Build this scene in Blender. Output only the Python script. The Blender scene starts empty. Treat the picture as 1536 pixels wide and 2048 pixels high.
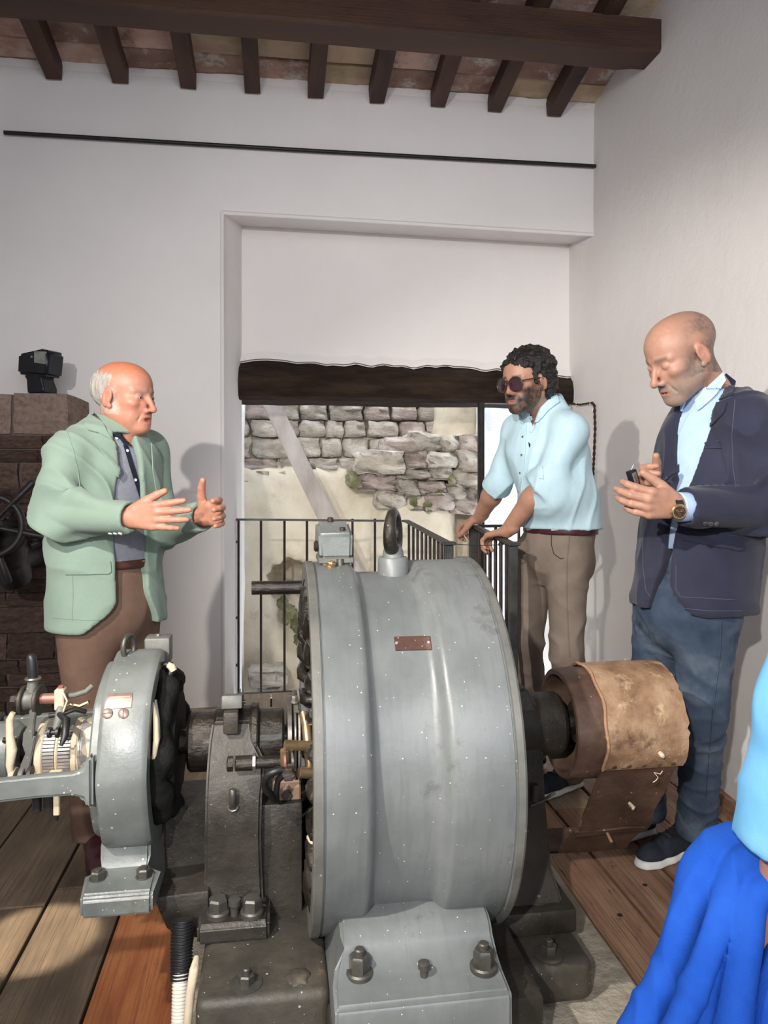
import bpy, bmesh, math, random
import numpy as np
from mathutils import Vector, Matrix
from mathutils.bvhtree import BVHTree
from mathutils import noise as mnoise

random.seed(7)
rng = np.random.default_rng(7)
SC = bpy.context.scene
COL = SC.collection
PI = math.pi

# ------------------------------------------------------------------ camera
YAW = math.radians(8.4)
FPX, CXP, HYP, CAMH = 1480.0, 768.0, 950.0, 1.30      # focal length, centre column and horizon row of a 1536x2048 frame
SY_, CY_ = math.sin(YAW), math.cos(YAW)
cam_d = bpy.data.cameras.new('camera')
cam = bpy.data.objects.new('camera', cam_d)
COL.objects.link(cam)
cam.location = (0, 0, CAMH)
cam.rotation_euler = (PI / 2, 0, -YAW)
cam_d.sensor_width = 36.0
cam_d.lens = FPX / 2048 * 36.0
cam_d.shift_y = -(1024 - HYP) / 2048
cam_d.clip_start = 0.02
SC.camera = cam

# ------------------------------------------------------------------ light
SC.view_settings.view_transform = 'Standard'
SC.view_settings.look = 'None'
SC.view_settings.exposure = 0.10
SC.view_settings.gamma = 1.0
world = bpy.data.worlds.new('world')
SC.world = world
world.use_nodes = True
wn = world.node_tree.nodes
wn['Background'].inputs[0].default_value = (0.86, 0.93, 1.0, 1)
wn['Background'].inputs[1].default_value = 4.6


def light(name, kind, loc, target, energy, color, **kw):
    d = bpy.data.lights.new(name, kind)
    d.energy = energy
    d.color = color
    for k, v in kw.items():
        setattr(d, k, v)
    o = bpy.data.objects.new(name, d)
    COL.objects.link(o)
    o.location = loc
    o.rotation_euler = (Vector(target) - Vector(loc)).to_track_quat('-Z', 'Y').to_euler()
    return o


# two museum spotlights behind the visitors, and an added cool area fill behind the camera, where no window is built
light('spot_main', 'SPOT', (-0.85, -1.15, 2.15), (0.50, 2.8, 1.15), 400, (1.0, 0.95, 0.89), spot_size=math.radians(70), spot_blend=0.95, shadow_soft_size=0.03)
light('spot_side', 'SPOT', (-1.25, 0.35, 2.45), (0.90, 2.60, 0.90), 330, (1.0, 0.94, 0.86), spot_size=math.radians(66), spot_blend=0.5, shadow_soft_size=0.03)
light('spot_floor', 'SPOT', (-1.20, 2.60, 3.30), (-.66, 2.20, 0.0), 1100, (1.0, 0.86, 0.66), spot_size=math.radians(6.0), spot_blend=0.35, shadow_soft_size=0.02)
light('rear_fill', 'AREA', (0.6, -2.3, 2.1), (0.3, 3.0, 2.2), 92, (0.84, 0.91, 1.0), shape='RECTANGLE', size=2.6, size_y=1.8)


# ------------------------------------------------------------------ pixel helpers (a photo pixel and a known plane give a point in the room)
def _ray(px):
    u = (px - CXP) / FPX
    return SY_ + u * CY_, CY_ - u * SY_


def P(px, py, Y):
    a, b = _ray(px)
    d = Y / b
    return Vector((d * a, Y, CAMH + (HYP - py) / FPX * d))


def PX(px, py, X):
    a, b = _ray(px)
    d = X / a
    return Vector((X, d * b, CAMH + (HYP - py) / FPX * d))


def PZ(px, py, Z):
    a, b = _ray(px)
    d = (CAMH - Z) * FPX / (py - HYP)
    return Vector((d * a, d * b, Z))


# ------------------------------------------------------------------ objects
def tag(o, label=None, cat=None, group=None, kind=None):
    if label: o['label'] = label
    if cat: o['category'] = cat
    if group: o['group'] = group
    if kind: o['kind'] = kind
    return o


def empty(name, loc=(0, 0, 0), label=None, cat=None, group=None, kind=None):
    o = bpy.data.objects.new(name, None)
    COL.objects.link(o)
    o.location = loc
    o.empty_display_size = 0.05
    return tag(o, label, cat, group, kind)


def link(name, me, mat=None, parent=None, smooth=False):
    o = bpy.data.objects.new(name, me)
    COL.objects.link(o)
    if mat is not None and not me.materials:
        me.materials.append(mat)
    if smooth:
        me.polygons.foreach_set('use_smooth', [True] * len(me.polygons))
    if parent is not None:
        o.parent = parent
        # every mesh here is written in world coordinates; undo the parents' offsets
        par = parent
        off = Vector((0, 0, 0))
        while par is not None:
            off += par.location
            par = par.parent
        o.location = -off
    return o


def auto_smooth(me, ang=40):
    bm = bmesh.new(); bm.from_mesh(me)
    lim = math.radians(ang)
    for e in bm.edges:
        if len(e.link_faces) == 2:
            e.smooth = e.calc_face_angle(0) < lim
        else:
            e.smooth = False
    for f in bm.faces: f.smooth = True
    bm.to_mesh(me); bm.free()


def from_bm(name, bm, mat, parent=None, smooth=None):
    me = bpy.data.meshes.new(name)
    bmesh.ops.recalc_face_normals(bm, faces=bm.faces)
    bm.to_mesh(me); bm.free()
    if smooth: auto_smooth(me, smooth)
    return link(name, me, mat, parent)


def from_py(name, verts, faces, mat, parent=None, smooth=None):
    me = bpy.data.meshes.new(name)
    me.from_pydata([tuple(v) for v in verts], [], faces)
    me.update()
    if smooth: auto_smooth(me, smooth)
    return link(name, me, mat, parent)


def bm_box(bm, lo, hi, bevel=0.0, seg=1):
    g = bmesh.ops.create_cube(bm, size=1.0)
    vs = g['verts']
    lo = Vector(lo); hi = Vector(hi)
    c = (lo + hi) / 2; s = hi - lo
    for v in vs:
        v.co = Vector((v.co.x * s.x, v.co.y * s.y, v.co.z * s.z)) + c
    if bevel > 0:
        es = list({e for v in vs for e in v.link_edges})
        r = bmesh.ops.bevel(bm, geom=es, offset=bevel, segments=seg, affect='EDGES', profile=0.5)
        vs = list({v for f in r['faces'] for v in f.verts} | {v for v in vs if v.is_valid})
    return vs


def box(name, lo, hi, mat, parent=None, bevel=0.0, seg=1, rot=None, pivot=None):
    bm = bmesh.new()
    bm_box(bm, lo, hi, bevel, seg)
    if rot is not None:
        c = Vector(pivot) if pivot is not None else (Vector(lo) + Vector(hi)) / 2
        bmesh.ops.rotate(bm, cent=c, matrix=rot, verts=bm.verts)
    return from_bm(name, bm, mat, parent, 35 if bevel else None)


def frame_of(d):
    d = Vector(d).normalized()
    a = Vector((0, 0, 1)) if abs(d.z) < 0.9 else Vector((1, 0, 0))
    x = a.cross(d).normalized()
    y = d.cross(x)
    return x, y, d


def bm_tube(bm, pts, radii, seg=12, cap=True, squash=None):
    """a tube through the points; one radius, or one for each point"""
    pts = [Vector(p) for p in pts]
    if not hasattr(radii, '__len__'): radii = [radii] * len(pts)
    rings = []
    x = None
    for i, p in enumerate(pts):
        if i == 0: d = pts[1] - pts[0]
        elif i == len(pts) - 1: d = pts[-1] - pts[-2]
        else: d = (pts[i + 1] - p).normalized() + (p - pts[i - 1]).normalized()
        if d.length < 1e-9: d = Vector((0, 0, 1))
        d.normalize()
        if x is None:
            x, y, _ = frame_of(d)
        else:
            x = x - d * x.dot(d)
            if x.length < 1e-6: x, _, _ = frame_of(d)
            x.normalize()
        y = d.cross(x)
        ring = []
        for k in range(seg):
            a = 2 * PI * k / seg
            ring.append(bm.verts.new(p + (x * math.cos(a) + y * math.sin(a)) * radii[i]))
        rings.append(ring)
    for r0, r1 in zip(rings, rings[1:]):
        for k in range(seg):
            bm.faces.new((r0[k], r0[(k + 1) % seg], r1[(k + 1) % seg], r1[k]))
    if cap:
        bm.faces.new(list(reversed(rings[0])))
        bm.faces.new(rings[-1])


def tube(name, pts, radii, mat, parent=None, seg=12, smooth=45):
    bm = bmesh.new()
    bm_tube(bm, pts, radii, seg)
    return from_bm(name, bm, mat, parent, smooth)


def bm_lathe(bm, prof, origin, axis=(1, 0, 0), seg=48, closed=True, a0=0.0, a1=2 * PI):
    """profile = [(distance along the axis, radius)]; closed joins the last point to the first"""
    o = Vector(origin)
    x, y, d = frame_of(axis)
    full = abs(a1 - a0 - 2 * PI) < 1e-6
    n = seg if full else seg + 1
    rings = []
    for k in range(n):
        a = a0 + (a1 - a0) * k / seg
        r = x * math.cos(a) + y * math.sin(a)
        rings.append([bm.verts.new(o + d * t + r * rad) for t, rad in prof])
    m = len(prof)
    for k in range(seg):
        A = rings[k]; B = rings[(k + 1) % n]
        for j in range(m if closed else m - 1):
            j2 = (j + 1) % m
            try: bm.faces.new((A[j], A[j2], B[j2], B[j]))
            except ValueError: pass
    if not full and closed:
        bm.faces.new(list(reversed(rings[0]))); bm.faces.new(rings[-1])
    bmesh.ops.remove_doubles(bm, verts=bm.verts, dist=1e-6)


def lathe(name, prof, origin, mat, parent=None, axis=(1, 0, 0), seg=48, closed=True, smooth=35, a0=0.0, a1=2 * PI):
    bm = bmesh.new()
    bm_lathe(bm, prof, origin, axis, seg, closed, a0, a1)
    return from_bm(name, bm, mat, parent, smooth)


def bm_prism(bm, poly, axis_vec):
    """extrude a closed polygon of points by a vector"""
    a = [bm.verts.new(Vector(p)) for p in poly]
    b = [bm.verts.new(Vector(p) + Vector(axis_vec)) for p in poly]
    n = len(a)
    bm.faces.new(list(reversed(a))); bm.faces.new(b)
    for i in range(n):
        bm.faces.new((a[i], a[(i + 1) % n], b[(i + 1) % n], b[i]))


def prism(name, poly, axis_vec, mat, parent=None, bevel=0.0, seg=2, smooth=35):
    bm = bmesh.new()
    bm_prism(bm, poly, axis_vec)
    if bevel:
        bmesh.ops.recalc_face_normals(bm, faces=bm.faces)
        es = [e for e in bm.edges if e.calc_face_angle(0) > 0.3]
        bmesh.ops.bevel(bm, geom=es, offset=bevel, segments=seg, affect='EDGES', profile=0.5)
    return from_bm(name, bm, mat, parent, smooth)


def bolt(name, c, mat, parent, up=(0, 0, 1), r=0.016, h=0.014, washer=0.0, stud=0.0, turn=0.0, collar=0.0):
    """hexagon nut on an optional round washer, with an optional stud end above"""
    up = Vector(up).normalized()
    x, y, d = frame_of(up)
    bm = bmesh.new()
    base = Vector(c)
    if washer > 0:
        wh = collar if collar else 0.004
        bm_lathe(bm, [(0, 0), (0, washer), (wh * .7, washer), (wh, washer * .9), (wh, 0)], base, up, 24, True)
        base = base + up * wh
    pts = []
    for rr, zz in ((r, 0), (r, h * .82), (r * .84, h)):
        pts.append([bm.verts.new(base + up * zz + (x * math.cos(turn + k * PI / 3) + y * math.sin(turn + k * PI / 3)) * rr) for k in range(6)])
    for A, B in zip(pts, pts[1:]):
        for k in range(6):
            bm.faces.new((A[k], A[(k + 1) % 6], B[(k + 1) % 6], B[k]))
    bm.faces.new(list(reversed(pts[0]))); bm.faces.new(pts[-1])
    if stud > 0:
        bm_lathe(bm, [(h * .9, 0), (h * .9, r * .5), (h + stud * .8, r * .5), (h + stud, r * .38), (h + stud, 0)], base, up, 14, True)
    return from_bm(name, bm, mat, parent, 30)


# ------------------------------------------------------------------ materials
def _n(nt, t, **kw):
    n = nt.nodes.new(t)
    for k, v in kw.items():
        setattr(n, k, v)
    return n


def pm(name, cols, scale=3.0, rough=0.6, metal=0.0, detail=6.0, stretch=(1, 1, 1), bump=0.0, bscale=40.0, bstretch=None, spots=None, spots2=None,
       vcol=False, rough_var=0.0, coord='Object', spec=0.5, contrast=(0.3, 0.7), rand=0.0, sss=0.0, sheen=0.0, bdist=0.01, distort=0.0, grain=None, weave=None, coat=0.0):
    """procedural surface: colours mixed by noise, grain lines, specks, fine relief"""
    m = bpy.data.materials.new(name)
    m.use_nodes = True
    nt = m.node_tree
    L = nt.links.new
    bs = nt.nodes['Principled BSDF']
    tc = _n(nt, 'ShaderNodeTexCoord')
    mp = _n(nt, 'ShaderNodeMapping')
    mp.inputs['Scale'].default_value = stretch
    L(tc.outputs[coord], mp.inputs[0])
    vec = mp.outputs[0]
    oi = None
    if rand > 0:
        oi = _n(nt, 'ShaderNodeObjectInfo')
        ad = _n(nt, 'ShaderNodeVectorMath', operation='MULTIPLY_ADD')
        cmb = _n(nt, 'ShaderNodeCombineXYZ')
        for i in range(3): L(oi.outputs['Random'], cmb.inputs[i])
        L(cmb.outputs[0], ad.inputs[0]); ad.inputs[1].default_value = (37, 53, 71); L(vec, ad.inputs[2])
        vec = ad.outputs[0]
    nz = _n(nt, 'ShaderNodeTexNoise')
    nz.inputs['Scale'].default_value = scale
    nz.inputs['Detail'].default_value = detail
    nz.inputs['Roughness'].default_value = 0.6
    nz.inputs['Distortion'].default_value = distort
    L(vec, nz.inputs['Vector'])
    cr = _n(nt, 'ShaderNodeValToRGB')
    els = cr.color_ramp.elements
    while len(els) < len(cols): els.new(0.5)
    for i, c in enumerate(cols):
        els[i].position = contrast[0] + (contrast[1] - contrast[0]) * i / max(1, len(cols) - 1)
        els[i].color = (*c, 1)
    L(nz.outputs['Fac'], cr.inputs[0])
    col = cr.outputs[0]
    if vcol:
        at = _n(nt, 'ShaderNodeAttribute', attribute_name='Col')
        mx = _n(nt, 'ShaderNodeMix', data_type='RGBA', blend_type='MULTIPLY')
        mx.inputs[0].default_value = 1.0
        L(at.outputs['Color'], mx.inputs[6]); L(col, mx.inputs[7])
        col = mx.outputs[2]
    if rand > 0:
        hs = _n(nt, 'ShaderNodeHueSaturation')
        mr = _n(nt, 'ShaderNodeMapRange')
        mr.inputs[3].default_value = 1 - rand; mr.inputs[4].default_value = 1 + rand
        L(oi.outputs['Random'], mr.inputs[0]); L(mr.outputs[0], hs.inputs['Value']); L(col, hs.inputs['Color'])
        col = hs.outputs[0]
    if grain:                                   # long fibres: (colour, scale, strength, stretch)
        gc, gs, gk, gst = grain
        mp2 = _n(nt, 'ShaderNodeMapping'); mp2.inputs['Scale'].default_value = gst
        L(vec, mp2.inputs[0])
        g = _n(nt, 'ShaderNodeTexNoise'); g.inputs['Scale'].default_value = gs; g.inputs['Detail'].default_value = 8; g.inputs['Distortion'].default_value = 0.6
        L(mp2.outputs[0], g.inputs['Vector'])
        gr = _n(nt, 'ShaderNodeMapRange'); gr.inputs[1].default_value = 0.48; gr.inputs[2].default_value = 0.68; gr.inputs[4].default_value = gk
        L(g.outputs['Fac'], gr.inputs[0])
        mx = _n(nt, 'ShaderNodeMix', data_type='RGBA'); L(gr.outputs[0], mx.inputs[0]); L(col, mx.inputs[6]); mx.inputs[7].default_value = (*gc, 1)
        col = mx.outputs[2]
    for sp in (spots, spots2):
        if not sp: continue                     # scattered specks or blotches: (colour, scale, low, high, kind)
        sc_, ss, lo, hi, kind = sp
        if kind == 'voronoi':
            v = _n(nt, 'ShaderNodeTexVoronoi'); v.inputs['Scale'].default_value = ss; L(vec, v.inputs['Vector'])
            wn_ = _n(nt, 'ShaderNodeTexWhiteNoise', noise_dimensions='3D'); L(v.outputs['Position'], wn_.inputs[0])
            # only some cells carry a speck, each with its own size
            mm = _n(nt, 'ShaderNodeMath', operation='POWER'); L(wn_.outputs['Value'], mm.inputs[0]); mm.inputs[1].default_value = 5.0
            m2 = _n(nt, 'ShaderNodeMath', operation='MULTIPLY'); L(mm.outputs[0], m2.inputs[0]); m2.inputs[1].default_value = hi
            m3 = _n(nt, 'ShaderNodeMath', operation='SUBTRACT'); L(m2.outputs[0], m3.inputs[0]); L(v.outputs['Distance'], m3.inputs[1])
            fr = _n(nt, 'ShaderNodeMapRange'); fr.inputs[1].default_value = 0.0; fr.inputs[2].default_value = 0.04; fr.inputs[4].default_value = lo
            L(m3.outputs[0], fr.inputs[0]); fac = fr.outputs[0]
        else:
            n2 = _n(nt, 'ShaderNodeTexNoise'); n2.inputs['Scale'].default_value = ss; n2.inputs['Detail'].default_value = 8; n2.inputs['Roughness'].default_value = 0.7
            L(vec, n2.inputs['Vector'])
            fr = _n(nt, 'ShaderNodeMapRange'); fr.inputs[1].default_value = lo; fr.inputs[2].default_value = hi
            L(n2.outputs['Fac'], fr.inputs[0]); fac = fr.outputs[0]
        mx = _n(nt, 'ShaderNodeMix', data_type='RGBA'); L(fac, mx.inputs[0]); L(col, mx.inputs[6]); mx.inputs[7].default_value = (*sc_, 1)
        col = mx.outputs[2]
    L(col, bs.inputs['Base Color'])
    bs.inputs['Metallic'].default_value = metal
    bs.inputs['Roughness'].default_value = rough
    bs.inputs['Specular IOR Level'].default_value = spec
    if sss: 
        bs.inputs['Subsurface Weight'].default_value = sss
        bs.inputs['Subsurface Radius'].default_value = (0.9, 0.35, 0.2)
        bs.inputs['Subsurface Scale'].default_value = 0.006
    if sheen: bs.inputs['Sheen Weight'].default_value = sheen
    if coat: bs.inputs['Coat Weight'].default_value = coat
    if rough_var:
        rr = _n(nt, 'ShaderNodeMapRange'); rr.inputs[1].default_value = 0.3; rr.inputs[2].default_value = 0.7
        rr.inputs[3].default_value = max(0.05, rough - rough_var); rr.inputs[4].default_value = min(1, rough + rough_var)
        L(nz.outputs['Fac'], rr.inputs[0]); L(rr.outputs[0], bs.inputs['Roughness'])
    if bump or weave:
        bn = _n(nt, 'ShaderNodeBump'); bn.inputs['Strength'].default_value = bump; bn.inputs['Distance'].default_value = bdist
        if weave:
            w = _n(nt, 'ShaderNodeTexWave', bands_direction='DIAGONAL'); w.inputs['Scale'].default_value = weave; w.inputs['Distortion'].default_value = 1.5
            L(tc.outputs[coord], w.inputs['Vector']); L(w.outputs['Fac'], bn.inputs['Height'])
        else:
            b = _n(nt, 'ShaderNodeTexNoise'); b.inputs['Scale'].default_value = bscale; b.inputs['Detail'].default_value = 8; b.inputs['Roughness'].default_value = 0.65
            if bstretch:
                mp3 = _n(nt, 'ShaderNodeMapping'); mp3.inputs['Scale'].default_value = bstretch; L(vec, mp3.inputs[0]); L(mp3.outputs[0], b.inputs['Vector'])
            else: L(vec, b.inputs['Vector'])
            L(b.outputs['Fac'], bn.inputs['Height'])
        L(bn.outputs[0], bs.inputs['Normal'])
    return m


M = {}
M['plaster'] = pm('plaster', [(.76, .72, .705), (.82, .79, .775)], 1.2, .9, bump=.25, bscale=9, bdist=.02, spec=.2)
M['plaster_ext'] = pm('plaster_ext', [(.55, .47, .34), (.70, .63, .50), (.78, .73, .62)], 2.0, .95, bump=.5, bscale=12, bdist=.02, spec=.1, spots=((.42, .36, .25), 3.0, .58, .75, 'noise'))
M['limewash'] = pm('limewash', [(.80, .81, .82), (.92, .92, .90)], 3, .95, bump=.5, bscale=14, bdist=.02, spec=.1)
M['dark_wood'] = pm('dark_wood', [(.030, .014, .010), (.060, .028, .018), (.085, .045, .026)], 2.2, .55, stretch=(.6, 3, 3), bump=.5, bscale=14, bstretch=(.3, 6, 6), rough_var=.12, spec=.35, rand=.15)
M['rafter_wood'] = pm('rafter_wood', [(.034, .016, .012), (.066, .030, .020), (.095, .050, .030)], 3.0, .55, stretch=(3, .6, 3), bump=.5, bscale=16, bstretch=(6, .3, 6), rand=.15, spec=.35)
M['old_wood'] = pm('old_wood', [(.018, .012, .009), (.045, .028, .020), (.085, .055, .038)], 3.5, .8, stretch=(.7, 4, 4), bump=1.0, bscale=10, bstretch=(.35, 5, 5), bdist=.03, spec=.2, spots=((.42, .38, .32), 60, .70, .78, 'noise'))
M['terracotta'] = pm('terracotta', [(.32, .19, .155), (.46, .29, .24), (.56, .40, .34)], 5, .9, bump=.6, bscale=25, rand=.35, spec=.1, spots=((.60, .55, .50), 9, .52, .66, 'noise'), spots2=((.16, .11, .095), 6, .54, .70, 'noise'))
M['terracotta_ochre'] = pm('terracotta_ochre', [(.38, .28, .18), (.52, .40, .28), (.46, .31, .24)], 5, .9, bump=.6, bscale=25, rand=.3, spec=.1, spots=((.45, .40, .36), 7, .58, .72, 'noise'))
M['mortar'] = pm('mortar', [(.34, .29, .26), (.48, .43, .39)], 8, .95, bump=.8, bscale=30, spec=.1)
M['stone_light'] = pm('stone_light', [(.50, .43, .36), (.74, .67, .58), (.88, .82, .74)], 2.2, .95, bump=.9, bscale=7, bdist=.05, rand=.12, spec=.1, spots=((.26, .21, .16), 3.5, .60, .74, 'noise'))
M['stone_pink'] = pm('stone_pink', [(.48, .36, .32), (.68, .57, .52), (.80, .72, .66)], 2.2, .95, bump=.9, bscale=7, bdist=.05, rand=.12, spec=.1, spots=((.32, .29, .16), 3.5, .62, .74, 'noise'))
M['stone_mortar'] = pm('stone_mortar', [(.24, .20, .16), (.46, .40, .32)], 9, .95, bump=1.0, bscale=18, bdist=.04, spec=.1)
M['moss'] = pm('moss', [(.12, .13, .06), (.27, .27, .14), (.52, .48, .36)], 14, .95, bump=1.0, bscale=30, bdist=.04, spec=.1)
M['pier_brick'] = pm('pier_brick', [(.10, .065, .055), (.17, .11, .09), (.22, .16, .13)], 8, .9, bump=1.0, bscale=22, bdist=.02, rand=.3, spec=.1)
M['pier_stone'] = pm('pier_stone', [(.22, .15, .12), (.33, .24, .20), (.40, .31, .26)], 9, .9, bump=.8, bscale=30, bdist=.02, rand=.15, spec=.1)
M['pier_mortar'] = pm('pier_mortar', [(.12, .09, .075), (.22, .175, .15)], 8, .95, bump=1.0, bscale=18, bdist=.03, spec=.1)
M['iron_black'] = pm('iron_black', [(.010, .009, .010), (.030, .026, .026)], 20, .45, .3, bump=.15, bscale=60, spec=.4)
M['iron_rust'] = pm('iron_rust', [(.020, .014, .012), (.060, .034, .026)], 16, .55, .3, bump=.2, bscale=60, spec=.4)
# ================================================================== THE ROOM
WALL_Y, NICHE_Y, WX, LX = 4.24, 4.61, 1.91, -1.47
ROOF0, ROOFS = 3.54, 0.171                         # ceiling height at the back wall, rise for each metre towards the camera


def roof_z(y): return ROOF0 + (WALL_Y - y) * ROOFS


# back wall: a plate with the tall niche cut out, and the niche's own faces
NL0, NL1 = -0.29, -0.20                            # left edge of the niche, front and back
NT0, NT1 = 2.775, 2.825                            # top edge of the niche, front and back
LINT0, LINT1 = 1.755, 1.965
bm = bmesh.new()


def quad(*pts): bm.faces.new([bm.verts.new(p) for p in pts])


ztop = 3.62
quad((LX - .1, WALL_Y, 0), (NL0, WALL_Y, 0), (NL0, WALL_Y, NT0), (LX - .1, WALL_Y, NT0))
quad((LX - .1, WALL_Y, NT0), (NL0, WALL_Y, NT0), (NL0, WALL_Y, ztop), (LX - .1, WALL_Y, ztop))
quad((NL0, WALL_Y, NT0 + .0), (WX + .05, WALL_Y, NT0 - .02), (WX + .05, WALL_Y, ztop), (NL0, WALL_Y, ztop))
quad((NL0, WALL_Y, NT0), (NL1, NICHE_Y, NT1), (WX + .02, NICHE_Y, NT1 - .02), (WX + .05, WALL_Y, NT0 - .02))      # soffit of the niche
quad((NL0, WALL_Y, 0), (NL1, NICHE_Y, 0), (NL1, NICHE_Y, NT1), (NL0, WALL_Y, NT0))                               # left reveal
quad((NL1, NICHE_Y, -1.2), (NL1 - .02, 5.02, -1.2), (NL1 - .02, 5.02, LINT1), (NL1, NICHE_Y, LINT1))
quad((NL0 - .3, 4.47, -1.2), (WX + .1, 4.47, -1.2), (WX + .1, 4.47, -.03), (NL0 - .3, 4.47, -.03))                # face of the pit under the floor
quad((NL1, NICHE_Y, LINT1 - .08), (WX, NICHE_Y, LINT1 - .08), (WX, NICHE_Y, NT1), (NL1, NICHE_Y, NT1))         # plaster above the lintel
quad((NL1, NICHE_Y + .30, LINT1 - .08), (WX, NICHE_Y + .30, LINT1 - .08), (WX, NICHE_Y + .30, 4.4), (NL1, NICHE_Y + .30, 4.4))   # outer face
quad((NL1, NICHE_Y, LINT1 - .08), (WX, NICHE_Y, LINT1 - .08), (WX, NICHE_Y + .30, LINT1 - .08), (NL1, NICHE_Y + .30, LINT1 - .08))
quad((LX - 1, 5.02, -1.5), (NL1 - .02, 5.02, -1.5), (NL1 - .02, 5.02, 4.4), (LX - 1, 5.02, 4.4))
bmesh.ops.remove_doubles(bm, verts=bm.verts, dist=1e-4)
wall_back = from_bm('wall_back', bm, M['plaster'])
tag(wall_back, 'white plastered back wall with a tall shallow niche around the opening', kind='structure')

# thin plaster edge of the niche (slightly rounded arris)
ed = tube('arris', [(NL0 + .004, WALL_Y + .004, 0.02), (NL0, WALL_Y + .002, 1.4), (NL0 - .003, WALL_Y + .002, NT0)], .012, M['plaster'], wall_back, 8)
ed = tube('arris', [(NL0 - .003, WALL_Y + .004, NT0), (.8, WALL_Y + .004, NT0 - .008), (WX, WALL_Y + .004, NT0 - .02)], .012, M['plaster'], wall_back, 8)


# right wall: thicker towards its foot (an old battered wall)
def wall_x(y, z):
    t = max(0.0, min(1.0, (WALL_Y - y) / 1.75))
    foot = 1.90 - 0.165 * t - 0.07 * max(0, (2.49 - y)) * .5
    s = max(0.0, min(1.0, z / 2.6))
    s = s * s * (3 - 2 * s)
    return foot + (WX - foot) * s + .006 * math.sin(2.1 * y + 1.7 * z) * math.cos(1.3 * z)


vs, fs = [], []
NYW, NZW = 44, 34
for i in range(NYW + 1):
    y = -2.6 + (5.05 + 2.6) * i / NYW
    for j in range(NZW + 1):
        z = (roof_z(y) + .06) * j / NZW if y < WALL_Y else 3.7 * j / NZW
        vs.append((wall_x(y, z), y, z))
for i in range(NYW):
    for j in range(NZW):
        a = i * (NZW + 1) + j
        fs.append((a, a + 1, a + NZW + 2, a + NZW + 1))
wall_right = from_py('wall_right', vs, fs, M['plaster'], smooth=60)
tag(wall_right, 'white plastered right wall, slightly battered, with visitors\' shadows on it', kind='structure')

bm = bmesh.new()
quad((LX, -2.6, 0), (LX, WALL_Y + .02, 0), (LX, WALL_Y + .02, roof_z(WALL_Y) + .05), (LX, -2.6, roof_z(-2.6) + .05))
wall_left = from_bm('wall_left', bm, M['plaster'])
tag(wall_left, 'white plastered left wall at the edge of the room', kind='structure')

bm = bmesh.new()
zr = roof_z(-2.6) + .05
quad((LX - .1, -2.6, 0), (WX + .1, -2.6, 0), (WX + .1, -2.6, zr), (LX - .1, -2.6, zr))
wall_rear = from_bm('wall_rear', bm, M['plaster'])
tag(wall_rear, 'white plastered wall behind the camera', kind='structure')

# ------------------------------------------------------------------ ceiling: purlin, rafters, flat bricks
ceiling = empty('ceiling', (0, 0, 0), 'sloping timber ceiling of dark rafters carrying flat terracotta bricks', None, None, 'structure')
vs = [(LX - .1, 4.3, roof_z(4.3) + .035), (WX + .15, 4.3, roof_z(4.3) + .035), (WX + .15, -2.6, roof_z(-2.6) + .035), (LX - .1, -2.6, roof_z(-2.6) + .035)]
from_py('roof_deck', vs, [(0, 1, 2, 3)], M['mortar'], ceiling)
RX = [-1.185 - .353] + [-1.185 + .3535 * i for i in range(10)]
slope = math.atan(ROOFS)
RW, RH = .085, .10


def rafter_mesh():
    bm = bmesh.new()
    L = 7.0
    n = 14
    for i in range(n + 1):
        y = -L * i / n
        w = RW / 2
        bm_v = [(-w, y, -RH), (w, y, -RH), (w, y, .01), (-w, y, .01)]
        for k, p in enumerate(bm_v):
            bm.verts.new((p[0] + random.uniform(-.003, .003), p[1], p[2] + random.uniform(-.004, .004)))
    bm.verts.ensure_lookup_table()
    for i in range(n):
        for k in range(4):
            a, b = i * 4 + k, i * 4 + (k + 1) % 4
            bm.faces.new((bm.verts[a], bm.verts[b], bm.verts[b + 4], bm.verts[a + 4]))
    bm.faces.new([bm.verts[k] for k in (3, 2, 1, 0)])
    bmesh.ops.recalc_face_normals(bm, faces=bm.faces)
    me = bpy.data.meshes.new('rafter'); bm.to_mesh(me); bm.free()
    me.materials.append(M['rafter_wood'])
    return me


for x in RX[:-1]:
    o = link('rafter', rafter_mesh(), None, ceiling)
    o.location = (x + random.uniform(-.006, .006), WALL_Y - .005, ROOF0)
    o.rotation_euler = (-slope, random.uniform(-.04, .04), random.uniform(-.012, .012))
# bricks of the ceiling: rows along the slope, one brick in each bay between two rafters
brick_meshes = []
for k in range(5):
    bm = bmesh.new()
    bm_box(bm, (-.170, -.076, 0), (.170, .076, .03), .005, 1)
    for v in bm.verts: v.co += Vector((random.uniform(-.004, .004), random.uniform(-.003, .003), random.uniform(-.003, .003)))
    bmesh.ops.recalc_face_normals(bm, faces=bm.faces)
    for mk in ('terracotta', 'terracotta_ochre'):
        me = bpy.data.meshes.new('brick'); bm.to_mesh(me); me.materials.append(M[mk])
        brick_meshes.append(me)
    bm.free()
row = 0
y = WALL_Y - .085
while y > 2.75:
    for b in range(len(RX) - 1):
        xm = (RX[b] + RX[b + 1]) / 2
        hw = .17
        if xm + hw > WX + .16: continue
        me = random.choice(brick_meshes[0::2] if random.random() < .72 else brick_meshes[1::2])
        o = link('brick', me, None, ceiling)
        o.location = (xm + random.uniform(-.006, .006), y, roof_z(y) + random.uniform(-.004, .003))
        o.rotation_euler = (-slope + random.uniform(-.02, .02), random.uniform(-.01, .01), random.uniform(-.02, .02))
    y -= .158
    row += 1
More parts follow.
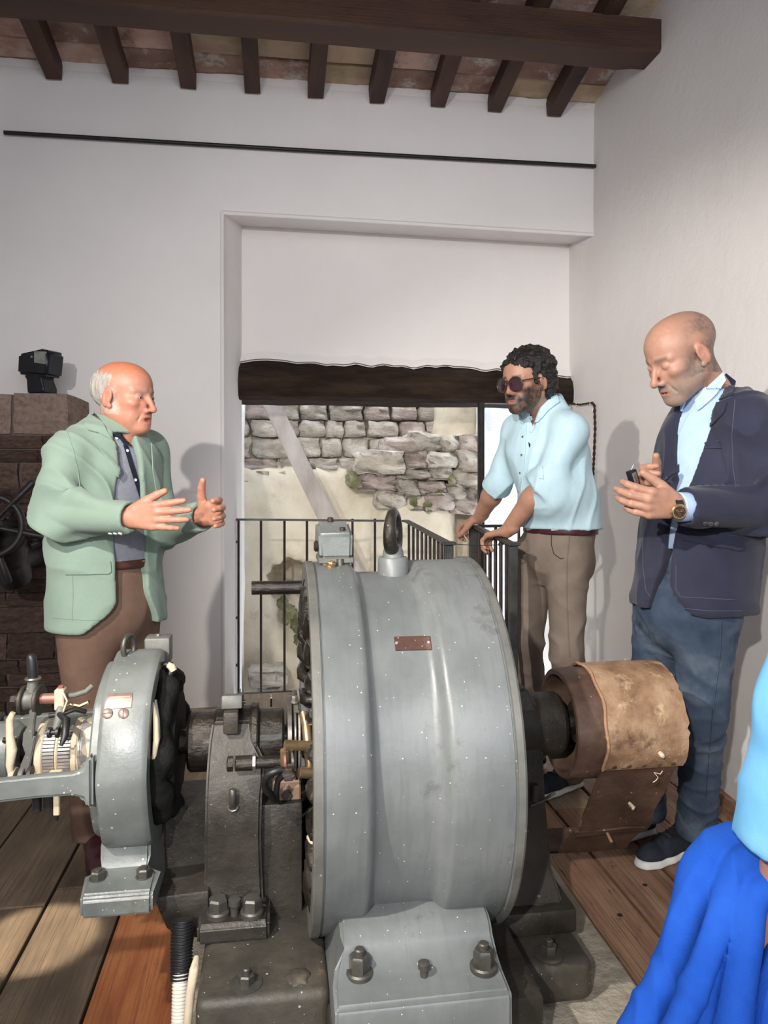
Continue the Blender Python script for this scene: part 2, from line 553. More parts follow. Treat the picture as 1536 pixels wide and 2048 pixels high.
# whitewash that ran onto the lowest bricks
bm = bmesh.new()
prev = None
for i in range(180):
    x = LX + (WX - LX) * i / 179
    e = .012 + .016 * (mnoise.noise((x * 6, 3.3, 0)) + .4) + .010 * mnoise.noise((x * 21, 1, 0))
    a = bm.verts.new((x, WALL_Y - .001, roof_z(WALL_Y) - .035)); b = bm.verts.new((x, WALL_Y - max(.003, e), roof_z(WALL_Y) - .004 + e * .1)); c = bm.verts.new((x, WALL_Y, roof_z(WALL_Y) + .012))
    if prev:
        bm.faces.new((prev[0], a, b, prev[1])); bm.faces.new((prev[1], b, c, prev[2]))
    prev = (a, b, c)
from_bm('limewash_edge', bm, M['plaster'], ceiling, 60)
# the big purlin
bm = bmesh.new()
n = 40
for i in range(n + 1):
    x = LX - .05 + (WX + .02 - LX + .05) * i / n
    j = lambda s: .007 * mnoise.noise((x * 1.6, s * 7.3, 0))
    y0, y1, z0, z1 = 3.45 + j(1), 3.635 + j(2), 3.405 + j(3) + (.012 if x > WX - .1 else 0), 3.575
    ring = [(x, y0 + .012, z0), (x, y1 - .012, z0), (x, y1, z0 + .012), (x, y1, z1), (x, y0, z1), (x, y0, z0 + .014)]
    for p in ring: bm.verts.new(p)
bm.verts.ensure_lookup_table()
for i in range(n):
    for k in range(6):
        a, b = i * 6 + k, i * 6 + (k + 1) % 6
        bm.faces.new((bm.verts[a], bm.verts[b], bm.verts[b + 6], bm.verts[a + 6]))
bm.faces.new([bm.verts[n * 6 + k] for k in range(6)])
from_bm('purlin_beam', bm, M['dark_wood'], ceiling, 40)

# ------------------------------------------------------------------ floor planks along the depth of the room
M['plank_grey'] = pm('plank_grey', [(.085, .062, .045), (.15, .11, .075), (.23, .17, .115)], 3.0, .62, stretch=(3, .7, 3), bump=.35, bscale=18, bstretch=(8, .5, 1), rand=.12, spec=.3, grain=((.05, .035, .025), 16, .6, (5, .28, 1)), spots=((.03, .022, .018), 22, .66, .72, 'noise'))
M['plank_orange'] = pm('plank_orange', [(.24, .070, .028), (.36, .13, .050), (.42, .20, .085)], 4, .6, stretch=(3, .7, 3), bump=.35, bscale=18, bstretch=(8, .5, 1), rand=.08, spec=.3, grain=((.13, .045, .022), 14, .6, (5, .3, 1)), spots=((.10, .055, .04), 9, .58, .70, 'noise'))
M['plank_red'] = pm('plank_red', [(.20, .105, .064), (.33, .185, .115), (.45, .28, .18)], 3.4, .55, stretch=(3, .7, 3), bump=.35, bscale=18, bstretch=(8, .5, 1), rand=.14, spec=.35, grain=((.055, .030, .022), 14, .7, (5, .3, 1)), spots=((.035, .024, .020), 15, .60, .68, 'noise'))
M['plank_tan'] = pm('plank_tan', [(.36, .25, .15), (.48, .35, .22), (.55, .42, .28)], 3.4, .6, stretch=(3, .7, 3), bump=.3, bscale=18, bstretch=(8, .5, 1), rand=.10, spec=.3, grain=((.26, .17, .10), 12, .6, (5, .4, 1)))
M['plank_far'] = pm('plank_far', [(.20, .14, .10), (.30, .22, .16), (.38, .29, .22)], 3.4, .55, stretch=(3, .7, 3), bump=.3, bscale=18, bstretch=(8, .5, 1), rand=.10, spec=.35, grain=((.12, .08, .06), 12, .6, (5, .4, 1)))
floor = empty('floor', (0, 0, 0), 'worn wooden plank floor running towards the opening', None, None, 'structure')
from_py('subfloor', [(LX - .05, -2.6, -.03), (WX + .05, -2.6, -.03), (WX + .05, 4.46, -.03), (LX - .05, 4.46, -.03)], [(0, 1, 2, 3)], pm('subfloor_dirt', [(.02, .015, .012), (.04, .03, .022)], 8, .95), floor)
PXS = [-1.47, -1.21, -.95, -.685, -.455, -.225, -.02, .20, .42, .65, .885, 1.075, 1.265, 1.46, 1.66, 1.91]
JO = [[2.9], [2.0, 3.6], [2.36], [1.55, 2.45, 3.4], [2.55], [2.15, 3.3], [2.7, 3.9], [2.2], [3.0], [2.4, 3.7], [3.1], [2.75], [2.5, 3.6], [2.2, 3.5], [2.9]]
for i in range(len(PXS) - 1):
    ys = [-2.6] + JO[i] + [4.47 if PXS[i + 1] > NL0 + .1 else WALL_Y + .01]
    for ya, yb in zip(ys, ys[1:]):
        x0, x1 = PXS[i], PXS[i + 1]
        xm, ym = (x0 + x1) / 2, (ya + yb) / 2
        bm = bmesh.new()
        g = .0045
        bm_box(bm, (x0 + g, ya + .003, -.028), (x1 - g, yb - .003, random.uniform(-.002, .002)), .003, 1)
        bmesh.ops.subdivide_edges(bm, edges=[e for e in bm.edges if abs(e.verts[0].co.y - e.verts[1].co.y) > .5], cuts=8)
        for v in bm.verts:
            v.co.x += .0022 * mnoise.noise((v.co.y * 3, v.co.x * 40, 0))
            v.co.z += .0015 * mnoise.noise((v.co.y * 2, v.co.x * 10, 5))
        if x1 <= -.45: mk = 'plank_grey'
        elif x1 <= -.2: mk = 'plank_orange' if yb < 2.6 else 'plank_tan'
        elif x0 > .8: mk = 'plank_red' if ym < 3.1 else 'plank_far'
        elif ym > 3.2: mk = 'plank_far'
        else: mk = 'plank_tan'
        from_bm('plank', bm, M[mk], floor, 40)
# screws in the light planks
for (px, py) in ((398, 1578), (396, 1608), (402, 1660), (1122, 1562), (1195, 1560), (1240, 1830), (1290, 1770)):
    c = PZ(px, py, .0015)
    lathe('screw', [(-.001, 0), (-.001, .0075), (.0012, .0075), (.0018, .005), (.0018, 0)], c, M['iron_rust'], floor, (0, 0, 1), 12)

# skirting board at the foot of the right wall
bm = bmesh.new()
prev = None
for i in range(24):
    y = 1.2 + 3.2 * i / 23
    x = wall_x(y, .05)
    ring = [bm.verts.new(p) for p in ((x + .01, y, .004), (x - .014, y, .004), (x - .014, y, .045), (x - .004, y, .055), (x + .01, y, .055))]
    if prev:
        for k in range(5): bm.faces.new((prev[k], prev[(k + 1) % 5], ring[(k + 1) % 5], ring[k]))
    prev = ring
bb = from_bm('baseboard_right', bm, M['plank_red'], None, 40)
tag(bb, 'low reddish wooden skirting at the foot of the right wall', kind='structure')

# stone slab set in the floor beside and under the machine
M['slab'] = pm('slab', [(.26, .22, .17), (.40, .36, .29), (.52, .48, .41)], 9, .9, bump=.9, bscale=24, bdist=.02, spec=.15, spots=((.12, .10, .08), 5, .60, .72, 'noise'))
bm = bmesh.new()
bm_box(bm, (-.22, 1.05, -.02), (.885, 2.42, .045), .012, 2)
bmesh.ops.subdivide_edges(bm, edges=[e for e in bm.edges if e.calc_length() > .3], cuts=14, use_grid_fill=True)
for v in bm.verts:
    v.co.x += .010 * mnoise.noise((v.co.y * 7, v.co.z * 9, 1)); v.co.z += .004 * mnoise.noise((v.co.x * 9, v.co.y * 9, 2))
slab = from_bm('floor_slab', bm, M['slab'], None, 50)
tag(slab, 'rough pale stone slab set in the planks under the big machine', kind='structure')

# ------------------------------------------------------------------ lintel of the opening
bm = bmesh.new()
n = 60
lx0, lx1 = -.262, WX + .01
for i in range(n + 1):
    x = lx0 + (lx1 - lx0) * i / n
    wob = lambda s, f=1.0, a=.012: a * mnoise.noise((x * 2.4 * f, s * 5.7, 0)) + a * .4 * mnoise.noise((x * 11 * f, s * 3.1, 4))
    top = LINT1 + .012 + wob(1, 1, .045) - .018 * (x / 2)
    bot = LINT0 + wob(2, 1, .010)
    yf = NICHE_Y - .075 + wob(3, 1.4, .02)
    ring = [(x, yf + .018, bot), (x, yf, bot + .022), (x, yf - .004 + wob(5), (bot + top) / 2), (x, yf + .012, top - .03), (x, yf + .05, top), (x, NICHE_Y + .28, top), (x, NICHE_Y + .28, bot)]
    for p in ring: bm.verts.new(p)
bm.verts.ensure_lookup_table()
for i in range(n):
    for k in range(7):
        a, b = i * 7 + k, i * 7 + (k + 1) % 7
        bm.faces.new((bm.verts[a], bm.verts[b], bm.verts[b + 7], bm.verts[a + 7]))
bm.faces.new([bm.verts[k] for k in range(6, -1, -1)]); bm.faces.new([bm.verts[n * 7 + k] for k in range(7)])
lintel = from_bm('lintel_beam', bm, M['old_wood'], None, 50)
tag(lintel, 'rough dark timber lintel across the top of the opening', kind='structure')
# plaster lip above the lintel
bm = bmesh.new()
prev = None
for i in range(61):
    x = NL1 - .02 + (WX - NL1 + .02) * i / 60
    z = LINT1 + .02 + .045 * mnoise.noise((x * 2.4, 5.7, 0)) + .018 * mnoise.noise((x * 11, 3.1, 4)) - .018 * (x / 2)
    a = bm.verts.new((x, NICHE_Y - .03, z + .002)); b = bm.verts.new((x, NICHE_Y - .002, z + .05)); c = bm.verts.new((x, NICHE_Y + .05, z - .002))
    if prev: bm.faces.new((prev[0], a, b, prev[1])); bm.faces.new((prev[2], c, a, prev[0]))
    prev = (a, b, c)
from_bm('plaster_lip', bm, M['plaster'], wall_back, 60)
# ================================================================== blended solids (a distance grid and its surface)
class Vol:
    """a dense distance grid; primitives are joined smoothly, then the zero surface is meshed"""

    def __init__(s, lo, hi, h):
        s.lo = np.array(lo, np.float32); s.h = float(h)
        s.n = np.ceil((np.array(hi) - s.lo) / h).astype(int) + 1
        s.D = np.full(s.n, 0.05, np.float32)

    def _sub(s, lo, hi):
        i0 = np.clip(np.floor((np.array(lo) - s.lo) / s.h).astype(int), 0, s.n - 1)
        i1 = np.clip(np.ceil((np.array(hi) - s.lo) / s.h).astype(int) + 1, 1, s.n)
        if np.any(i1 <= i0): return None
        g = [s.lo[k] + s.h * np.arange(i0[k], i1[k], dtype=np.float32) for k in range(3)]
        sl = tuple(slice(i0[k], i1[k]) for k in range(3))
        return sl, g[0][:, None, None], g[1][None, :, None], g[2][None, None, :]

    def _put(s, r, d, k, mode):
        A = s.D[r]
        if mode == 'add':
            if k > 0:
                hh = np.clip(0.5 + 0.5 * (A - d) / k, 0, 1)
                s.D[r] = A * (1 - hh) + d * hh - k * hh * (1 - hh)
            else: s.D[r] = np.minimum(A, d)
        else:
            if k > 0:
                hh = np.clip(0.5 - 0.5 * (A + d) / k, 0, 1)
                s.D[r] = A * (1 - hh) - d * hh + k * hh * (1 - hh)
            else: s.D[r] = np.maximum(A, -d)

    def cone(s, a, b, ra, rb, k=0.0, flat=None, f=1.0, mode='add', f2=None):
        """round cone from a to b; flat = direction squashed by the factor f"""
        a = np.array(a, np.float32); b = np.array(b, np.float32)
        R = max(ra, rb) + max(k, .012) + .012
        r = s._sub(np.minimum(a, b) - R, np.maximum(a, b) + R)
        if r is None: return
        sl, X, Y, Z = r
        X = X - a[0]; Y = Y - a[1]; Z = Z - a[2]
        v = b - a
        if flat is not None:
            n = np.array(flat, np.float32); n = n / np.linalg.norm(n)
            # squash the sideways part only
            L2 = float(v @ v)
            t = np.clip((X * v[0] + Y * v[1] + Z * v[2]) / L2, 0, 1) if L2 > 1e-12 else 0 * X
            qx, qy, qz = X - t * v[0], Y - t * v[1], Z - t * v[2]
            q = qx * n[0] + qy * n[1] + qz * n[2]
            m = (1.0 / f - 1.0)
            qx, qy, qz = qx + q * n[0] * m, qy + q * n[1] * m, qz + q * n[2] * m
            l = np.sqrt(qx * qx + qy * qy + qz * qz) + 1e-9
            rad = ra + (rb - ra) * t
            d = (l - rad) * (0.5 + 0.5 * f)
        else:
            L2 = float(v @ v)
            t = np.clip((X * v[0] + Y * v[1] + Z * v[2]) / L2, 0, 1) if L2 > 1e-12 else 0 * X
            d = np.sqrt((X - t * v[0]) ** 2 + (Y - t * v[1]) ** 2 + (Z - t * v[2]) ** 2) - (ra + (rb - ra) * t)
        s._put(sl, d.astype(np.float32), k, mode)

    def ell(s, c, rad, R=None, k=0.0, mode='add'):
        """ellipsoid with radii along the columns of R"""
        c = np.array(c, np.float32); rad = np.array(rad, np.float32)
        m = float(rad.max()) + max(k, .012) + .012
        r = s._sub(c - m, c + m)
        if r is None: return
        sl, X, Y, Z = r
        X = X - c[0]; Y = Y - c[1]; Z = Z - c[2]
        if R is None: q = (X, Y, Z)
        else:
            R = np.array(R, np.float32)
            q = [X * R[0, i] + Y * R[1, i] + Z * R[2, i] for i in range(3)]
        k0 = np.sqrt((q[0] / rad[0]) ** 2 + (q[1] / rad[1]) ** 2 + (q[2] / rad[2]) ** 2) + 1e-9
        k1 = np.sqrt((q[0] / rad[0] ** 2) ** 2 + (q[1] / rad[1] ** 2) ** 2 + (q[2] / rad[2] ** 2) ** 2) + 1e-9
        s._put(sl, (k0 * (k0 - 1) / k1).astype(np.float32), k, mode)

    def box(s, c, half, R=None, rnd=0.01, k=0.0, mode='add'):
        c = np.array(c, np.float32); half = np.array(half, np.float32)
        m = float(np.linalg.norm(half)) + max(k, .012) + .012
        r = s._sub(c - m, c + m)
        if r is None: return
        sl, X, Y, Z = r
        X = X - c[0]; Y = Y - c[1]; Z = Z - c[2]
        if R is None: q = (X + 0 * Y + 0 * Z, Y + 0 * X + 0 * Z, Z + 0 * X + 0 * Y)
        else:
            R = np.array(R, np.float32)
            q = [X * R[0, i] + Y * R[1, i] + Z * R[2, i] for i in range(3)]
        w = [np.abs(q[i]) - (half[i] - rnd) for i in range(3)]
        out = np.sqrt(sum(np.maximum(x, 0) ** 2 for x in w))
        ins = np.minimum(np.maximum(w[0], np.maximum(w[1], w[2])), 0)
        s._put(sl, (out + ins - rnd).astype(np.float32), k, mode)

    def func(s, fn, lo, hi, k=0.0, mode='add'):
        r = s._sub(lo, hi)
        if r is None: return
        sl, X, Y, Z = r
        s._put(sl, fn(X, Y, Z).astype(np.float32), k, mode)

    def surface(s):
        D = s.D
        S = D < 0
        c = S[:-1, :-1, :-1].astype(np.uint8)
        tot = np.zeros_like(c)
        for dx in (0, 1):
            for dy in (0, 1):
                for dz in (0, 1):
                    tot += S[dx:S.shape[0] - 1 + dx, dy:S.shape[1] - 1 + dy, dz:S.shape[2] - 1 + dz]
        idx = np.argwhere((tot > 0) & (tot < 8))
        shp = np.array(c.shape)
        flat = (idx[:, 0] * shp[1] + idx[:, 1]) * shp[2] + idx[:, 2]
        corners = [(0, 0, 0), (1, 0, 0), (0, 1, 0), (1, 1, 0), (0, 0, 1), (1, 0, 1), (0, 1, 1), (1, 1, 1)]
        val = np.stack([D[idx[:, 0] + a, idx[:, 1] + b, idx[:, 2] + e] for a, b, e in corners], 1)
        acc = np.zeros((len(idx), 3), np.float64); cnt = np.zeros(len(idx))
        for i in range(8):
            for j in range(i + 1, 8):
                pi, pj = np.array(corners[i]), np.array(corners[j])
                if np.abs(pi - pj).sum() != 1: continue
                a, b = val[:, i], val[:, j]
                m = (a < 0) != (b < 0)
                t = np.where(m, a / np.where(m, a - b, 1), 0)
                acc += np.where(m[:, None], pi + (pj - pi) * t[:, None], 0)
                cnt += m
        V = s.lo + s.h * (idx + acc / cnt[:, None])
        faces = []
        for ax in range(3):
            o1, o2 = [(1, 2), (2, 0), (0, 1)][ax]
            sl0 = [slice(None)] * 3; sl1 = [slice(None)] * 3
            sl0[ax] = slice(0, -1); sl1[ax] = slice(1, None)
            A, B = S[tuple(sl0)], S[tuple(sl1)]
            for sign in (0, 1):
                e = np.argwhere(A & ~B) if sign == 0 else np.argwhere(~A & B)
                e = e[(e[:, o1] > 0) & (e[:, o2] > 0) & (e[:, o1] < shp[o1]) & (e[:, o2] < shp[o2]) & (e[:, ax] < shp[ax])]
                if not len(e): continue
                q = []
                for d1, d2 in ((-1, -1), (0, -1), (0, 0), (-1, 0)):
                    cidx = e.copy(); cidx[:, o1] += d1; cidx[:, o2] += d2
                    q.append(np.searchsorted(flat, (cidx[:, 0] * shp[1] + cidx[:, 1]) * shp[2] + cidx[:, 2]))
                q = np.stack(q, 1)
                if sign: q = q[:, ::-1]
                faces.append(q)
        F = np.concatenate(faces)
        return V.astype(np.float64), F


def smooth_mesh(V, F, it=1, lam=.5):
    e = np.concatenate([F[:, [0, 1]], F[:, [1, 2]], F[:, [2, 3]], F[:, [3, 0]]])
    e = np.concatenate([e, e[:, ::-1]])
    n = len(V)
    for _ in range(it):
        cnt = np.bincount(e[:, 0], minlength=n)[:, None] + 1e-9
        acc = np.stack([np.bincount(e[:, 0], weights=V[e[:, 1], k], minlength=n) for k in range(3)], 1)
        V = V * (1 - lam) + lam * acc / cnt
    return V


def normals_of(V, F):
    n = np.cross(V[F[:, 2]] - V[F[:, 0]], V[F[:, 3]] - V[F[:, 1]])
    N = np.zeros_like(V)
    for k in range(4): 
        for a in range(3): N[:, a] += np.bincount(F[:, k], weights=n[:, a], minlength=len(V))
    return N / (np.linalg.norm(N, axis=1)[:, None] + 1e-12)


def sdf_obj(name, V, F, mat, parent=None, col=None):
    me = bpy.data.meshes.new(name)
    me.vertices.add(len(V)); me.vertices.foreach_set('co', V.astype(np.float32).ravel())
    me.loops.add(F.size); me.loops.foreach_set('vertex_index', F.astype(np.int32).ravel())
    me.polygons.add(len(F)); me.polygons.foreach_set('loop_start', np.arange(0, F.size, 4, dtype=np.int32))
    me.polygons.foreach_set('loop_total', np.full(len(F), 4, np.int32))
    me.update(calc_edges=True); me.validate()
    me.polygons.foreach_set('use_smooth', [True] * len(me.polygons))
    if col is not None:
        a = me.color_attributes.new('Col', 'FLOAT_COLOR', 'POINT')
        c4 = np.ones((len(V), 4), np.float32); c4[:, :3] = col
        a.data.foreach_set('color', c4.ravel())
    return link(name, me, mat, parent)


def bvh(V, F): return BVHTree.FromPolygons([Vector(v) for v in V], [tuple(int(i) for i in f) for f in F])


def sines(V, scale, seed, n=10, stretch=(1, 1, 1)):
    r = np.random.default_rng(seed)
    out = np.zeros(len(V))
    Q = V * np.array(stretch)
    for i in range(n):
        d = r.normal(size=3); d /= np.linalg.norm(d)
        f = scale * r.uniform(.6, 1.7)
        out += np.sin(Q @ d * f + r.uniform(0, 6.28)) / n ** .5
    return out
# ================================================================== OUTSIDE THE OPENING: old masonry of the mill race
wall_ext = empty('wall_exterior', (0, 0, 0), 'rough daylit stone wall seen through the opening, plastered below', None, None, 'structure')
EY = 5.75
vol = Vol((-1.3, 4.98, -1.0), (2.25, 6.25, 2.5), .022)
vol.box((.45, EY + .30, .6), (1.9, .30, 2.2), rnd=.02)                         # the backing wall
vol.box((.1, EY + .02, .45), (1.25, .14, .92), rnd=.10, k=.08)                   # thicker plastered foot
vol.cone((1.02, EY - .10, -.9), (1.05, EY - .12, 1.0), .34, .30, k=.15)          # plastered swelling under the ledge
vol.cone((1.40, EY - .12, 1.55), (1.40, EY - .10, 2.6), .18, .18, k=.05)         # round plastered shaft, upper right
vol.cone((-.62, EY - .12, -.9), (-.60, EY - .10, 2.3), .28, .26, k=.10)
hc = P(588, 1162, EY - .14)
vol.ell(hc, (.22, .60, .17), k=.04, mode='sub')                                  # broken round drain
vol.ell(hc + Vector((.05, -.05, -.30)), (.20, .22, .30), k=.08, mode='sub')
V, F = vol.surface()
N = normals_of(V, F)
dh = np.linalg.norm((V - np.array(hc)) * np.array([1, .4, 1.0]), axis=1)
V = V + N * (.006 * sines(V, 16, 3) + .004 * sines(V, 45, 4))[:, None] + N * (.022 * np.clip(1 - (dh - .2) / .12, 0, 1) * sines(V, 50, 8))[:, None]
sdf_obj('plaster_face', V, F, M['plaster_ext'], wall_ext)

stone_cache = []
for k in range(14):
    bm = bmesh.new()
    bm_box(bm, (-.5, -.5, -.5), (.5, .5, .5))
    bmesh.ops.subdivide_edges(bm, edges=bm.edges, cuts=3, use_grid_fill=True)
    sd = k * 3.7
    for v in bm.verts:
        p = v.co.copy()
        r = p.length / max(abs(p.x), abs(p.y), abs(p.z), 1e-6) / 1.0
        v.co = p * (1 - .06 * (r - 1) * 2.2)
        v.co += Vector((mnoise.noise((p.x * 2 + sd, p.y * 2, p.z * 2)), mnoise.noise((p.x * 3 + sd, p.y * 3 + 9, p.z * 3)) * 1.6, mnoise.noise((p.x * 2 + sd, p.y * 2, p.z * 2 + 7)))) * .15
    me0 = bpy.data.meshes.new('stone')
    bmesh.ops.recalc_face_normals(bm, faces=bm.faces)
    bm.to_mesh(me0); bm.free()
    me0.polygons.foreach_set('use_smooth', [True] * len(me0.polygons))
    a = me0.copy(); a.materials.append(M['stone_light'])
    b = me0.copy(); b.materials.append(M['stone_pink'])
    stone_cache.append((a, b))


def stone(parent, c, size, rot=0.0, pink=.3, name='stone'):
    me = random.choice(stone_cache)[1 if random.random() < pink else 0]
    o = link(name, me, None, parent)
    o.location = c; o.scale = size
    o.rotation_euler = (random.uniform(-.05, .05), random.uniform(-.04, .04) + rot, random.uniform(-.06, .06))
    return o


# coursed stones above the plaster; the courses run down behind the strut
z = P(600, 968, EY).z
top_rows = 0
while z < 2.12:
    h = random.uniform(.075, .165)
    x = -.55 - random.uniform(0, .15)
    while x < 1.62:
        w = random.uniform(.14, .30)
        stone(wall_ext, (x + w / 2, EY - .01 + random.uniform(-.02, .02), z + h / 2), (w * .97, .16, h * .96), 0, .15)
        x += w
    z += h
    top_rows += 1
# the ledge of squared blocks standing out on the right, stepping up
LY = EY - .42
def block(px0, py0, px1, py1, dy=.0, pink=.4):
    a = P(px0, py0, LY + dy); b = P(px1, py1, LY + dy)
    c = (a + b) / 2
    stone(wall_ext, (c.x, c.y + .12, c.z), (abs(b.x - a.x), .34, abs(b.z - a.z)), 0, pink)
for args in ((768, 872, 838, 908, .06, .9), (812, 866, 880, 906, .04, .2), (874, 872, 915, 906, .08, .2), (905, 868, 958, 905, .10, .5),
             (712, 902, 812, 952, -.02, .1), (806, 900, 856, 936, .0, .2), (850, 902, 912, 936, .0, .3), (908, 900, 960, 945, .06, .3),
             (790, 934, 860, 958, .02, .6), (855, 934, 905, 962, .03, .5), (900, 940, 962, 975, .08, .3),
             (700, 930, 730, 975, .06, .5), (722, 950, 795, 984, .03, .4), (790, 956, 838, 990, .02, .2), (832, 962, 890, 990, .02, .7), (884, 966, 930, 1000, .05, .3), (925, 972, 965, 1010, .1, .3),
             (752, 980, 812, 1016, .02, .2), (808, 986, 850, 1020, .02, .2), (846, 986, 905, 1022, .0, .6), (900, 996, 962, 1030, .06, .3)):
    block(*args)
stone(wall_ext, P(842, 868, LY) + Vector((0, .05, .0)), (.17, .10, .05), .06, 0)
# moss in the joints, one clump at each place
for (px, py, r) in ((706, 960, .05), (880, 990, .035), (858, 1012, .04), (905, 960, .03), (828, 1002, .03), (565, 1205, .04), (580, 1225, .05), (595, 1250, .05), (602, 1280, .05), (572, 1240, .03)):
    bm = bmesh.new()
    c = P(px, py, LY - .03 if px > 690 else EY - .10)
    bmesh.ops.create_icosphere(bm, subdivisions=3, radius=r)
    for v in bm.verts:
        v.co = Vector((v.co.x, v.co.y * .35, v.co.z * 1.2)) * (1 + .5 * mnoise.noise(v.co * 50))
    bmesh.ops.translate(bm, verts=bm.verts, vec=c)
    from_bm('moss_clump', bm, M['moss'], wall_ext, 80)
# whitewashed side of the opening on the left and the bright lime wall on the right
bm = bmesh.new()
bm_box(bm, (-.9, 4.95, -1.0), (-.225, 5.9, 2.3), .03, 2)
bmesh.ops.subdivide_edges(bm, edges=[e for e in bm.edges if e.calc_length() > .4], cuts=10, use_grid_fill=True)
for v in bm.verts: v.co.x += .02 * mnoise.noise(v.co * 2.5) + .006 * mnoise.noise(v.co * 15)
from_bm('limewashed_jamb', bm, M['limewash'], wall_ext, 60)
bm = bmesh.new()
bm_box(bm, (1.52, 5.35, -1.0), (2.6, 5.8, 2.3), .04, 2)
bmesh.ops.subdivide_edges(bm, edges=[e for e in bm.edges if e.calc_length() > .4], cuts=10, use_grid_fill=True)
for v in bm.verts: v.co.y += .03 * mnoise.noise(v.co * 3) + .01 * mnoise.noise(v.co * 12)
from_bm('limewashed_return', bm, M['limewash'], wall_ext, 60)
# pit bed and a sill stone outside
bm = bmesh.new()
bm_box(bm, (-1.2, 4.98, -1.0), (2.3, 5.9, -.32), .02, 1)
bmesh.ops.subdivide_edges(bm, edges=[e for e in bm.edges if e.calc_length() > .4], cuts=12, use_grid_fill=True)
for v in bm.verts: v.co.z += .03 * mnoise.noise(v.co * 4)
from_bm('pit_bed', bm, M['limewash'], wall_ext, 60)
stone(wall_ext, P(535, 1350, 5.35), (.26, .3, .12), 0, .1)
stone(wall_ext, P(540, 1385, 5.3), (.16, .3, .10), 0, .1)

# weathered timber strut leaning across the opening
M['grey_timber'] = pm('grey_timber', [(.34, .29, .26), (.50, .45, .42), (.62, .58, .55)], 5, .85, stretch=(1, 1, .3), bump=.4, bscale=20, spec=.15)
a = P(535, 792, 5.30); b = P(735, 1205, 5.02)
d = (b - a).normalized()
side = d.cross(Vector((0, 1, 0))).normalized(); fr = side.cross(d)
bm = bmesh.new()
pl = [a + side * .058 + fr * .03, a - side * .058 + fr * .03, a - side * .058 - fr * .03, a + side * .058 - fr * .03]
bm_prism(bm, pl, b - a)
bmesh.ops.recalc_face_normals(bm, faces=bm.faces)
bmesh.ops.bevel(bm, geom=[e for e in bm.edges], offset=.008, segments=2, affect='EDGES')
strut = from_bm('timber_strut', bm, M['grey_timber'], None, 35)
tag(strut, 'weathered grey timber strut slanting across the stone outside the opening', 'timber strut')

# tall black steel post of the glazing at the right of the opening
bp = P(962, 815, 4.52); bp0 = P(962, 1330, 4.52)
post = empty('steel_post', (bp.x, 4.52, 0), 'tall black steel post reaching from floor to lintel beside the bearded man', 'post')
box('upright', (bp.x - .018, 4.50, 0.002), (bp.x + .018, 4.54, LINT0 + .005), M['iron_black'], post, .003)
box('foot_plate', (bp.x - .04, 4.48, 0.001), (bp.x + .04, 4.56, .008), M['iron_black'], post, .001)
lathe('screw_head', [(0, 0), (0, .006), (.003, .006), (.005, 0)], (bp.x, 4.50, 1.62), M['iron_black'], post, (0, -1, 0), 10)
# clear sheet beside the post
m = bpy.data.materials.new('clear_sheet'); m.use_nodes = True
b_ = m.node_tree.nodes['Principled BSDF']
b_.inputs['Base Color'].default_value = (.93, .97, 1, 1); b_.inputs['Transmission Weight'].default_value = 1.0; b_.inputs['Roughness'].default_value = .03; b_.inputs['IOR'].default_value = 1.1
M['clear_sheet'] = m
gl = box('glass_pane', (bp.x + .022, 4.512, 1.06), (WX - .03, 4.520, LINT0 - .005), M['clear_sheet'], post, .001)

# ================================================================== RAILINGS
M['rail_iron'] = pm('rail_iron', [(.022, .017, .016), (.055, .038, .034)], 14, .45, .4, bump=.15, bscale=70, spec=.5)
M['rail_flat'] = pm('rail_flat', [(.035, .036, .036), (.085, .085, .08)], 14, .42, .4, bump=.15, bscale=70, spec=.5)


def baluster(parent, top, bot, r=.0075):
    tube('baluster', [bot, top], r, M['rail_iron'], parent, 8)


def flat_rail(name, a, b, parent, w=.028, t=.012):
    a = Vector(a); b = Vector(b)
    d = (b - a).normalized(); s = d.cross(Vector((0, 0, 1))).normalized() * w / 2
    u = Vector((0, 0, t))
    bm = bmesh.new()
    bm_prism(bm, [a + s, a - s, a - s - u, a + s - u], b - a)
    bmesh.ops.recalc_face_normals(bm, faces=bm.faces)
    bmesh.ops.bevel(bm, geom=bm.edges[:], offset=.002, segments=1, affect='EDGES')
    return from_bm(name, bm, M['rail_flat'], parent, 30)


RYL = 4.50
c0 = P(472, 1037, RYL); c1 = P(812, 1040, RYL)
ztop = c0.z; zbot = P(520, 1384, RYL).z
railA = empty('railing', (c0.x, RYL, 0), 'thin dark iron railing fixed to the niche edge, turning towards the drum', 'railing', 'iron railings by the opening')
flat_rail('top_rail', (c0.x, RYL, ztop), (c1.x, RYL, c1.z), railA, .026)
flat_rail('bottom_rail', (c0.x, RYL, zbot), (c1.x + .3, RYL, zbot), railA, .022, .010)
for px in (477, 522, 569, 614, 660, 705, 750, 795):
    q = P(px, 1040, RYL)
    baluster(railA, (q.x, RYL, ztop - .008), (q.x, RYL, max(zbot, .0) if px != 477 else .002))
for py in (1081, 1233, 1328):
    q = P(474, py, RYL)
    flat_rail('bracket', (NL0 + .028, RYL - .0, q.z), (q.x + .006, RYL, q.z), railA, .022, .014)
e1 = P(898, 1085, 2.93)
flat_rail('top_rail', (c1.x, RYL, c1.z + .002), e1, railA, .036)
for t in (.10, .24, .36, .47, .57, .66, .745, .82, .885, .945):
    q = Vector((c1.x, RYL, c1.z)).lerp(e1, t)
    baluster(railA, (q.x, q.y, q.z - .01), (q.x, q.y, .002))
box('end_post', (e1.x - .016, e1.y - .016, .002), (e1.x + .016, e1.y + .016, e1.z - .010), M['rail_flat'], railA, .003)
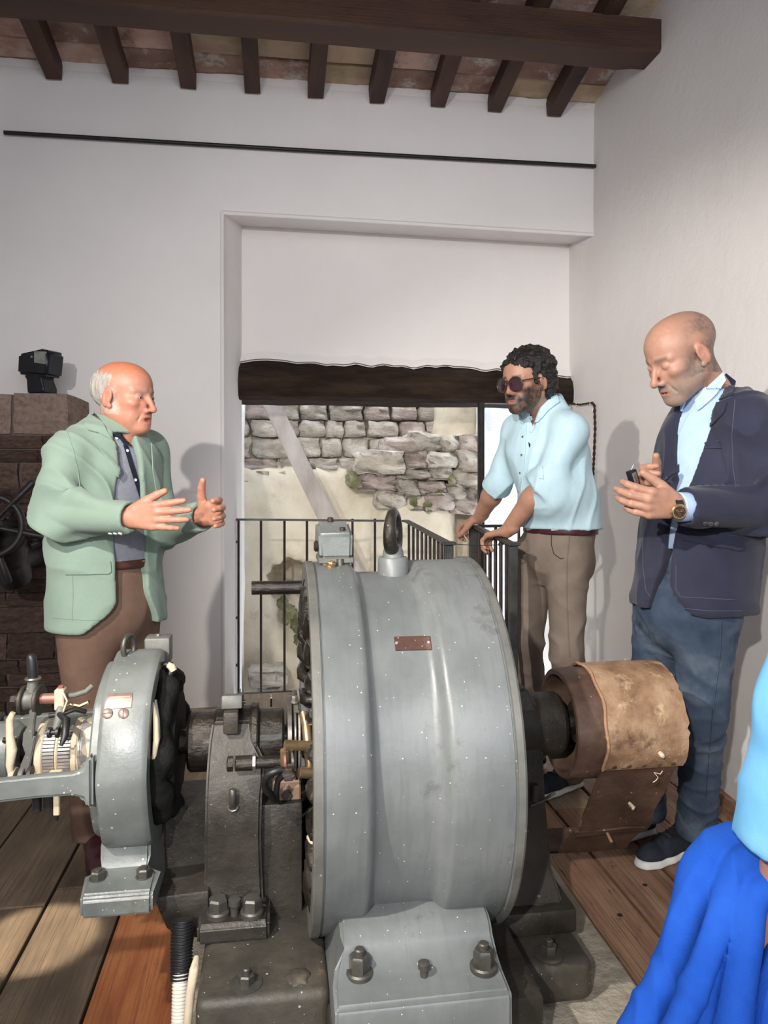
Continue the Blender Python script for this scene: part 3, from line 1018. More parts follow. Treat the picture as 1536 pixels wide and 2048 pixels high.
box('post_cap', (e1.x - .024, e1.y - .024, e1.z - .010), (e1.x + .024, e1.y + .024, e1.z + .004), M['rail_flat'], railA, .003)

f0 = P(948, 1050, 3.42); f1 = P(1026, 1086, 2.78)
railB = empty('railing', (f1.x, f1.y, 0), 'dark iron railing that the bearded man in light blue leans on', 'railing', 'iron railings by the opening')
flat_rail('top_rail', f0, f1, railB, .036)
for t in (.16, .32, .46, .60, .73, .86):
    q = f0.lerp(f1, t)
    baluster(railB, (q.x, q.y, q.z - .01), (q.x, q.y, .002), .008)
box('end_post', (f1.x - .016, f1.y - .016, .002), (f1.x + .016, f1.y + .016, f1.z - .010), M['rail_flat'], railB, .003)
box('post_cap', (f1.x - .024, f1.y - .024, f1.z - .010), (f1.x + .024, f1.y + .024, f1.z + .004), M['rail_flat'], railB, .003)
box('corner_post', (f0.x - .022, f0.y - .018, .002), (f0.x + .022, f0.y + .018, f0.z - .006), M['rail_flat'], railB, .003)
g1 = Vector((P(1125, 1050, 3.45).x, 3.45, f0.z))      # ends behind the bearded man
flat_rail('top_rail', f0, g1, railB, .026)
flat_rail('bottom_rail', (f0.x, f0.y, .09), (g1.x, g1.y, .09), railB, .022)
for t in (.24, .50, .76, .985):
    q = f0.lerp(g1, t)
    baluster(railB, (q.x, q.y, q.z - .01), (q.x, q.y, .002 if t > .9 else .09))
# thin wire closing the gap between the two railings
a = e1 + Vector((.024, 0, -.006)); b = f1 + Vector((-.024, 0, -.004))
wire = tube('closing_wire', [a, a.lerp(b, .25) + Vector((0, 0, -.004)), a.lerp(b, .5) + Vector((0, 0, -.006)), a.lerp(b, .75) + Vector((0, 0, -.004)), b], .0016, M['iron_black'], None, 6)
tag(wire, 'thin dark wire strung between the two railing ends', 'wire')

# ================================================================== WALL FIXTURES
# iron tie rod across the back wall
za = P(8, 265, WALL_Y - .03); zb = P(1203, 333, WALL_Y - .03)
rod = empty('tie_rod', (0, WALL_Y - .03, za.z), 'long thin dark iron tie rod running along the top of the back wall', 'tie rod')
tube('rod', [za, (za + zb) / 2 + Vector((0, 0, -.004)), zb], .011, M['iron_black'], rod, 10)
q = P(458, 291, WALL_Y - .03)
bm = bmesh.new()
bmesh.ops.create_icosphere(bm, subdivisions=2, radius=1)
for v in bm.verts: v.co = Vector((v.co.x * .065, v.co.y * .012, v.co.z * .008)) + q + Vector((0, .006, .010))
from_bm('plaster_dab', bm, M['plaster'], rod, 60)
lathe('end_cap', [(-.004, 0), (-.004, .014), (.012, .014), (.012, 0)], zb, M['iron_rust'], rod, (1, 0, 0), 12)

# twisted brown cable on the right wall, with porcelain knobs
M['cloth_cable'] = pm('cloth_cable', [(.035, .018, .012), (.07, .035, .022)], 90, .7, spec=.2)
M['porcelain'] = pm('porcelain', [(.80, .79, .76), (.88, .87, .84)], 6, .25, spec=.5)


def on_right_wall(px, py, off=.018):
    X = 1.86
    for _ in range(6):
        q = PX(px, py, X)
        X = wall_x(q.y, q.z) - off
    return PX(px, py, X)


cable = empty('wall_cable', on_right_wall(1188, 806), 'brown twisted cable with white porcelain knobs on the right wall behind the bearded man', 'cable')
ctrl = [on_right_wall(*p) for p in ((1136, 806), (1160, 809), (1184, 805), (1189, 812), (1190, 860), (1188, 910), (1186, 950), (1184, 985))]
dense = []
for a, b in zip(ctrl, ctrl[1:]):
    for k in range(14): dense.append(a.lerp(b, k / 14))
dense.append(ctrl[-1])
for ph in (0, PI):
    pts = []
    for i, p in enumerate(dense):
        a = i * .9 + ph
        pts.append(p + Vector((math.cos(a) * .0045, math.sin(a) * .0045, math.cos(a) * .0025)))
    tube('strand', pts, .0045, M['cloth_cable'], cable, 6, 80)
for p in ((1158, 809), (1186, 806), (1190, 820), (1184, 984)):
    q = on_right_wall(p[0], p[1], .0)
    lathe('porcelain_knob', [(0, 0), (0, .011), (.006, .011), (.009, .007), (.013, .007), (.016, .011), (.022, .010), (.024, 0)], q, M['porcelain'], cable, (-1, 0, 0), 14)

# ------------------------------------------------------------------ stone pier on the left
PYF = 3.80
pier = empty('wall_pier', (-1.2, PYF, 0), 'dark exposed brick and stone pier at the left of the back wall', None, None, 'structure')
pz1 = P(100, 786, PYF).z; px1 = P(136, 1000, PYF).x
box('pier_core', (LX + .002, PYF + .025, 0.001), (px1 - .018, WALL_Y - .002, pz1 - .012), M['pier_mortar'], pier)
bm = bmesh.new()
pm_l = []
for k in range(8):
    bmk = bmesh.new(); bm_box(bmk, (-.5, -.5, -.5), (.5, .5, .5))
    bmesh.ops.subdivide_edges(bmk, edges=bmk.edges, cuts=2, use_grid_fill=True)
    for v in bmk.verts:
        p = v.co.copy()
        v.co = p * (1 - .035 * (p.length / .5 - 1)) + Vector((mnoise.noise((p.x * 2 + k * 5, p.y, p.z)), mnoise.noise((p.x, p.y * 2 + k * 5, p.z * 3)), mnoise.noise((p.x, p.y, p.z * 2 + k * 5)))) * .05
    bmesh.ops.recalc_face_normals(bmk, faces=bmk.faces)
    out = []
    for mk in ('pier_brick', 'pier_stone'):
        me = bpy.data.meshes.new('brick'); bmk.to_mesh(me); me.materials.append(M[mk]); out.append(me)
    bmk.free()
    pm_l.append(out)
bm.free()
z = 0.005; r = 0
while z < pz1 - .06:
    last = z > pz1 - .24
    h = pz1 - .0 - z if last else random.choice((.06, .065, .07, .13))
    x = LX + (0 if r % 2 else -.06)
    while x < px1 - .03:
        w = .27 if last else random.choice((.14, .22, .25))
        x1 = min(x + w, px1)
        if px1 - x1 < .05: x1 = px1
        xa = max(x, LX + .002)
        if x1 - xa < .03: x = x1; continue
        st = last
        o = link('stone' if st else 'brick', random.choice(pm_l)[1 if st else 0], None, pier)
        dep = (WALL_Y - PYF) + random.uniform(-.012, .012)
        o.location = ((xa + x1) / 2 - pier.location.x, WALL_Y - .004 - dep / 2 - pier.location.y, z + h / 2)
        o.scale = (x1 - xa - .006, dep, h - .006)
        x = x1
    z += h; r += 1

# ------------------------------------------------------------------ black emergency lamp standing on the pier
M['black_plastic'] = pm('black_plastic', [(.006, .007, .011), (.012, .013, .018)], 12, .35, spec=.4)
M['lens'] = pm('lens', [(.16, .17, .16), (.26, .27, .25)], 30, .2, spec=.6)
LYD = PYF + .13
lc = P(82, 785, LYD); lc.z = pz1 + .002
lampo = empty('portable_lamp', lc, 'black portable lamp with a square grey lens standing on the stone pier', 'lamp')
Rl = Matrix.Rotation(math.radians(-28), 4, 'Z')


def lp(x, y, z): return lc + (Rl @ Vector((x, y, z)))


bm = bmesh.new()
# foot: short leaning column
rings = []
for z, cx, hx, hy in ((0, 0.01, .052, .05), (.03, .008, .055, .05), (.075, -.004, .050, .046), (.105, -.012, .058, .05)):
    rings.append([bm.verts.new(lp(cx + sx * hx, sy * hy, z)) for sx, sy in ((-1, -1), (1, -1), (1, 1), (-1, 1))])
for A, B in zip(rings, rings[1:]):
    for k in range(4): bm.faces.new((A[k], A[(k + 1) % 4], B[(k + 1) % 4], B[k]))
bm.faces.new(rings[0][::-1]); bm.faces.new(rings[-1])
bmesh.ops.recalc_face_normals(bm, faces=bm.faces)
bmesh.ops.bevel(bm, geom=[e for e in bm.edges if e.calc_face_angle(0) > .5], offset=.010, segments=3, affect='EDGES')
from_bm('battery_foot', bm, M['black_plastic'], lampo, 40)
bm = bmesh.new()
hd = [(-.105, -.055, .105), (.085, -.055, .085), (.10, -.055, .205), (.065, -.055, .225), (-.10, -.055, .205)]
bm_prism(bm, [lp(*p) for p in hd], (Rl @ Vector((0, .115, 0))))
bmesh.ops.recalc_face_normals(bm, faces=bm.faces)
bmesh.ops.bevel(bm, geom=[e for e in bm.edges if e.calc_face_angle(0) > .2], offset=.014, segments=3, affect='EDGES')
from_bm('lamp_head', bm, M['black_plastic'], lampo, 40)
from_py('lens', [lp(.012, -.0565, .155), lp(.080, -.0565, .145), lp(.085, -.0565, .205), lp(.012, -.0565, .212), lp(.012, -.050, .155), lp(.080, -.050, .145), lp(.085, -.050, .205), lp(.012, -.050, .212)],
        [(0, 1, 2, 3), (4, 7, 6, 5), (0, 4, 5, 1), (1, 5, 6, 2), (2, 6, 7, 3), (3, 7, 4, 0)], M['lens'], lampo)
lathe('switch_screw', [(0, 0), (0, .006), (.004, .005), (.005, 0)], lp(-.004, -.055, .185), M['lens'], lampo, Rl @ Vector((0, -1, 0)), 10)

# ------------------------------------------------------------------ black iron handwheel on its spindle, left edge
hw = P(-22, 1052, 3.25)
wheel = empty('valve_handwheel', hw, 'black iron valve handwheel with projecting handle spokes at the left edge', 'handwheel')
axis = Vector((.12, -1, .05)).normalized()
xx, yy, dd = frame_of(axis)
bm = bmesh.new()
ring_pts = []
for k in range(37):
    a = 2 * PI * k / 36
    ring_pts.append(hw + (xx * math.cos(a) + yy * math.sin(a)) * .125)
bm_tube(bm, ring_pts, .016, 10, False)
from_bm('rim', bm, M['iron_black'], wheel, 60)
for k in range(6):
    a = math.radians(47 - 60 * k)
    # image right = +x, image up = +z on this wheel
    r = Vector((1, 0.1, 0)) * math.cos(a) + Vector((0, 0, 1)) * math.sin(a)
    tube('spoke', [hw + r * .02, hw + r * .10, hw + r * .14, hw + r * .24, hw + r * .25], [.011, .011, .014, .018, .012], M['iron_black'], wheel, 10)
lathe('hub', [(-.03, 0), (-.03, .045), (.02, .045), (.035, .03), (.035, 0)], hw, M['iron_black'], wheel, axis, 20)
tube('spindle', [hw - axis * .02, hw - axis * .52], .02, M['iron_black'], wheel, 12)
bw = P(20, 1125, 3.42)
lathe('valve_body', [(-.10, 0), (-.10, .07), (-.05, .075), (0, .06), (.06, .085), (.12, .085), (.12, 0)], bw, M['iron_black'], wheel, (0, -.6, .8), 24)
tube('valve_stand', [bw, (bw.x, PYF - .014, bw.z)], [.05, .06], M['iron_black'], wheel, 16)
h2 = P(104, 1068, 3.42)
lever = tube('iron_lever', [P(62, 1092, 3.40), P(75, 1086, 3.41), P(100, 1070, 3.44), P(118, 1064, 3.6), P(122, 1062, PYF + .02)], [.014, .013, .016, .018, .018], M['iron_black'], None, 10)
tag(lever, 'short black iron lever projecting from the pier behind the man in green', 'lever')
# ================================================================== THE GENERATOR SET
YC, ZC = 1.90, 0.635
M['paint_grey'] = pm('paint_grey', [(.108, .118, .117), (.140, .150, .149), (.176, .186, .185)], 4.5, .38, .0, rough_var=.12, bump=.10, bscale=30, spec=.55, spots=((.72, .70, .64), 105, .75, .19, 'voronoi'), spots2=((.060, .058, .048), 4.5, .60, .72, 'noise'), grain=((.10, .11, .106), 14, .35, (5, .6, .6)))
M['paint_grey2'] = pm('paint_grey2', [(.100, .112, .106), (.140, .153, .145), (.185, .198, .190)], 6, .36, .0, rough_var=.12, bump=.12, bscale=34, spec=.55, spots=((.66, .63, .55), 90, .6, .28, 'voronoi'), spots2=((.085, .080, .062), 7, .60, .74, 'noise'))
M['paint_rim'] = pm('paint_rim', [(.085, .085, .076), (.125, .125, .112), (.165, .160, .145)], 9, .5, .1, bump=.15, bscale=30, spec=.5, spots=((.55, .50, .40), 60, .5, .22, 'voronoi'))
M['cast_dark'] = pm('cast_dark', [(.020, .017, .014), (.038, .033, .027), (.062, .054, .044)], 7, .40, .25, rough_var=.15, bump=.35, bscale=42, spec=.5, spots=((.30, .26, .20), 120, .55, .22, 'voronoi'))
M['cast_bed'] = pm('cast_bed', [(.030, .028, .023), (.055, .049, .040), (.092, .080, .063)], 6, .46, .15, rough_var=.14, bump=.3, bscale=36, spec=.45, spots=((.55, .52, .46), 80, .7, .24, 'voronoi'), spots2=((.17, .115, .065), 6, .62, .74, 'noise'))
M['oily'] = pm('oily', [(.012, .010, .008), (.028, .023, .018), (.060, .050, .040)], 11, .24, .5, rough_var=.12, bump=.6, bscale=26, bstretch=(1, 1, 2.5), spec=.6, coat=.3)
M['steel_worn'] = pm('steel_worn', [(.16, .15, .135), (.30, .28, .25), (.42, .39, .34)], 12, .34, .8, bump=.1, bscale=60, spec=.5)
M['bolt_steel'] = pm('bolt_steel', [(.065, .062, .055), (.115, .108, .095)], 20, .38, .5, bump=.15, bscale=80, spec=.5)
M['brass'] = pm('brass', [(.28, .19, .10), (.46, .33, .19), (.55, .42, .27)], 14, .32, .8, spec=.5)
M['copper_rod'] = pm('copper_rod', [(.25, .10, .075), (.34, .15, .115)], 14, .45, .3, spec=.5)
M['plate_red'] = pm('plate_red', [(.070, .036, .029), (.11, .058, .046)], 30, .45, .3, bump=.2, bscale=120, spec=.4, spots=((.50, .44, .38), 150, .7, .30, 'voronoi'))
M['plate_copper'] = pm('plate_copper', [(.26, .155, .125), (.40, .27, .22)], 30, .35, .5, spec=.4)
M['plate_line'] = pm('plate_line', [(.45, .36, .31), (.55, .46, .40)], 30, .35, .5, spec=.4)
M['cloth_dark'] = pm('cloth_dark', [(.006, .006, .006), (.016, .015, .014)], 20, .8, bump=.8, bscale=50, spec=.2)
M['bare_cream'] = pm('bare_cream', [(.50, .40, .27), (.66, .56, .42)], 12, .7, bump=.3, bscale=60, spec=.3)
M['comm_bar'] = pm('comm_bar', [(.24, .22, .21), (.42, .39, .37)], 30, .4, .4, stretch=(1, 6, 6), spec=.5)
M['cable_grey'] = pm('cable_grey', [(.10, .10, .085), (.18, .17, .15)], 20, .6)
M['rubber'] = pm('rubber', [(.008, .008, .009), (.018, .018, .018)], 20, .45)
M['conduit_white'] = pm('conduit_white', [(.62, .60, .52), (.74, .72, .64)], 8, .5)

M['belt_edge_tan'] = pm('tan_block', [(.22, .14, .10), (.34, .23, .16)], 20, .6)
gen = empty('generator_set', (.3, YC, 0), 'large grey antique generator set with bolted bearings and belt pulley filling the foreground', 'generator')


def ring_obj(name, prof, mat, parent, seg=96, smooth=30, yc=YC, zc=ZC): return lathe(name, prof, (0, yc, zc), mat, parent, (1, 0, 0), seg, True, smooth)


# ------------------------------------------------------------------ stator frame (the drum)
prof = [(.080, .375), (.080, .437), (.0825, .4405), (.0975, .4405), (.0985, .437), (.1005, .437), (.1015, .4405), (.180, .4410), (.188, .4390), (.195, .432), (.201, .420), (.208, .4135), (.218, .4115),
        (.328, .4115), (.338, .4140), (.346, .421), (.352, .4325), (.358, .4385), (.366, .4410), (.489, .4405), (.4905, .4380), (.4925, .4380), (.494, .447), (.508, .447), (.511, .444), (.511, .375)]
drum = ring_obj('stator_frame', prof, M['paint_grey'], gen, 160, 34)
# rust coloured rim of the left edge, a separate clamping ring
ring_obj('clamping_ring', [(.0765, .395), (.0765, .4405), (.079, .4425), (.0955, .4425), (.0965, .440), (.0965, .395)], M['paint_rim'], drum, 128)
ring_obj('rear_rim', [(.4935, .40), (.4935, .4480), (.5075, .4485), (.5125, .4450), (.5125, .40)], M['paint_rim'], drum, 128)
# windings inside the left end, and slotted core
ring_obj('stator_core', [(.13, .28), (.13, .372), (.45, .372), (.45, .28)], M['cloth_dark'], drum, 96)
for k in range(28):
    a = 2 * PI * k / 28
    c = Vector((.085, YC + .335 * math.cos(a), ZC + .335 * math.sin(a)))
    rad = Vector((0, math.cos(a), math.sin(a)))
    tube('coil_end', [c - rad * .045 + Vector((.05, 0, 0)), c - rad * .045 + Vector((.012, 0, 0)), c - rad * .02 + Vector((-.004, 0, 0)), c + rad * .01 + Vector((-.004, 0, 0)), c + rad * .03 + Vector((-.002, 0, 0)), c + rad * .034 + Vector((.05, 0, 0))], .017, M['oily'], drum, 8)
ring_obj('rotor', [(.12, .05), (.12, .26), (.44, .26), (.44, .05)], M['cast_dark'], gen, 64)
# front foot and rear foot
def foot_poly(sg):
    pts = [(1.385, .218), (1.385, .284), (1.392, .294), (1.452, .300), (1.478, .312), (1.498, .340), (1.510, .358), (1.53, .368), (1.62, .376), (1.70, .30), (1.70, .218)]
    return [((YC + (y - YC) * sg), z) for y, z in pts]
for sg, nm in ((1, 'front_foot'), (-1, 'rear_foot')):
    bm = bmesh.new()
    poly = foot_poly(sg)
    # widening towards the flange
    A, B = [], []
    for y, z in poly:
        wide = max(0, min(1, (.34 - z) / .05))
        A.append(bm.verts.new((.133 - .022 * wide, y, z))); B.append(bm.verts.new((.452 + .006 * wide, y, z)))
    n = len(A)
    bm.faces.new(A); bm.faces.new(B[::-1])
    for i in range(n): bm.faces.new((A[i], B[i], B[(i + 1) % n], A[(i + 1) % n]))
    bmesh.ops.recalc_face_normals(bm, faces=bm.faces)
    bmesh.ops.bevel(bm, geom=[e for e in bm.edges if e.calc_face_angle(0) > .7], offset=.007, segments=3, affect='EDGES')
    ft = from_bm(nm, bm, M['paint_grey'], gen, 38)
    if sg == 1:
        front_foot = ft
        for (px, py, tn) in ((719, 1950, .2), (967, 1938, .45)):
            c = PZ(px, py, .299)
            bolt('foot_bolt', c, M['bolt_steel'], ft, (0, 0, 1), .0215, .030, .028, .012, tn, .012)
        c = PZ(848, 1953, .299)
        lathe('stud', [(0, 0), (0, .0075), (.016, .008), (.017, .012), (.028, .012), (.030, .009), (.030, 0)], c, M['bolt_steel'], ft, (0, 0, 1), 14)
# eye bolt on top
ex = .302
eb = lathe('eye_boss', [(-.03, 0), (-.03, .041), (.030, .039), (.034, .036), (.034, .028), (.050, .026), (.060, .022), (.060, 0)], (ex, YC - .015, ZC + .42), M['paint_grey'], drum, (0, 0, 1), 32)
cz = ZC + .42 + .060 + .040
bm = bmesh.new()
pts = []
ra = math.radians(68)
for k in range(33):
    a = 2 * PI * k / 32
    pts.append(Vector((ex, YC - .015, cz)) + Vector((math.cos(ra), math.sin(ra), 0)) * (.040 * math.cos(a)) + Vector((0, 0, .047 * math.sin(a))))
bm_tube(bm, pts, [.0165 - .003 * math.sin(2 * PI * k / 32) for k in range(33)], 14, False)
from_bm('lifting_eye', bm, M['oily'], drum, 70)
# oil box standing over the left shoulder of the drum
x0, x1 = .108, .196
bm = bmesh.new()
zb, zf, zr_ = 1.088, 1.152, 1.178
vs = [(x0 + .006, 1.865, zb), (x1 - .002, 1.865, zb), (x1, 1.985, zb + .01), (x0 - .004, 1.985, zb + .01), (x0, 1.865, zf), (x1, 1.865, zf), (x1, 1.985, zr_), (x0, 1.985, zr_)]
v_ = [bm.verts.new(p) for p in vs]
for f in ((0, 1, 5, 4), (1, 2, 6, 5), (2, 3, 7, 6), (3, 0, 4, 7), (4, 5, 6, 7), (3, 2, 1, 0)): bm.faces.new([v_[i] for i in f])
bmesh.ops.recalc_face_normals(bm, faces=bm.faces)
bmesh.ops.bevel(bm, geom=bm.edges[:], offset=.008, segments=3, affect='EDGES')
obx = from_bm('terminal_box', bm, M['paint_grey2'], drum, 40)
box('box_base', (x0 + .001, 1.860, zb - .012), (x1 + .003, 1.99, zb + .003), M['paint_rim'], obx, .003)
lathe('cover_screw', [(0, 0), (0, .008), (.008, .007), (.009, 0)], (.172, 1.895, 1.158), M['iron_rust'], obx, (0, 0, 1), 10)
lathe('cover_screw', [(0, 0), (0, .009), (.010, .008), (.012, 0)], (.147, 1.975, 1.176), M['iron_rust'], obx, (0, 0, 1), 10)
lathe('side_knob', [(0, 0), (0, .013), (.006, .015), (.010, .010), (.010, 0)], (x0 + .001, 1.90, 1.118), M['iron_rust'], obx, (-1, 0, 0), 14)
for dx, dy in ((.030, 1.885), (.055, 1.90), (.030, 1.965), (.07, 1.96)):
    tube('support_pin', [(x0 + dx, dy, 1.055), (x0 + dx, dy, 1.085)], .0075, M['bolt_steel'], obx, 10)
tube('clamp_rod', [(x0 + .055, 1.862, 1.088), (x0 + .055, 1.858, 1.064), (x0 + .055, 1.835, 1.056)], .0095, M['bolt_steel'], obx, 12)
for (dx, yy, zz) in ((.022, 1.872, 1.078), (.034, 1.852, 1.072), (.030, 1.840, 1.0745)):
    bolt('brass_nut', (x0 + dx, yy, zz - .004), M['brass'], obx, (.2, -.3, 1), .010, .010, .013, .004, dx * 30)

# nameplates laid on the drum and the exciter
dbv = None


def surface_patch(name, tree, poly_px, mat, parent, off=.002, thick=.002, cuts=3, smooth=60, extra=None, bevel=0):
    """a thin sheet lying on a surface; its outline is read off the photograph"""
    bm = bmesh.new()
    vs = [bm.verts.new((p[0], p[1], 0)) for p in poly_px]
    f = bm.faces.new(vs)
    bmesh.ops.triangulate(bm, faces=[f])
    for _ in range(cuts):
        bmesh.ops.subdivide_edges(bm, edges=bm.edges[:], cuts=1)
        bmesh.ops.triangulate(bm, faces=bm.faces[:])
    o = Vector((0, 0, CAMH))
    bad = []
    last = None
    for v in bm.verts:
        a, b = _ray(v.co.x)
        d = Vector((a, b, (HYP - v.co.y) / FPX)).normalized()
        loc, nor, i, dist = tree.ray_cast(o, d)
        if loc is None: bad.append((v, d)); continue
        if nor.dot(d) > 0: nor = -nor
        v.co = loc + nor * off
        last = dist
    good = [v for v in bm.verts if v not in [b[0] for b in bad]]
    for v, d in bad:
        # an outline point just beside the body: take the depth of its nearest neighbour
        nb = [e.other_vert(v).co for e in v.link_edges if e.other_vert(v) in good]
        q = sum(nb, Vector()) / len(nb) if nb else o + d * (last or 2.5)
        v.co = o + d * ((q - o).dot(d))
    bmesh.ops.recalc_face_normals(bm, faces=bm.faces)
    bm.normal_update()
    # towards the camera
    s = sum(f.normal.dot(f.calc_center_median() - o) for f in bm.faces)
    if s > 0: bmesh.ops.reverse_faces(bm, faces=bm.faces[:])
    bm.normal_update()
    fr = bm.faces[:]
    r = bmesh.ops.extrude_face_region(bm, geom=fr)
    nv = [g for g in r['geom'] if isinstance(g, bmesh.types.BMVert)]
    bm.normal_update()
    for v in nv: v.co += v.normal * thick
    return from_bm(name, bm, mat, parent, smooth)


def tree_of(o):
    me = o.data
    vs = [o.matrix_basis @ v.co for v in me.vertices]
    # meshes are written in world coordinates
    vs = [Vector(v.co) for v in me.vertices]
    return BVHTree.FromPolygons(vs, [tuple(p.vertices) for p in me.polygons])


dbv = tree_of(drum)
pl = surface_patch('nameplate', dbv, [(788, 1275), (861, 1273), (864, 1300), (791, 1302)], M['plate_red'], drum, .0005, .003, 3)
for (px, py) in ((793, 1288), (859, 1286)):
    a, b = _ray(px); d = Vector((a, b, (HYP - py) / FPX)).normalized()
    loc, nor, i, dist = dbv.ray_cast(Vector((0, 0, CAMH)), d)
    lathe('rivet', [(0, 0), (0, .004), (.003, .003), (.004, 0)], loc + nor * .003, M['plate_line'], drum, nor, 10)

# ------------------------------------------------------------------ shaft, slip rings and brush rods left of the drum
ring_obj('shaft', [(-.62, 0), (-.62, .030), (.82, .030), (.82, 0)], M['oily'], gen, 32)
for xa, xb, r, mk in ((.030, .043, .100, 'steel_worn'), (.046, .053, .115, 'steel_worn'), (.056, .063, .118, 'comm_bar')):
    ring_obj('slip_ring', [(xa, .03), (xa, r - .003), (xa + .002, r), (xb - .002, r), (xb, r - .003), (xb, .03)], M[mk], gen, 64)
def rod(name, p0, p1, r, mat, parent=gen, seg=16): return tube(name, [p0, p1], r, mat, parent, seg)
a = P(570, 1490, 1.70); b = P(640, 1493, 1.72)
br = rod('brush_rod', a, b, .0115, M['brass']); lathe('collar', [(0, .0115), (0, .0145), (.02, .0145), (.02, .0115)], b - Vector((.03, 0, 0)), M['brass'], br, (1, 0, 0), 16)
a = P(598, 1545, 1.70); b = P(640, 1548, 1.72)
br = rod('brush_rod', a, b, .0125, M['brass']); lathe('collar', [(0, .0125), (0, .0155), (.012, .0155), (.012, .0125)], b - Vector((.022, 0, 0)), M['brass'], br, (1, 0, 0), 16)
# oil pipe under the bearing with its elbow, and the insulated lead that hangs from it
q0 = P(470, 1527, 1.705); q1 = P(562, 1523, 1.72)
op = tube('oil_pipe', [q0, q0.lerp(q1, .4), q0.lerp(q1, .42), q1], [.017, .017, .0135, .0135], M['oily'], gen, 16)
bolt('pipe_nut', q0 + Vector((-.004, 0, 0)), M['oily'], op, (-1, 0, 0), .017, .014)
bolt('pipe_nut', q0.lerp(q1, .38), M['steel_worn'], op, (1, 0, 0), .021, .008)
rod('brush_holder', P(569, 1500, 1.70), P(570, 1545, 1.71), .010, M['brass'])
lathe('insulating_washer', [(0, 0), (0, .022), (.005, .022), (.005, 0)], P(566, 1522, 1.705), M['copper_rod'], gen, (1, .1, 0), 24)
lathe('insulating_washer', [(0, 0), (0, .022), (.005, .022), (.005, 0)], P(581, 1522, 1.705), M['steel_worn'], gen, (1, .1, 0), 24)
bolt('terminal_nut', P(577, 1543, 1.69), M['oily'], gen, (0, -1, 0), .016, .02, .018)
tube('lead_wire', [P(576, 1540, 1.69), P(556, 1540, 1.68), P(538, 1548, 1.68), P(528, 1562, 1.69), P(531, 1578, 1.70), P(545, 1592, 1.72), P(551, 1600, 1.75)], .0085, M['rubber'], gen, 10)
tube('lead_wire', [P(572, 1545, 1.70), P(556, 1560, 1.70), P(552, 1585, 1.72), P(553, 1600, 1.75)], .0075, M['rubber'], gen, 10)
# copper brush gear between slip rings and drum
tube('brush_yoke', [P(607, 1425, 1.80), P(613, 1450, 1.78), P(616, 1490, 1.75), P(620, 1550, 1.74)], [.010, .012, .012, .010], M['brass'], gen, 10)
box('brush_clamp', P(592, 1415, 1.80) - Vector((.006, .01, .012)), P(592, 1415, 1.80) + Vector((.008, .01, .012)), M['steel_worn'], gen, .003)
bolt('clamp_nut', P(590, 1405, 1.795), M['steel_worn'], gen, (0, 0, 1), .009, .012, .011)
tb = P(578, 1578, 1.84)
tbo = box('terminal_block', tb - Vector((.040, .03, .040)), tb + Vector((.028, .06, .032)), M['belt_edge_tan'], gen, .004)
bolt('block_bolt', tb + Vector((-.006, -.03, .0)), M['bolt_steel'], tbo, (0, -1, 0), .013, .012)
# the long handle bar sticking out behind the drum's left end
p0 = P(503, 1176, 2.12); p1 = P(640, 1174, 2.12)
hb = tube('projecting_bar', [p0, p0 + Vector((.001, 0, 0)), p1], [.017, .0195, .0195], M['oily'], gen, 20)
# lumpy cream insulation at the lower left of the drum
for (px, py, yy, r) in ((624, 1690, 1.60, .026), (620, 1712, 1.60, .020), (628, 1735, 1.60, .022)):
    bm = bmesh.new(); bmesh.ops.create_icosphere(bm, subdivisions=3, radius=r)
    for v in bm.verts: v.co = v.co * (1 + .35 * mnoise.noise(v.co * 60)); v.co.x *= .8
    bmesh.ops.translate(bm, verts=bm.verts, vec=P(px, py, yy) + Vector((.012, 0.02, 0)))
    from_bm('insulation_lump', bm, M['bare_cream'], drum, 80)
bm = bmesh.new()
bmesh.ops.create_icosphere(bm, subdivisions=4, radius=1)
c = P(622, 1790, 1.60)
for v in bm.verts:
    v.co = Vector((v.co.x * .022, v.co.y * .03, v.co.z * .075)) * (1 + .3 * mnoise.noise(v.co * 4)) + c + Vector((.018, .03, 0))
from_bm('grease_crust', bm, M['oily'], drum, 80)

# ------------------------------------------------------------------ bed plate
bed = empty('bed_plate', (0, 0, 0)); bed.parent = gen; bed.location = -gen.location
bed['label'] = 'dark cast iron bed with bolted lugs'
box('main_bed', (-.157, 1.508, .044), (.112, 2.32, .250), M['cast_bed'], bed, .018, 3)
box('cross_bed', (.105, 1.47, .050), (.555, 2.34, .219), M['cast_dark'], bed, .012, 2)
box('right_lug', (.538, 1.66, .046), (.752, 2.16, .152), M['cast_bed'], bed, .032, 5)
box('upright_web', (-.040, 1.79, .20), (.066, 2.04, .512), M['cast_dark'], bed, .006, 2)
for (px, py, z, kw) in ((493, 1968, .250, dict(r=.017, h=.018, washer=.033, stud=.012, turn=.3)), (1098, 1908, .152, dict(r=.019, h=.020, washer=.036, stud=.012, turn=.5))):
    bolt('anchor_bolt', PZ(px, py, z - .001), M['bolt_steel'], bed, (0, 0, 1), **kw)
c = PZ(597, 1955, .249)
bm = bmesh.new(); bmesh.ops.create_icosphere(bm, subdivisions=3, radius=.026)
for v in bm.verts: v.co = Vector((v.co.x, v.co.y, v.co.z * .38)) * (1 + .3 * mnoise.noise(v.co * 70))
bmesh.ops.translate(bm, verts=bm.verts, vec=c); from_bm('grease_lump', bm, M['cast_bed'], bed, 80)

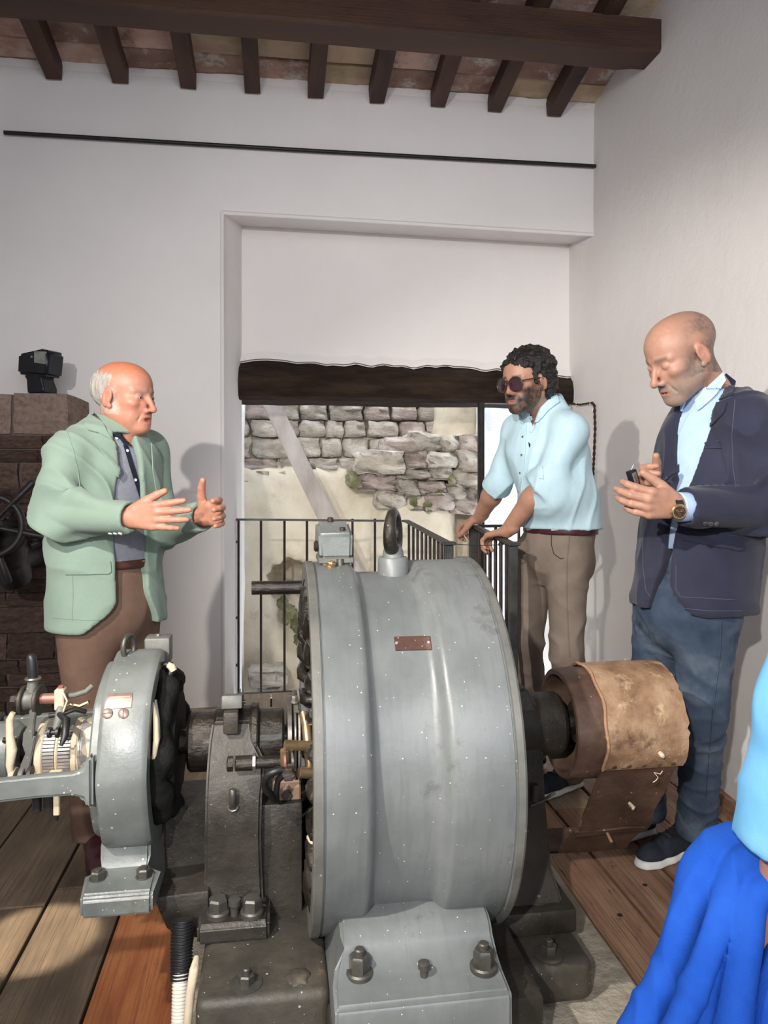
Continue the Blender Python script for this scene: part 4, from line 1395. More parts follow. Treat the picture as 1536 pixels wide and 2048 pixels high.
# ------------------------------------------------------------------ left bearing pedestal
ped = empty('bearing_pedestal', (0, 0, 0)); ped.parent = gen; ped.location = -gen.location
bm = bmesh.new()
levels = [(.250, -.172, -.012, 1.690, 2.10), (.288, -.172, -.012, 1.690, 2.10), (.292, -.170, -.014, 1.694, 2.09), (.294, -.166, -.026, 1.758, 2.06), (.325, -.163, -.028, 1.768, 2.06), (.38, -.162, -.030, 1.764, 2.05), (.46, -.161, -.032, 1.754, 2.04), (.54, -.160, -.030, 1.760, 2.03), (.575, -.159, -.026, 1.768, 2.03), (.62, -.158, -.026, 1.790, 2.01), (.66, -.156, -.050, 1.815, 1.985), (.70, -.150, -.056, 1.835, 1.96)]
rings = []
for z, xa, xb, ya, yb in levels: rings.append([bm.verts.new(p) for p in ((xa, ya, z), (xb, ya, z), (xb, yb, z), (xa, yb, z))])
for A, B in zip(rings, rings[1:]):
    for k in range(4): bm.faces.new((A[k], A[(k + 1) % 4], B[(k + 1) % 4], B[k]))
bm.faces.new(rings[0][::-1]); bm.faces.new(rings[-1])
bmesh.ops.recalc_face_normals(bm, faces=bm.faces)
bmesh.ops.bevel(bm, geom=[e for e in bm.edges if e.calc_face_angle(0) > .6], offset=.007, segments=3, affect='EDGES')
from_bm('pedestal_column', bm, M['cast_dark'], ped, 40)
for (px, py, tn) in ((436, 1830, .15), (504, 1829, .3)):
    c = PZ(px, py, .292)
    bolt('pedestal_bolt', c, M['bolt_steel'], ped, (0, 0, 1), .0225, .026, .027, 0, tn, .014)
lathe('dowel', [(0, 0), (0, .009), (.022, .010), (.024, .014), (.036, .014), (.038, 0)], PZ(469, 1830, .292), M['bolt_steel'], ped, (0, 0, 1), 16)
ring_obj('bearing_sleeve', [(-.212, .03), (-.212, .066), (-.206, .073), (-.148, .074), (-.142, .079), (-.118, .083), (-.048, .083), (-.042, .080), (-.036, .073), (.018, .072), (.024, .066), (.024, .03)], M['oily'], ped, 64)
ring_obj('bearing_collar', [(-.060, .07), (-.060, .086), (-.055, .089), (-.044, .089), (-.040, .086), (-.040, .07)], M['oily'], ped, 64)
# hinged oil lid on the cap
c = P(468, 1412, 1.80)
box('oil_lid', (-.128, 1.825, ZC + .086), (-.078, 1.93, ZC + .118), M['paint_rim'], ped, .004, 2, Matrix.Rotation(math.radians(-14), 3, 'X'))
box('lid_tongue', (-.122, 1.800, ZC + .045), (-.086, 1.835, ZC + .098), M['cast_dark'], ped, .005, 2)
lathe('lid_pin', [(0, 0), (0, .005), (.008, .005), (.008, 0)], (-.079, 1.86, ZC + .105), M['bolt_steel'], ped, (1, 0, 0), 10)
c = P(466, 1597, 1.752)
tube('drain_plug', [c + Vector((0, 0, -.016)), c + Vector((0, -.014, .0)), c + Vector((0, -.012, .024)), c + Vector((0, -.012, .027))], [.0085, .0085, .0085, .006], M['bolt_steel'], ped, 12)
bm = bmesh.new()
bm_tube(bm, [c + Vector((.011 * math.cos(t), -.003, -.017 + .011 * math.sin(t))) for t in [PI + PI * k / 12 for k in range(13)]], .0028, 8)
from_bm('drip_rim', bm, M['steel_worn'], ped, 60)

# bracket that carries the exciter
arm = empty('exciter_bracket', (0, 0, 0)); arm.parent = gen; arm.location = -gen.location
prism('bracket_arm', [(-.275, 1.745, .337), (-.150, 1.745, .343), (-.150, 1.745, .232), (-.208, 1.745, .238), (-.245, 1.745, .262)], (0, .26, 0), M['cast_dark'], arm, .006)
box('bracket_plate', (-.415, 1.79, .296), (-.20, 2.06, .338), M['cast_dark'], arm, .008, 2)
box('bracket_web', (-.268, 1.87, .30), (-.150, 2.04, .482), M['cast_dark'], arm, .004, 1)

# ------------------------------------------------------------------ exciter (the small dynamo on the left)
exc = empty('exciter', (0, 0, 0)); exc.parent = gen; exc.location = -gen.location
exc['label'] = 'small octagonal grey exciter dynamo on the left end of the shaft'
EYC = 1.895
R0 = .228
bm = bmesh.new()
seg = 128
nexp = 3.0
prof = [(-.405, .150), (-.405, .195), (-.400, .200), (-.384, .200), (-.3825, .222), (-.378, .226), (-.372, .2275), (-.290, .2275), (-.282, .2255), (-.276, .2215), (-.275, .215), (-.275, .185), (-.30, .17)]
rings = []
for k in range(seg):
    a = 2 * PI * k / seg + PI / 8
    ca, sa = abs(math.cos(a)), abs(math.sin(a))
    # rounded octagon: the smaller of two superellipses turned by 45 degrees
    def se(t): return (abs(math.cos(t)) ** nexp + abs(math.sin(t)) ** nexp) ** (-1 / nexp)
    f = min(se(a - PI / 8), se(a + PI / 8)) / 1.0
    f = .55 * f + .45
    rings.append([bm.verts.new((t, EYC + r * f * math.cos(a), ZC + r * f * math.sin(a))) for t, r in prof])
m_ = len(prof)
for k in range(seg):
    A, B = rings[k], rings[(k + 1) % seg]
    for j in range(m_): bm.faces.new((A[j], A[(j + 1) % m_], B[(j + 1) % m_], B[j]))
yoke = from_bm('exciter_yoke', bm, M['paint_grey2'], exc, 34)
ybv = tree_of(yoke)
surface_patch('nameplate', ybv, [(217, 1389), (265, 1386), (263, 1415), (213, 1419)], M['plate_copper'], yoke, .0004, .002, 3)
for k in range(4):
    y_ = 1394 + k * 6.2
    surface_patch('plate_ruling', ybv, [(221 - k * .6, y_ + 1), (261 - k * .3, y_ - 1), (261 - k * .3, y_ + .6), (221 - k * .6, y_ + 2.6)], M['plate_line'], yoke, .0026, .0006, 1)
for (px, py, turn) in ((215, 1427, 0), (247, 1427, PI / 2)):
    a, b = _ray(px); d = Vector((a, b, (HYP - py) / FPX)).normalized()
    loc, nor, i, dist = ybv.ray_cast(Vector((0, 0, CAMH)), d)
    sc = lathe('pole_screw', [(0, 0), (0, .0115), (.002, .0115), (.004, .0085), (.0045, 0)], loc, M['plate_copper'], yoke, nor, 24)
    u_ = Vector((1, 0, 0)); v_2 = nor.cross(u_).normalized()
    dirv = u_ * math.cos(turn + .05) + v_2 * math.sin(turn + .05)
    oth = nor.cross(dirv)
    bm = bmesh.new()
    bm_prism(bm, [loc + nor * .0042 + dirv * .0105 + oth * .0012, loc + nor * .0042 - dirv * .0105 + oth * .0012, loc + nor * .0042 - dirv * .0105 - oth * .0012, loc + nor * .0042 + dirv * .0105 - oth * .0012], nor * .0008)
    from_bm('screw_slot', bm, M['rubber'], yoke)
# exciter foot with two bolts
bm = bmesh.new()
for sgn in (0,):
    poly = [(1.655, .350), (1.655, .392), (1.661, .399), (1.728, .404), (1.746, .412), (1.754, .428), (1.757, .46), (1.80, .47), (1.86, .40), (1.86, .335), (1.70, .335), (1.69, .350)]
    A = [bm.verts.new((-.412, y, z) if z < .41 else (-.392, y, z)) for y, z in poly]; B = [bm.verts.new((-.262, y, z) if z < .41 else (-.282, y, z)) for y, z in poly]
    n = len(A); bm.faces.new(A); bm.faces.new(B[::-1])
    for i in range(n): bm.faces.new((A[i], B[i], B[(i + 1) % n], A[(i + 1) % n]))
bmesh.ops.recalc_face_normals(bm, faces=bm.faces)
bmesh.ops.bevel(bm, geom=[e for e in bm.edges if e.calc_face_angle(0) > .7], offset=.007, segments=3, affect='EDGES')
ef = from_bm('exciter_foot', bm, M['paint_grey2'], exc, 38)
for (px, py, tn) in ((196, 1759, .2), (288, 1754, .5)):
    bolt('foot_bolt', PZ(px, py, .400), M['bolt_steel'], ef, (0, 0, 1), .0165, .017, .019, .003, tn)
# eye ring and terminal box on top
c = Vector((-.352, EYC - .02, ZC + R0 + .018))
bm = bmesh.new(); ra = math.radians(62)
bm_tube(bm, [c + Vector((math.cos(ra), math.sin(ra), 0)) * (.020 * math.cos(2 * PI * k / 24)) + Vector((0, 0, .027 * math.sin(2 * PI * k / 24))) for k in range(25)], .0068, 12, False)
from_bm('lifting_ring', bm, M['bolt_steel'], exc, 70)
lathe('ring_boss', [(0, 0), (0, .016), (.006, .013), (.006, 0)], (c.x, c.y, ZC + R0 - .004), M['paint_grey2'], exc, (0, 0, 1), 20)
tbx = box('terminal_cover', (-.330, EYC + .06, ZC + R0 - .05), (-.266, EYC + .12, ZC + R0 + .020), M['paint_rim'], exc, .006, 2)
lathe('cover_screw', [(0, 0), (0, .006), (.006, .005), (.007, 0)], (-.30, EYC + .09, ZC + R0 + .019), M['steel_worn'], tbx, (0, 0, 1), 10)
# dark field coils and bindings on the right side of the yoke
bm = bmesh.new()
pts = [Vector((-.262 + .008 * math.sin(7 * 2 * PI * k / 48), EYC + .152 * math.cos(2 * PI * k / 48), ZC + .152 * math.sin(2 * PI * k / 48))) for k in range(49)]
bm_tube(bm, pts, [.027 + .006 * math.sin(11 * 2 * PI * k / 48) for k in range(49)], 14, False)
from_bm('field_coil', bm, M['cloth_dark'], exc, 70)
ring_obj('armature', [(-.42, .03), (-.42, .105), (-.262, .13), (-.232, .125), (-.232, .03)], M['cloth_dark'], exc, 48, 30, EYC)
tube('binding_cord', [P(307, 1405, 1.755), P(312, 1440, 1.73), P(313, 1480, 1.715), P(308, 1515, 1.72), P(304, 1540, 1.73)], [.003, .006, .007, .005, .003], M['bare_cream'], exc, 8)
tube('binding_cord', [P(311, 1400, 1.755), P(317, 1440, 1.735), P(318, 1475, 1.72), P(312, 1505, 1.72)], .0035, M['cable_grey'], exc, 8)
tube('lead_loop', [P(316, 1340, 1.88), P(328, 1328, 1.88), P(341, 1330, 1.88), P(346, 1340, 1.88), P(338, 1352, 1.87), P(328, 1362, 1.86)], [.006, .007, .009, .010, .008, .006], M['rubber'], exc, 10)
tube('lead_ferrule', [P(335, 1329, 1.875), P(343, 1333, 1.875), P(347, 1341, 1.875)], [.007, .0095, .0095], M['bare_cream'], exc, 10)
tube('coil_lead', [P(318, 1342, 1.86), P(332, 1372, 1.85), P(337, 1400, 1.84), P(336, 1470, 1.83), P(340, 1540, 1.83), P(335, 1620, 1.84)], [.012, .018, .02, .018, .018, .012], M['cloth_dark'], exc, 10)

# end bracket: the arm at shaft height that runs out of the picture, and its twin behind
def bracket(yf, nm):
    bm = bmesh.new()
    rings = []
    for x, za, zb_, d in ((-.386, .585, .700, .030), (-.398, .585, .694, .030), (-.408, .607, .668, .026), (-.43, .613, .662, .024), (-.50, .612, .660, .024), (-.60, .606, .655, .024), (-.68, .600, .652, .026), (-.74, .594, .650, .03)):
        rings.append([bm.verts.new(p) for p in ((x, yf - d / 2, za), (x, yf - d / 2, zb_), (x, yf + d / 2, zb_), (x, yf + d / 2, za))])
    for A, B in zip(rings, rings[1:]):
        for k in range(4): bm.faces.new((A[k], A[(k + 1) % 4], B[(k + 1) % 4], B[k]))
    bm.faces.new(rings[0][::-1]); bm.faces.new(rings[-1])
    bmesh.ops.recalc_face_normals(bm, faces=bm.faces)
    bmesh.ops.bevel(bm, geom=[e for e in bm.edges if e.calc_face_angle(0) > .6], offset=.007, segments=3, affect='EDGES')
    return from_bm(nm, bm, M['paint_grey2'], exc, 40)
bracket(EYC - .222, 'end_bracket_arm'); bracket(EYC + .222, 'end_bracket_arm')
ring_obj('end_bearing', [(-.80, .03), (-.80, .07), (-.62, .07), (-.60, .055), (-.60, .03)], M['paint_grey2'], exc, 48, 30, EYC)
prism('end_bracket_cross', [(-.755, EYC - .235, .60), (-.755, EYC + .235, .60), (-.755, EYC + .235, .66), (-.755, EYC + .07, .70), (-.755, EYC - .07, .70), (-.755, EYC - .235, .66)], (.035, 0, 0), M['paint_grey2'], exc, .006)
# commutator with its bars
bm = bmesh.new()
nb = 54
for k in range(nb):
    a0_, a1_ = 2 * PI * k / nb, 2 * PI * (k + .72) / nb
    for xa, xb in ((-.537, -.512), (-.503, -.476)):
        q = []
        for x in (xa, xb):
            for a in (a0_, a1_):
                for r in (.060, .0725): q.append(bm.verts.new((x, EYC + r * math.cos(a), ZC + r * math.sin(a))))
        for f in ((0, 1, 3, 2), (4, 6, 7, 5), (0, 4, 5, 1), (2, 3, 7, 6), (1, 5, 7, 3)): bm.faces.new([q[i] for i in f])
cb = from_bm('commutator_bars', bm, M['comm_bar'], exc)
cb['kind'] = 'stuff'
ring_obj('commutator_core', [(-.556, .03), (-.556, .066), (-.472, .066), (-.472, .03)], M['cloth_dark'], exc, 48, 30, EYC)
for xa, xb, r in ((-.556, -.538, .0745), (-.511, -.504, .0735), (-.475, -.460, .0760)):
    ring_obj('insulating_band', [(xa, .06), (xa, r - .003), (xa + .003, r), (xb - .003, r), (xb, r - .003), (xb, .06)], M['bare_cream'], exc, 64, 30, EYC)
bm = bmesh.new()
pts = []
for k in range(26 * 12):
    a = 2 * PI * k / 12
    pts.append(Vector((-.458 + .0019 * k / 12, EYC + .0765 * math.cos(a), ZC + .0765 * math.sin(a))))
bm_tube(bm, pts, .0015, 5)
from_bm('wire_binding', bm, M['comm_bar'], exc, 60)
ring_obj('binding_core', [(-.460, .03), (-.460, .074), (-.405, .080), (-.405, .03)], M['bare_cream'], exc, 48, 30, EYC)
# brush rocker: hub discs, handle, arm, red spindles, brush holders
ZR = 1.845
hb_ = P(64, 1400, ZR)
rk = empty('brush_rocker', (0, 0, 0)); rk.parent = exc
for dx, r in ((-.018, .034), (.016, .036)):
    lathe('rocker_disc', [(-.004, 0), (-.004, r - .002), (-.002, r), (.003, r), (.005, r - .002), (.005, 0)], hb_ + Vector((dx, 0, 0)), M['cast_dark'], rk, (1, -.12, 0), 36)
lathe('rocker_hub', [(-.016, 0), (-.016, .026), (0, .022), (.016, .027), (.016, 0)], hb_, M['paint_rim'], rk, (1, -.12, 0), 28)
bolt('hub_nut', hb_ + Vector((-.030, .003, 0)), M['iron_rust'], rk, (-1, .12, 0), .014, .014, .017)
lathe('brass_washer', [(0, 0), (0, .018), (.006, .018), (.006, 0)], hb_ + Vector((-.029, .003, 0)), M['brass'], rk, (1, -.12, 0), 24)
hp = P(66, 1358, ZR)
tube('handle_neck', [hb_ + Vector((0, 0, .02)), hp], [.014, .011], M['paint_rim'], rk, 12)
lathe('handle_collar', [(0, .006), (0, .017), (.003, .0185), (.006, .017), (.006, .006)], hp - Vector((0, 0, .002)), M['steel_worn'], rk, (0, 0, 1), 24)
tube('handle_grip', [hp + Vector((0, 0, .003)), hp + Vector((-.001, 0, .02)), hp + Vector((-.003, 0, .048)), hp + Vector((-.004, 0, .056)), hp + Vector((-.004, 0, .060))], [.011, .012, .0115, .009, .003], M['rubber'], rk, 16)
rs = P(108, 1397, ZR)
tube('brush_spindle', [hb_ + Vector((.02, 0, .002)), P(130, 1396, ZR)], .0125, M['copper_rod'], rk, 16)
bhp = P(122, 1398, ZR - .01)
box('brush_holder', bhp - Vector((.012, .014, .024)), bhp + Vector((.010, .014, .026)), M['bare_cream'], rk, .003)
lathe('holder_screw', [(0, 0), (0, .007), (.005, .006), (.006, 0)], bhp + Vector((0, 0, .026)), M['copper_rod'], rk, (0, -.3, 1), 12)
tube('pigtail_wire', [bhp + Vector((.008, -.012, .018)), bhp + Vector((.018, -.016, .0)), bhp + Vector((.010, -.016, -.024)), bhp + Vector((.0, -.012, -.030))], .0025, M['bare_cream'], rk, 8)
tube('brush_arm', [P(122, 1412, ZR - .015), P(118, 1440, ZR - .03), P(110, 1462, ZR - .04)], [.010, .011, .008], M['cable_grey'], rk, 10)
lathe('spring_roller', [(-.012, 0), (-.012, .012), (-.006, .012), (-.006, .006), (.006, .006), (.006, .012), (.012, .012), (.012, 0)], P(108, 1465, ZR - .075), M['rubber'], rk, (1, -.1, 0), 18)
tube('brush_spring', [P(118, 1428, ZR - .03), P(133, 1440, ZR - .05), P(130, 1470, ZR - .075), P(122, 1492, ZR - .085)], [.006, .009, .009, .004], M['rubber'], rk, 10)
tube('shunt_cable', [P(130, 1392, ZR), P(150, 1390, ZR), P(172, 1383, ZR - .01), P(184, 1372, ZR)], .0065, M['cable_grey'], rk, 10)
tube('shunt_cable', [P(120, 1420, ZR), P(140, 1408, ZR), P(160, 1412, ZR), P(178, 1404, ZR)], .005, M['brass'], rk, 8)
tube('shunt_cable', [P(98, 1432, ZR - .02), P(125, 1428, ZR - .02), P(150, 1418, ZR - .01), P(172, 1424, ZR)], .006, M['rubber'], rk, 8)
# flat cast rocker arm down to the lower spindle
arm_px = [(58, 1420), (72, 1422), (68, 1445), (66, 1475), (71, 1470), (64, 1510), (58, 1540), (42, 1552), (40, 1532), (50, 1508), (44, 1490), (46, 1468), (56, 1450)]
bm = bmesh.new()
bm_prism(bm, [P(px, py, ZR - .03) for px, py in arm_px], (0, .016, 0))
bmesh.ops.recalc_face_normals(bm, faces=bm.faces)
bmesh.ops.bevel(bm, geom=[e for e in bm.edges if e.calc_face_angle(0) > .9], offset=.002, segments=2, affect='EDGES')
from_bm('rocker_arm', bm, M['paint_rim'], rk, 40)
lh = P(48, 1556, ZR - .02)
for dx, r, mk in ((-.022, .026, 'bare_cream'), (0, .030, 'paint_rim'), (.018, .030, 'cast_dark')):
    lathe('rocker_disc', [(-.006, 0), (-.006, r - .002), (-.004, r), (.004, r), (.006, r - .002), (.006, 0)], lh + Vector((dx, 0, 0)), M[mk], rk, (1, -.1, 0), 32)
tube('brush_spindle', [lh + Vector((.02, 0, 0)), P(96, 1562, ZR - .02)], .0125, M['bare_cream'], rk, 14)
bh2 = P(112, 1556, ZR - .03)
box('brush_holder', bh2 - Vector((.016, .012, .018)), bh2 + Vector((.014, .012, .016)), M['bare_cream'], rk, .003)
lathe('holder_screw', [(0, 0), (0, .006), (.010, .006), (.012, 0)], bh2 + Vector((-.002, -.012, 0)), M['rubber'], rk, (0, -1, .1), 12)
tube('wrapped_cable', [P(26, 1425, ZR - .02), P(20, 1440, ZR - .02), P(20, 1470, ZR - .02), P(24, 1500, ZR - .03), P(20, 1530, ZR - .03), P(22, 1552, ZR - .03)], [.006, .009, .009, .012, .009, .006], M['bare_cream'], rk, 12)
tube('cable_clamp', [P(6, 1480, ZR - .01), P(32, 1482, ZR - .01)], .006, M['oily'], rk, 10)
tube('cable_clamp', [P(14, 1502, ZR - .01), P(34, 1498, ZR - .01)], .005, M['oily'], rk, 10)
bmx = P(10, 1520, ZR + .04)
box('rocker_frame', bmx - Vector((.03, .01, .05)), bmx + Vector((.03, .01, .02)), M['paint_grey2'], rk, .004, 1, Matrix.Rotation(math.radians(-35), 3, 'Y'))
for (px, py, mk) in ((74, 1622, 'rubber'), (97, 1620, 'rubber')):
    tube('brush_cap', [P(px, py - 70, ZR), P(px, py, ZR), P(px, py + 4, ZR)], [.011, .011, .006], M[mk], rk, 12)
q = P(114, 1616, ZR); box('brush_terminal', q - Vector((.007, .007, .016)), q + Vector((.007, .007, .060)), M['bare_cream'], rk, .002)
tube('terminal_stud', [q + Vector((0, 0, -.014)), q + Vector((0, 0, -.030))], [.005, .003], M['rubber'], rk, 8)

# ------------------------------------------------------------------ right bearing pedestal and pulley
rp = empty('bearing_pedestal', (0, 0, 0)); rp.parent = gen; rp.location = -gen.location
box('pedestal_base', (.555, 1.765, .150), (.752, 2.06, .212), M['cast_dark'], rp, .010, 2)
bm = bmesh.new()
rings = []
for z, xa, xb, ya, yb in ((.205, .580, .728, 1.795, 2.03), (.235, .582, .722, 1.805, 2.02), (.29, .582, .704, 1.815, 2.01), (.45, .580, .692, 1.825, 2.0), (.60, .576, .686, 1.83, 1.99), (.70, .572, .674, 1.84, 1.98), (.742, .568, .655, 1.86, 1.95)):
    rings.append([bm.verts.new(p) for p in ((xa, ya, z), (xb, ya, z), (xb, yb, z), (xa, yb, z))])
for A, B in zip(rings, rings[1:]):
    for k in range(4): bm.faces.new((A[k], A[(k + 1) % 4], B[(k + 1) % 4], B[k]))
bm.faces.new(rings[0][::-1]); bm.faces.new(rings[-1])
bmesh.ops.recalc_face_normals(bm, faces=bm.faces)
bmesh.ops.bevel(bm, geom=[e for e in bm.edges if e.calc_face_angle(0) > .6], offset=.008, segments=3, affect='EDGES')
from_bm('pedestal_column', bm, M['cast_dark'], rp, 40)
ring_obj('bearing_sleeve', [(.545, .03), (.545, .088), (.552, .095), (.605, .096), (.625, .088), (.640, .083), (.745, .081), (.755, .074), (.755, .03)], M['cast_dark'], rp, 64)
c = PZ(1074, 1800, .212)
bolt('pedestal_bolt', c, M['bolt_steel'], rp, (0, 0, 1), .018, .016, .024, .020, .2)
c = P(1068, 1582, 1.81)
tube('oil_plug', [c + Vector((0, 0, -.022)), c + Vector((0, -.006, 0)), c + Vector((0, -.006, .02))], [.011, .010, .009], M['cast_dark'], rp, 12)
tube('oil_channel', [P(1060, 1612, 1.805), P(1085, 1602, 1.812), P(1110, 1585, 1.818)], .004, M['cast_bed'], rp, 8)

pul = empty('pulley', (0, 0, 0)); pul.parent = gen; pul.location = -gen.location
M['pulley_brown'] = pm('pulley_brown', [(.050, .028, .022), (.105, .062, .045), (.18, .12, .085)], 9, .5, .1, bump=.3, bscale=40, spec=.4, spots=((.55, .45, .33), 90, .6, .24, 'voronoi'))
PR = .1415
ring_obj('pulley_rim', [(.752, PR - .016), (.752, PR - .004), (.755, PR), (.80, PR + .002), (.90, PR + .003), (1.03, PR + .001), (1.035, PR - .003), (1.035, PR - .016)], M['pulley_brown'], pul, 96)
ring_obj('pulley_web', [(.86, .03), (.86, PR - .010), (.885, PR - .010), (.885, .03)], M['cast_dark'], pul, 64)
ring_obj('pulley_hub', [(.80, .028), (.80, .055), (.95, .055), (.95, .028)], M['cast_dark'], pul, 48)

# ------------------------------------------------------------------ loose drive belt hanging over the pulley
M['belt_canvas'] = pm('belt_canvas', [(.15, .080, .045), (.31, .190, .115), (.46, .32, .21)], 11, .62, bump=.35, bscale=90, spec=.3, spots=((.62, .46, .29), 16, .56, .70, 'noise'), spots2=((.11, .058, .036), 9, .56, .68, 'noise'))
M['belt_dark'] = pm('belt_dark', [(.040, .024, .018), (.085, .050, .036), (.15, .095, .068)], 8, .5, bump=.4, bscale=60, spec=.35, spots=((.45, .36, .27), 60, .7, .26, 'voronoi'))
M['belt_edge'] = pm('belt_edge', [(.30, .16, .09), (.44, .26, .15)], 30, .7, bump=.5, bscale=80)
M['bone_peg'] = pm('bone_peg', [(.58, .50, .38), (.68, .60, .48)], 30, .6)
belt = empty('drive_belt', (.92, YC, ZC), 'wide worn canvas drive belt draped over the pulley with a torn dark flap', 'belt')


def sheet(name, path, xa, xb, mat, parent, thick=.006, nx=14, wob=.0, edge=0.0, seed=0, xskew=None):
    """a strip of belt: path of (y, z), swept across x, with thickness"""
    bm = bmesh.new()
    rows = []
    n = len(path)
    for i, (y, z) in enumerate(path):
        row = []
        sk = xskew[i] if xskew else 0
        for j in range(nx + 1):
            t = j / nx
            x = xa + (xb - xa) * t + sk
            e = 0
            if edge and j in (0, nx): x += edge * mnoise.noise((i * .9, seed, j))
            w = wob * mnoise.noise((x * 9, i * .35 + seed, 0))
            row.append(bm.verts.new((x, y + w, z + w * .5)))
        rows.append(row)
    for A, B in zip(rows, rows[1:]):
        for j in range(nx): bm.faces.new((A[j], A[j + 1], B[j + 1], B[j]))
    bmesh.ops.recalc_face_normals(bm, faces=bm.faces)
    bm.normal_update()
    r = bmesh.ops.extrude_face_region(bm, geom=bm.faces[:])
    bm.normal_update()
    nv = [g for g in r['geom'] if isinstance(g, bmesh.types.BMVert)]
    for v in nv: v.co += v.normal * thick
    return from_bm(name, bm, mat, parent, 50)


RB = PR + .006
path = [(YC + RB * math.cos(a), ZC + RB * math.sin(a)) for a in [math.radians(12 + (213 - 12) * k / 44) for k in range(45)]]
band = sheet('outer_band', path, .822, 1.042, M['belt_canvas'], belt, .006, 16, .0015, .006, 2)
e0 = path[-1]
fl = [(YC + (RB + .0) * math.cos(math.radians(a)), ZC + (RB + .0) * math.sin(math.radians(a))) for a in (203, 211)] + [(1.805, .520), (1.838, .455), (1.872, .395), (1.895, .350), (1.912, .322), (1.928, .308), (1.952, .303)]
sk = [0, 0, -.002, -.006, -.010, -.012, -.012, -.014, -.016]
flap = sheet('torn_flap', fl, .826, 1.030, M['belt_dark'], belt, .005, 16, .004, .008, 5, sk)
fl2 = [(1.905, .338), (1.945, .300), (1.985, .262), (2.02, .225), (2.06, .205), (2.10, .212), (2.13, .235)]
sk2 = [-.016, -.018, -.02, -.022, -.026, -.030, -.034]
sheet('curled_end', fl2, .818, 1.022, M['belt_dark'], belt, .006, 16, .010, .018, 9, sk2)
bm = bmesh.new()
pts = [Vector((.823 + .003 * math.sin(k * .7), y, z)) for k, (y, z) in enumerate(path)]
bm_tube(bm, [p + Vector((0, (p.y - YC) / RB * .005, (p.z - ZC) / RB * .005)) for p in pts], .0042, 8)
from_bm('frayed_edge', bm, M['belt_edge'], belt, 60)
# stitched and riveted seam near the end of the band
for k in range(5):
    a = math.radians(209)
    x = .85 + .04 * k
    nrm = Vector((0, math.cos(a), math.sin(a)))
    lathe('rivet', [(0, 0), (0, .007), (.0015, .006), (.0025, 0)], Vector((x, YC, ZC)) + nrm * (RB + .0055), M['pulley_brown'], belt, nrm, 14)
for k in range(6):
    x = .835 + .035 * k
    a = math.radians(211)
    nrm = Vector((0, math.cos(a), math.sin(a)))
    q = Vector((x, YC, ZC)) + nrm * (RB + .007)
    tube('stitch', [q, q + Vector((.022, 0, .0008))], .0012, M['belt_dark'], belt, 5)
c = Vector((.965, YC + RB * math.cos(math.radians(195)), ZC + RB * math.sin(math.radians(195))))
nrm = Vector((0, math.cos(math.radians(195)), math.sin(math.radians(195))))
lathe('peg_washer', [(0, 0), (0, .013), (.002, .012), (.002, 0)], c + nrm * .005, M['belt_edge'], belt, nrm, 18)
tube('wooden_peg', [c, c + nrm * .022 + Vector((-.002, 0, .004)), c + nrm * .027 + Vector((-.002, 0, .004))], [.0055, .0065, .004], M['bone_peg'], belt, 10)
c = Vector((.930, 1.846, .43)); nrm = Vector((0, -.88, -.4))
tube('wooden_peg', [c, c + nrm * .018 + Vector((.003, 0, .003)), c + nrm * .022], [.0045, .0055, .003], M['bone_peg'], belt, 10)
c = Vector((.900, 1.915, .320))
tube('wooden_peg', [c, c + Vector((.004, -.02, -.016))], .0042, M['belt_edge'], belt, 8)
a = P(1308, 1545, 1.745)
tube('loose_thread', [a, a + Vector((.010, -.002, -.012)), a + Vector((.004, -.004, -.018)), a + Vector((-.004, -.002, -.024))], .0011, M['bone_peg'], belt, 5)
tube('loose_thread', [a, a + Vector((.016, -.002, -.004)), a + Vector((.022, -.002, .004))], .0011, M['bone_peg'], belt, 5)

# ------------------------------------------------------------------ corrugated conduits coming out of the floor left of the bed
def corrugated(name, pts, r, pitch, mat, parent=None):
    pts = [Vector(p) for p in pts]
    dens = []; rad = []
    tot = sum((b - a).length for a, b in zip(pts, pts[1:]))
    n = int(tot / pitch * 4)
    for i in range(n + 1):
        s = tot * i / n
        for a, b in zip(pts, pts[1:]):
            l = (b - a).length
            if s <= l + 1e-9: dens.append(a.lerp(b, s / l)); break
            s -= l
        rad.append(r * (1.0, 1.0, .86, .86)[i % 4])
    m_ = min(len(dens), len(rad))
    return tube(name, dens[:m_], rad[:m_], mat, parent, 16, 25)


cond = empty('corrugated_conduit', PZ(362, 2046, .0), 'corrugated floor conduit, black above and cream below, beside the bed plate', 'conduit')
corrugated('black_section', [P(363, 1958, 1.66), P(363, 1900, 1.68), P(365, 1838, 1.70)], .0245, .0065, M['rubber'], cond)
corrugated('cream_section', [P(362, 2200, 1.62), P(360, 2046, 1.63), P(361, 1990, 1.645), P(362, 1942, 1.66)], .0185, .0065, M['conduit_white'], cond)
tube('cream_tail', [P(378, 2190, 1.60), P(375, 2048, 1.60), P(381, 1985, 1.61), P(388, 1940, 1.62), P(393, 1915, 1.65)], [.008, .009, .010, .010, .006], M['bare_cream'], cond, 10)
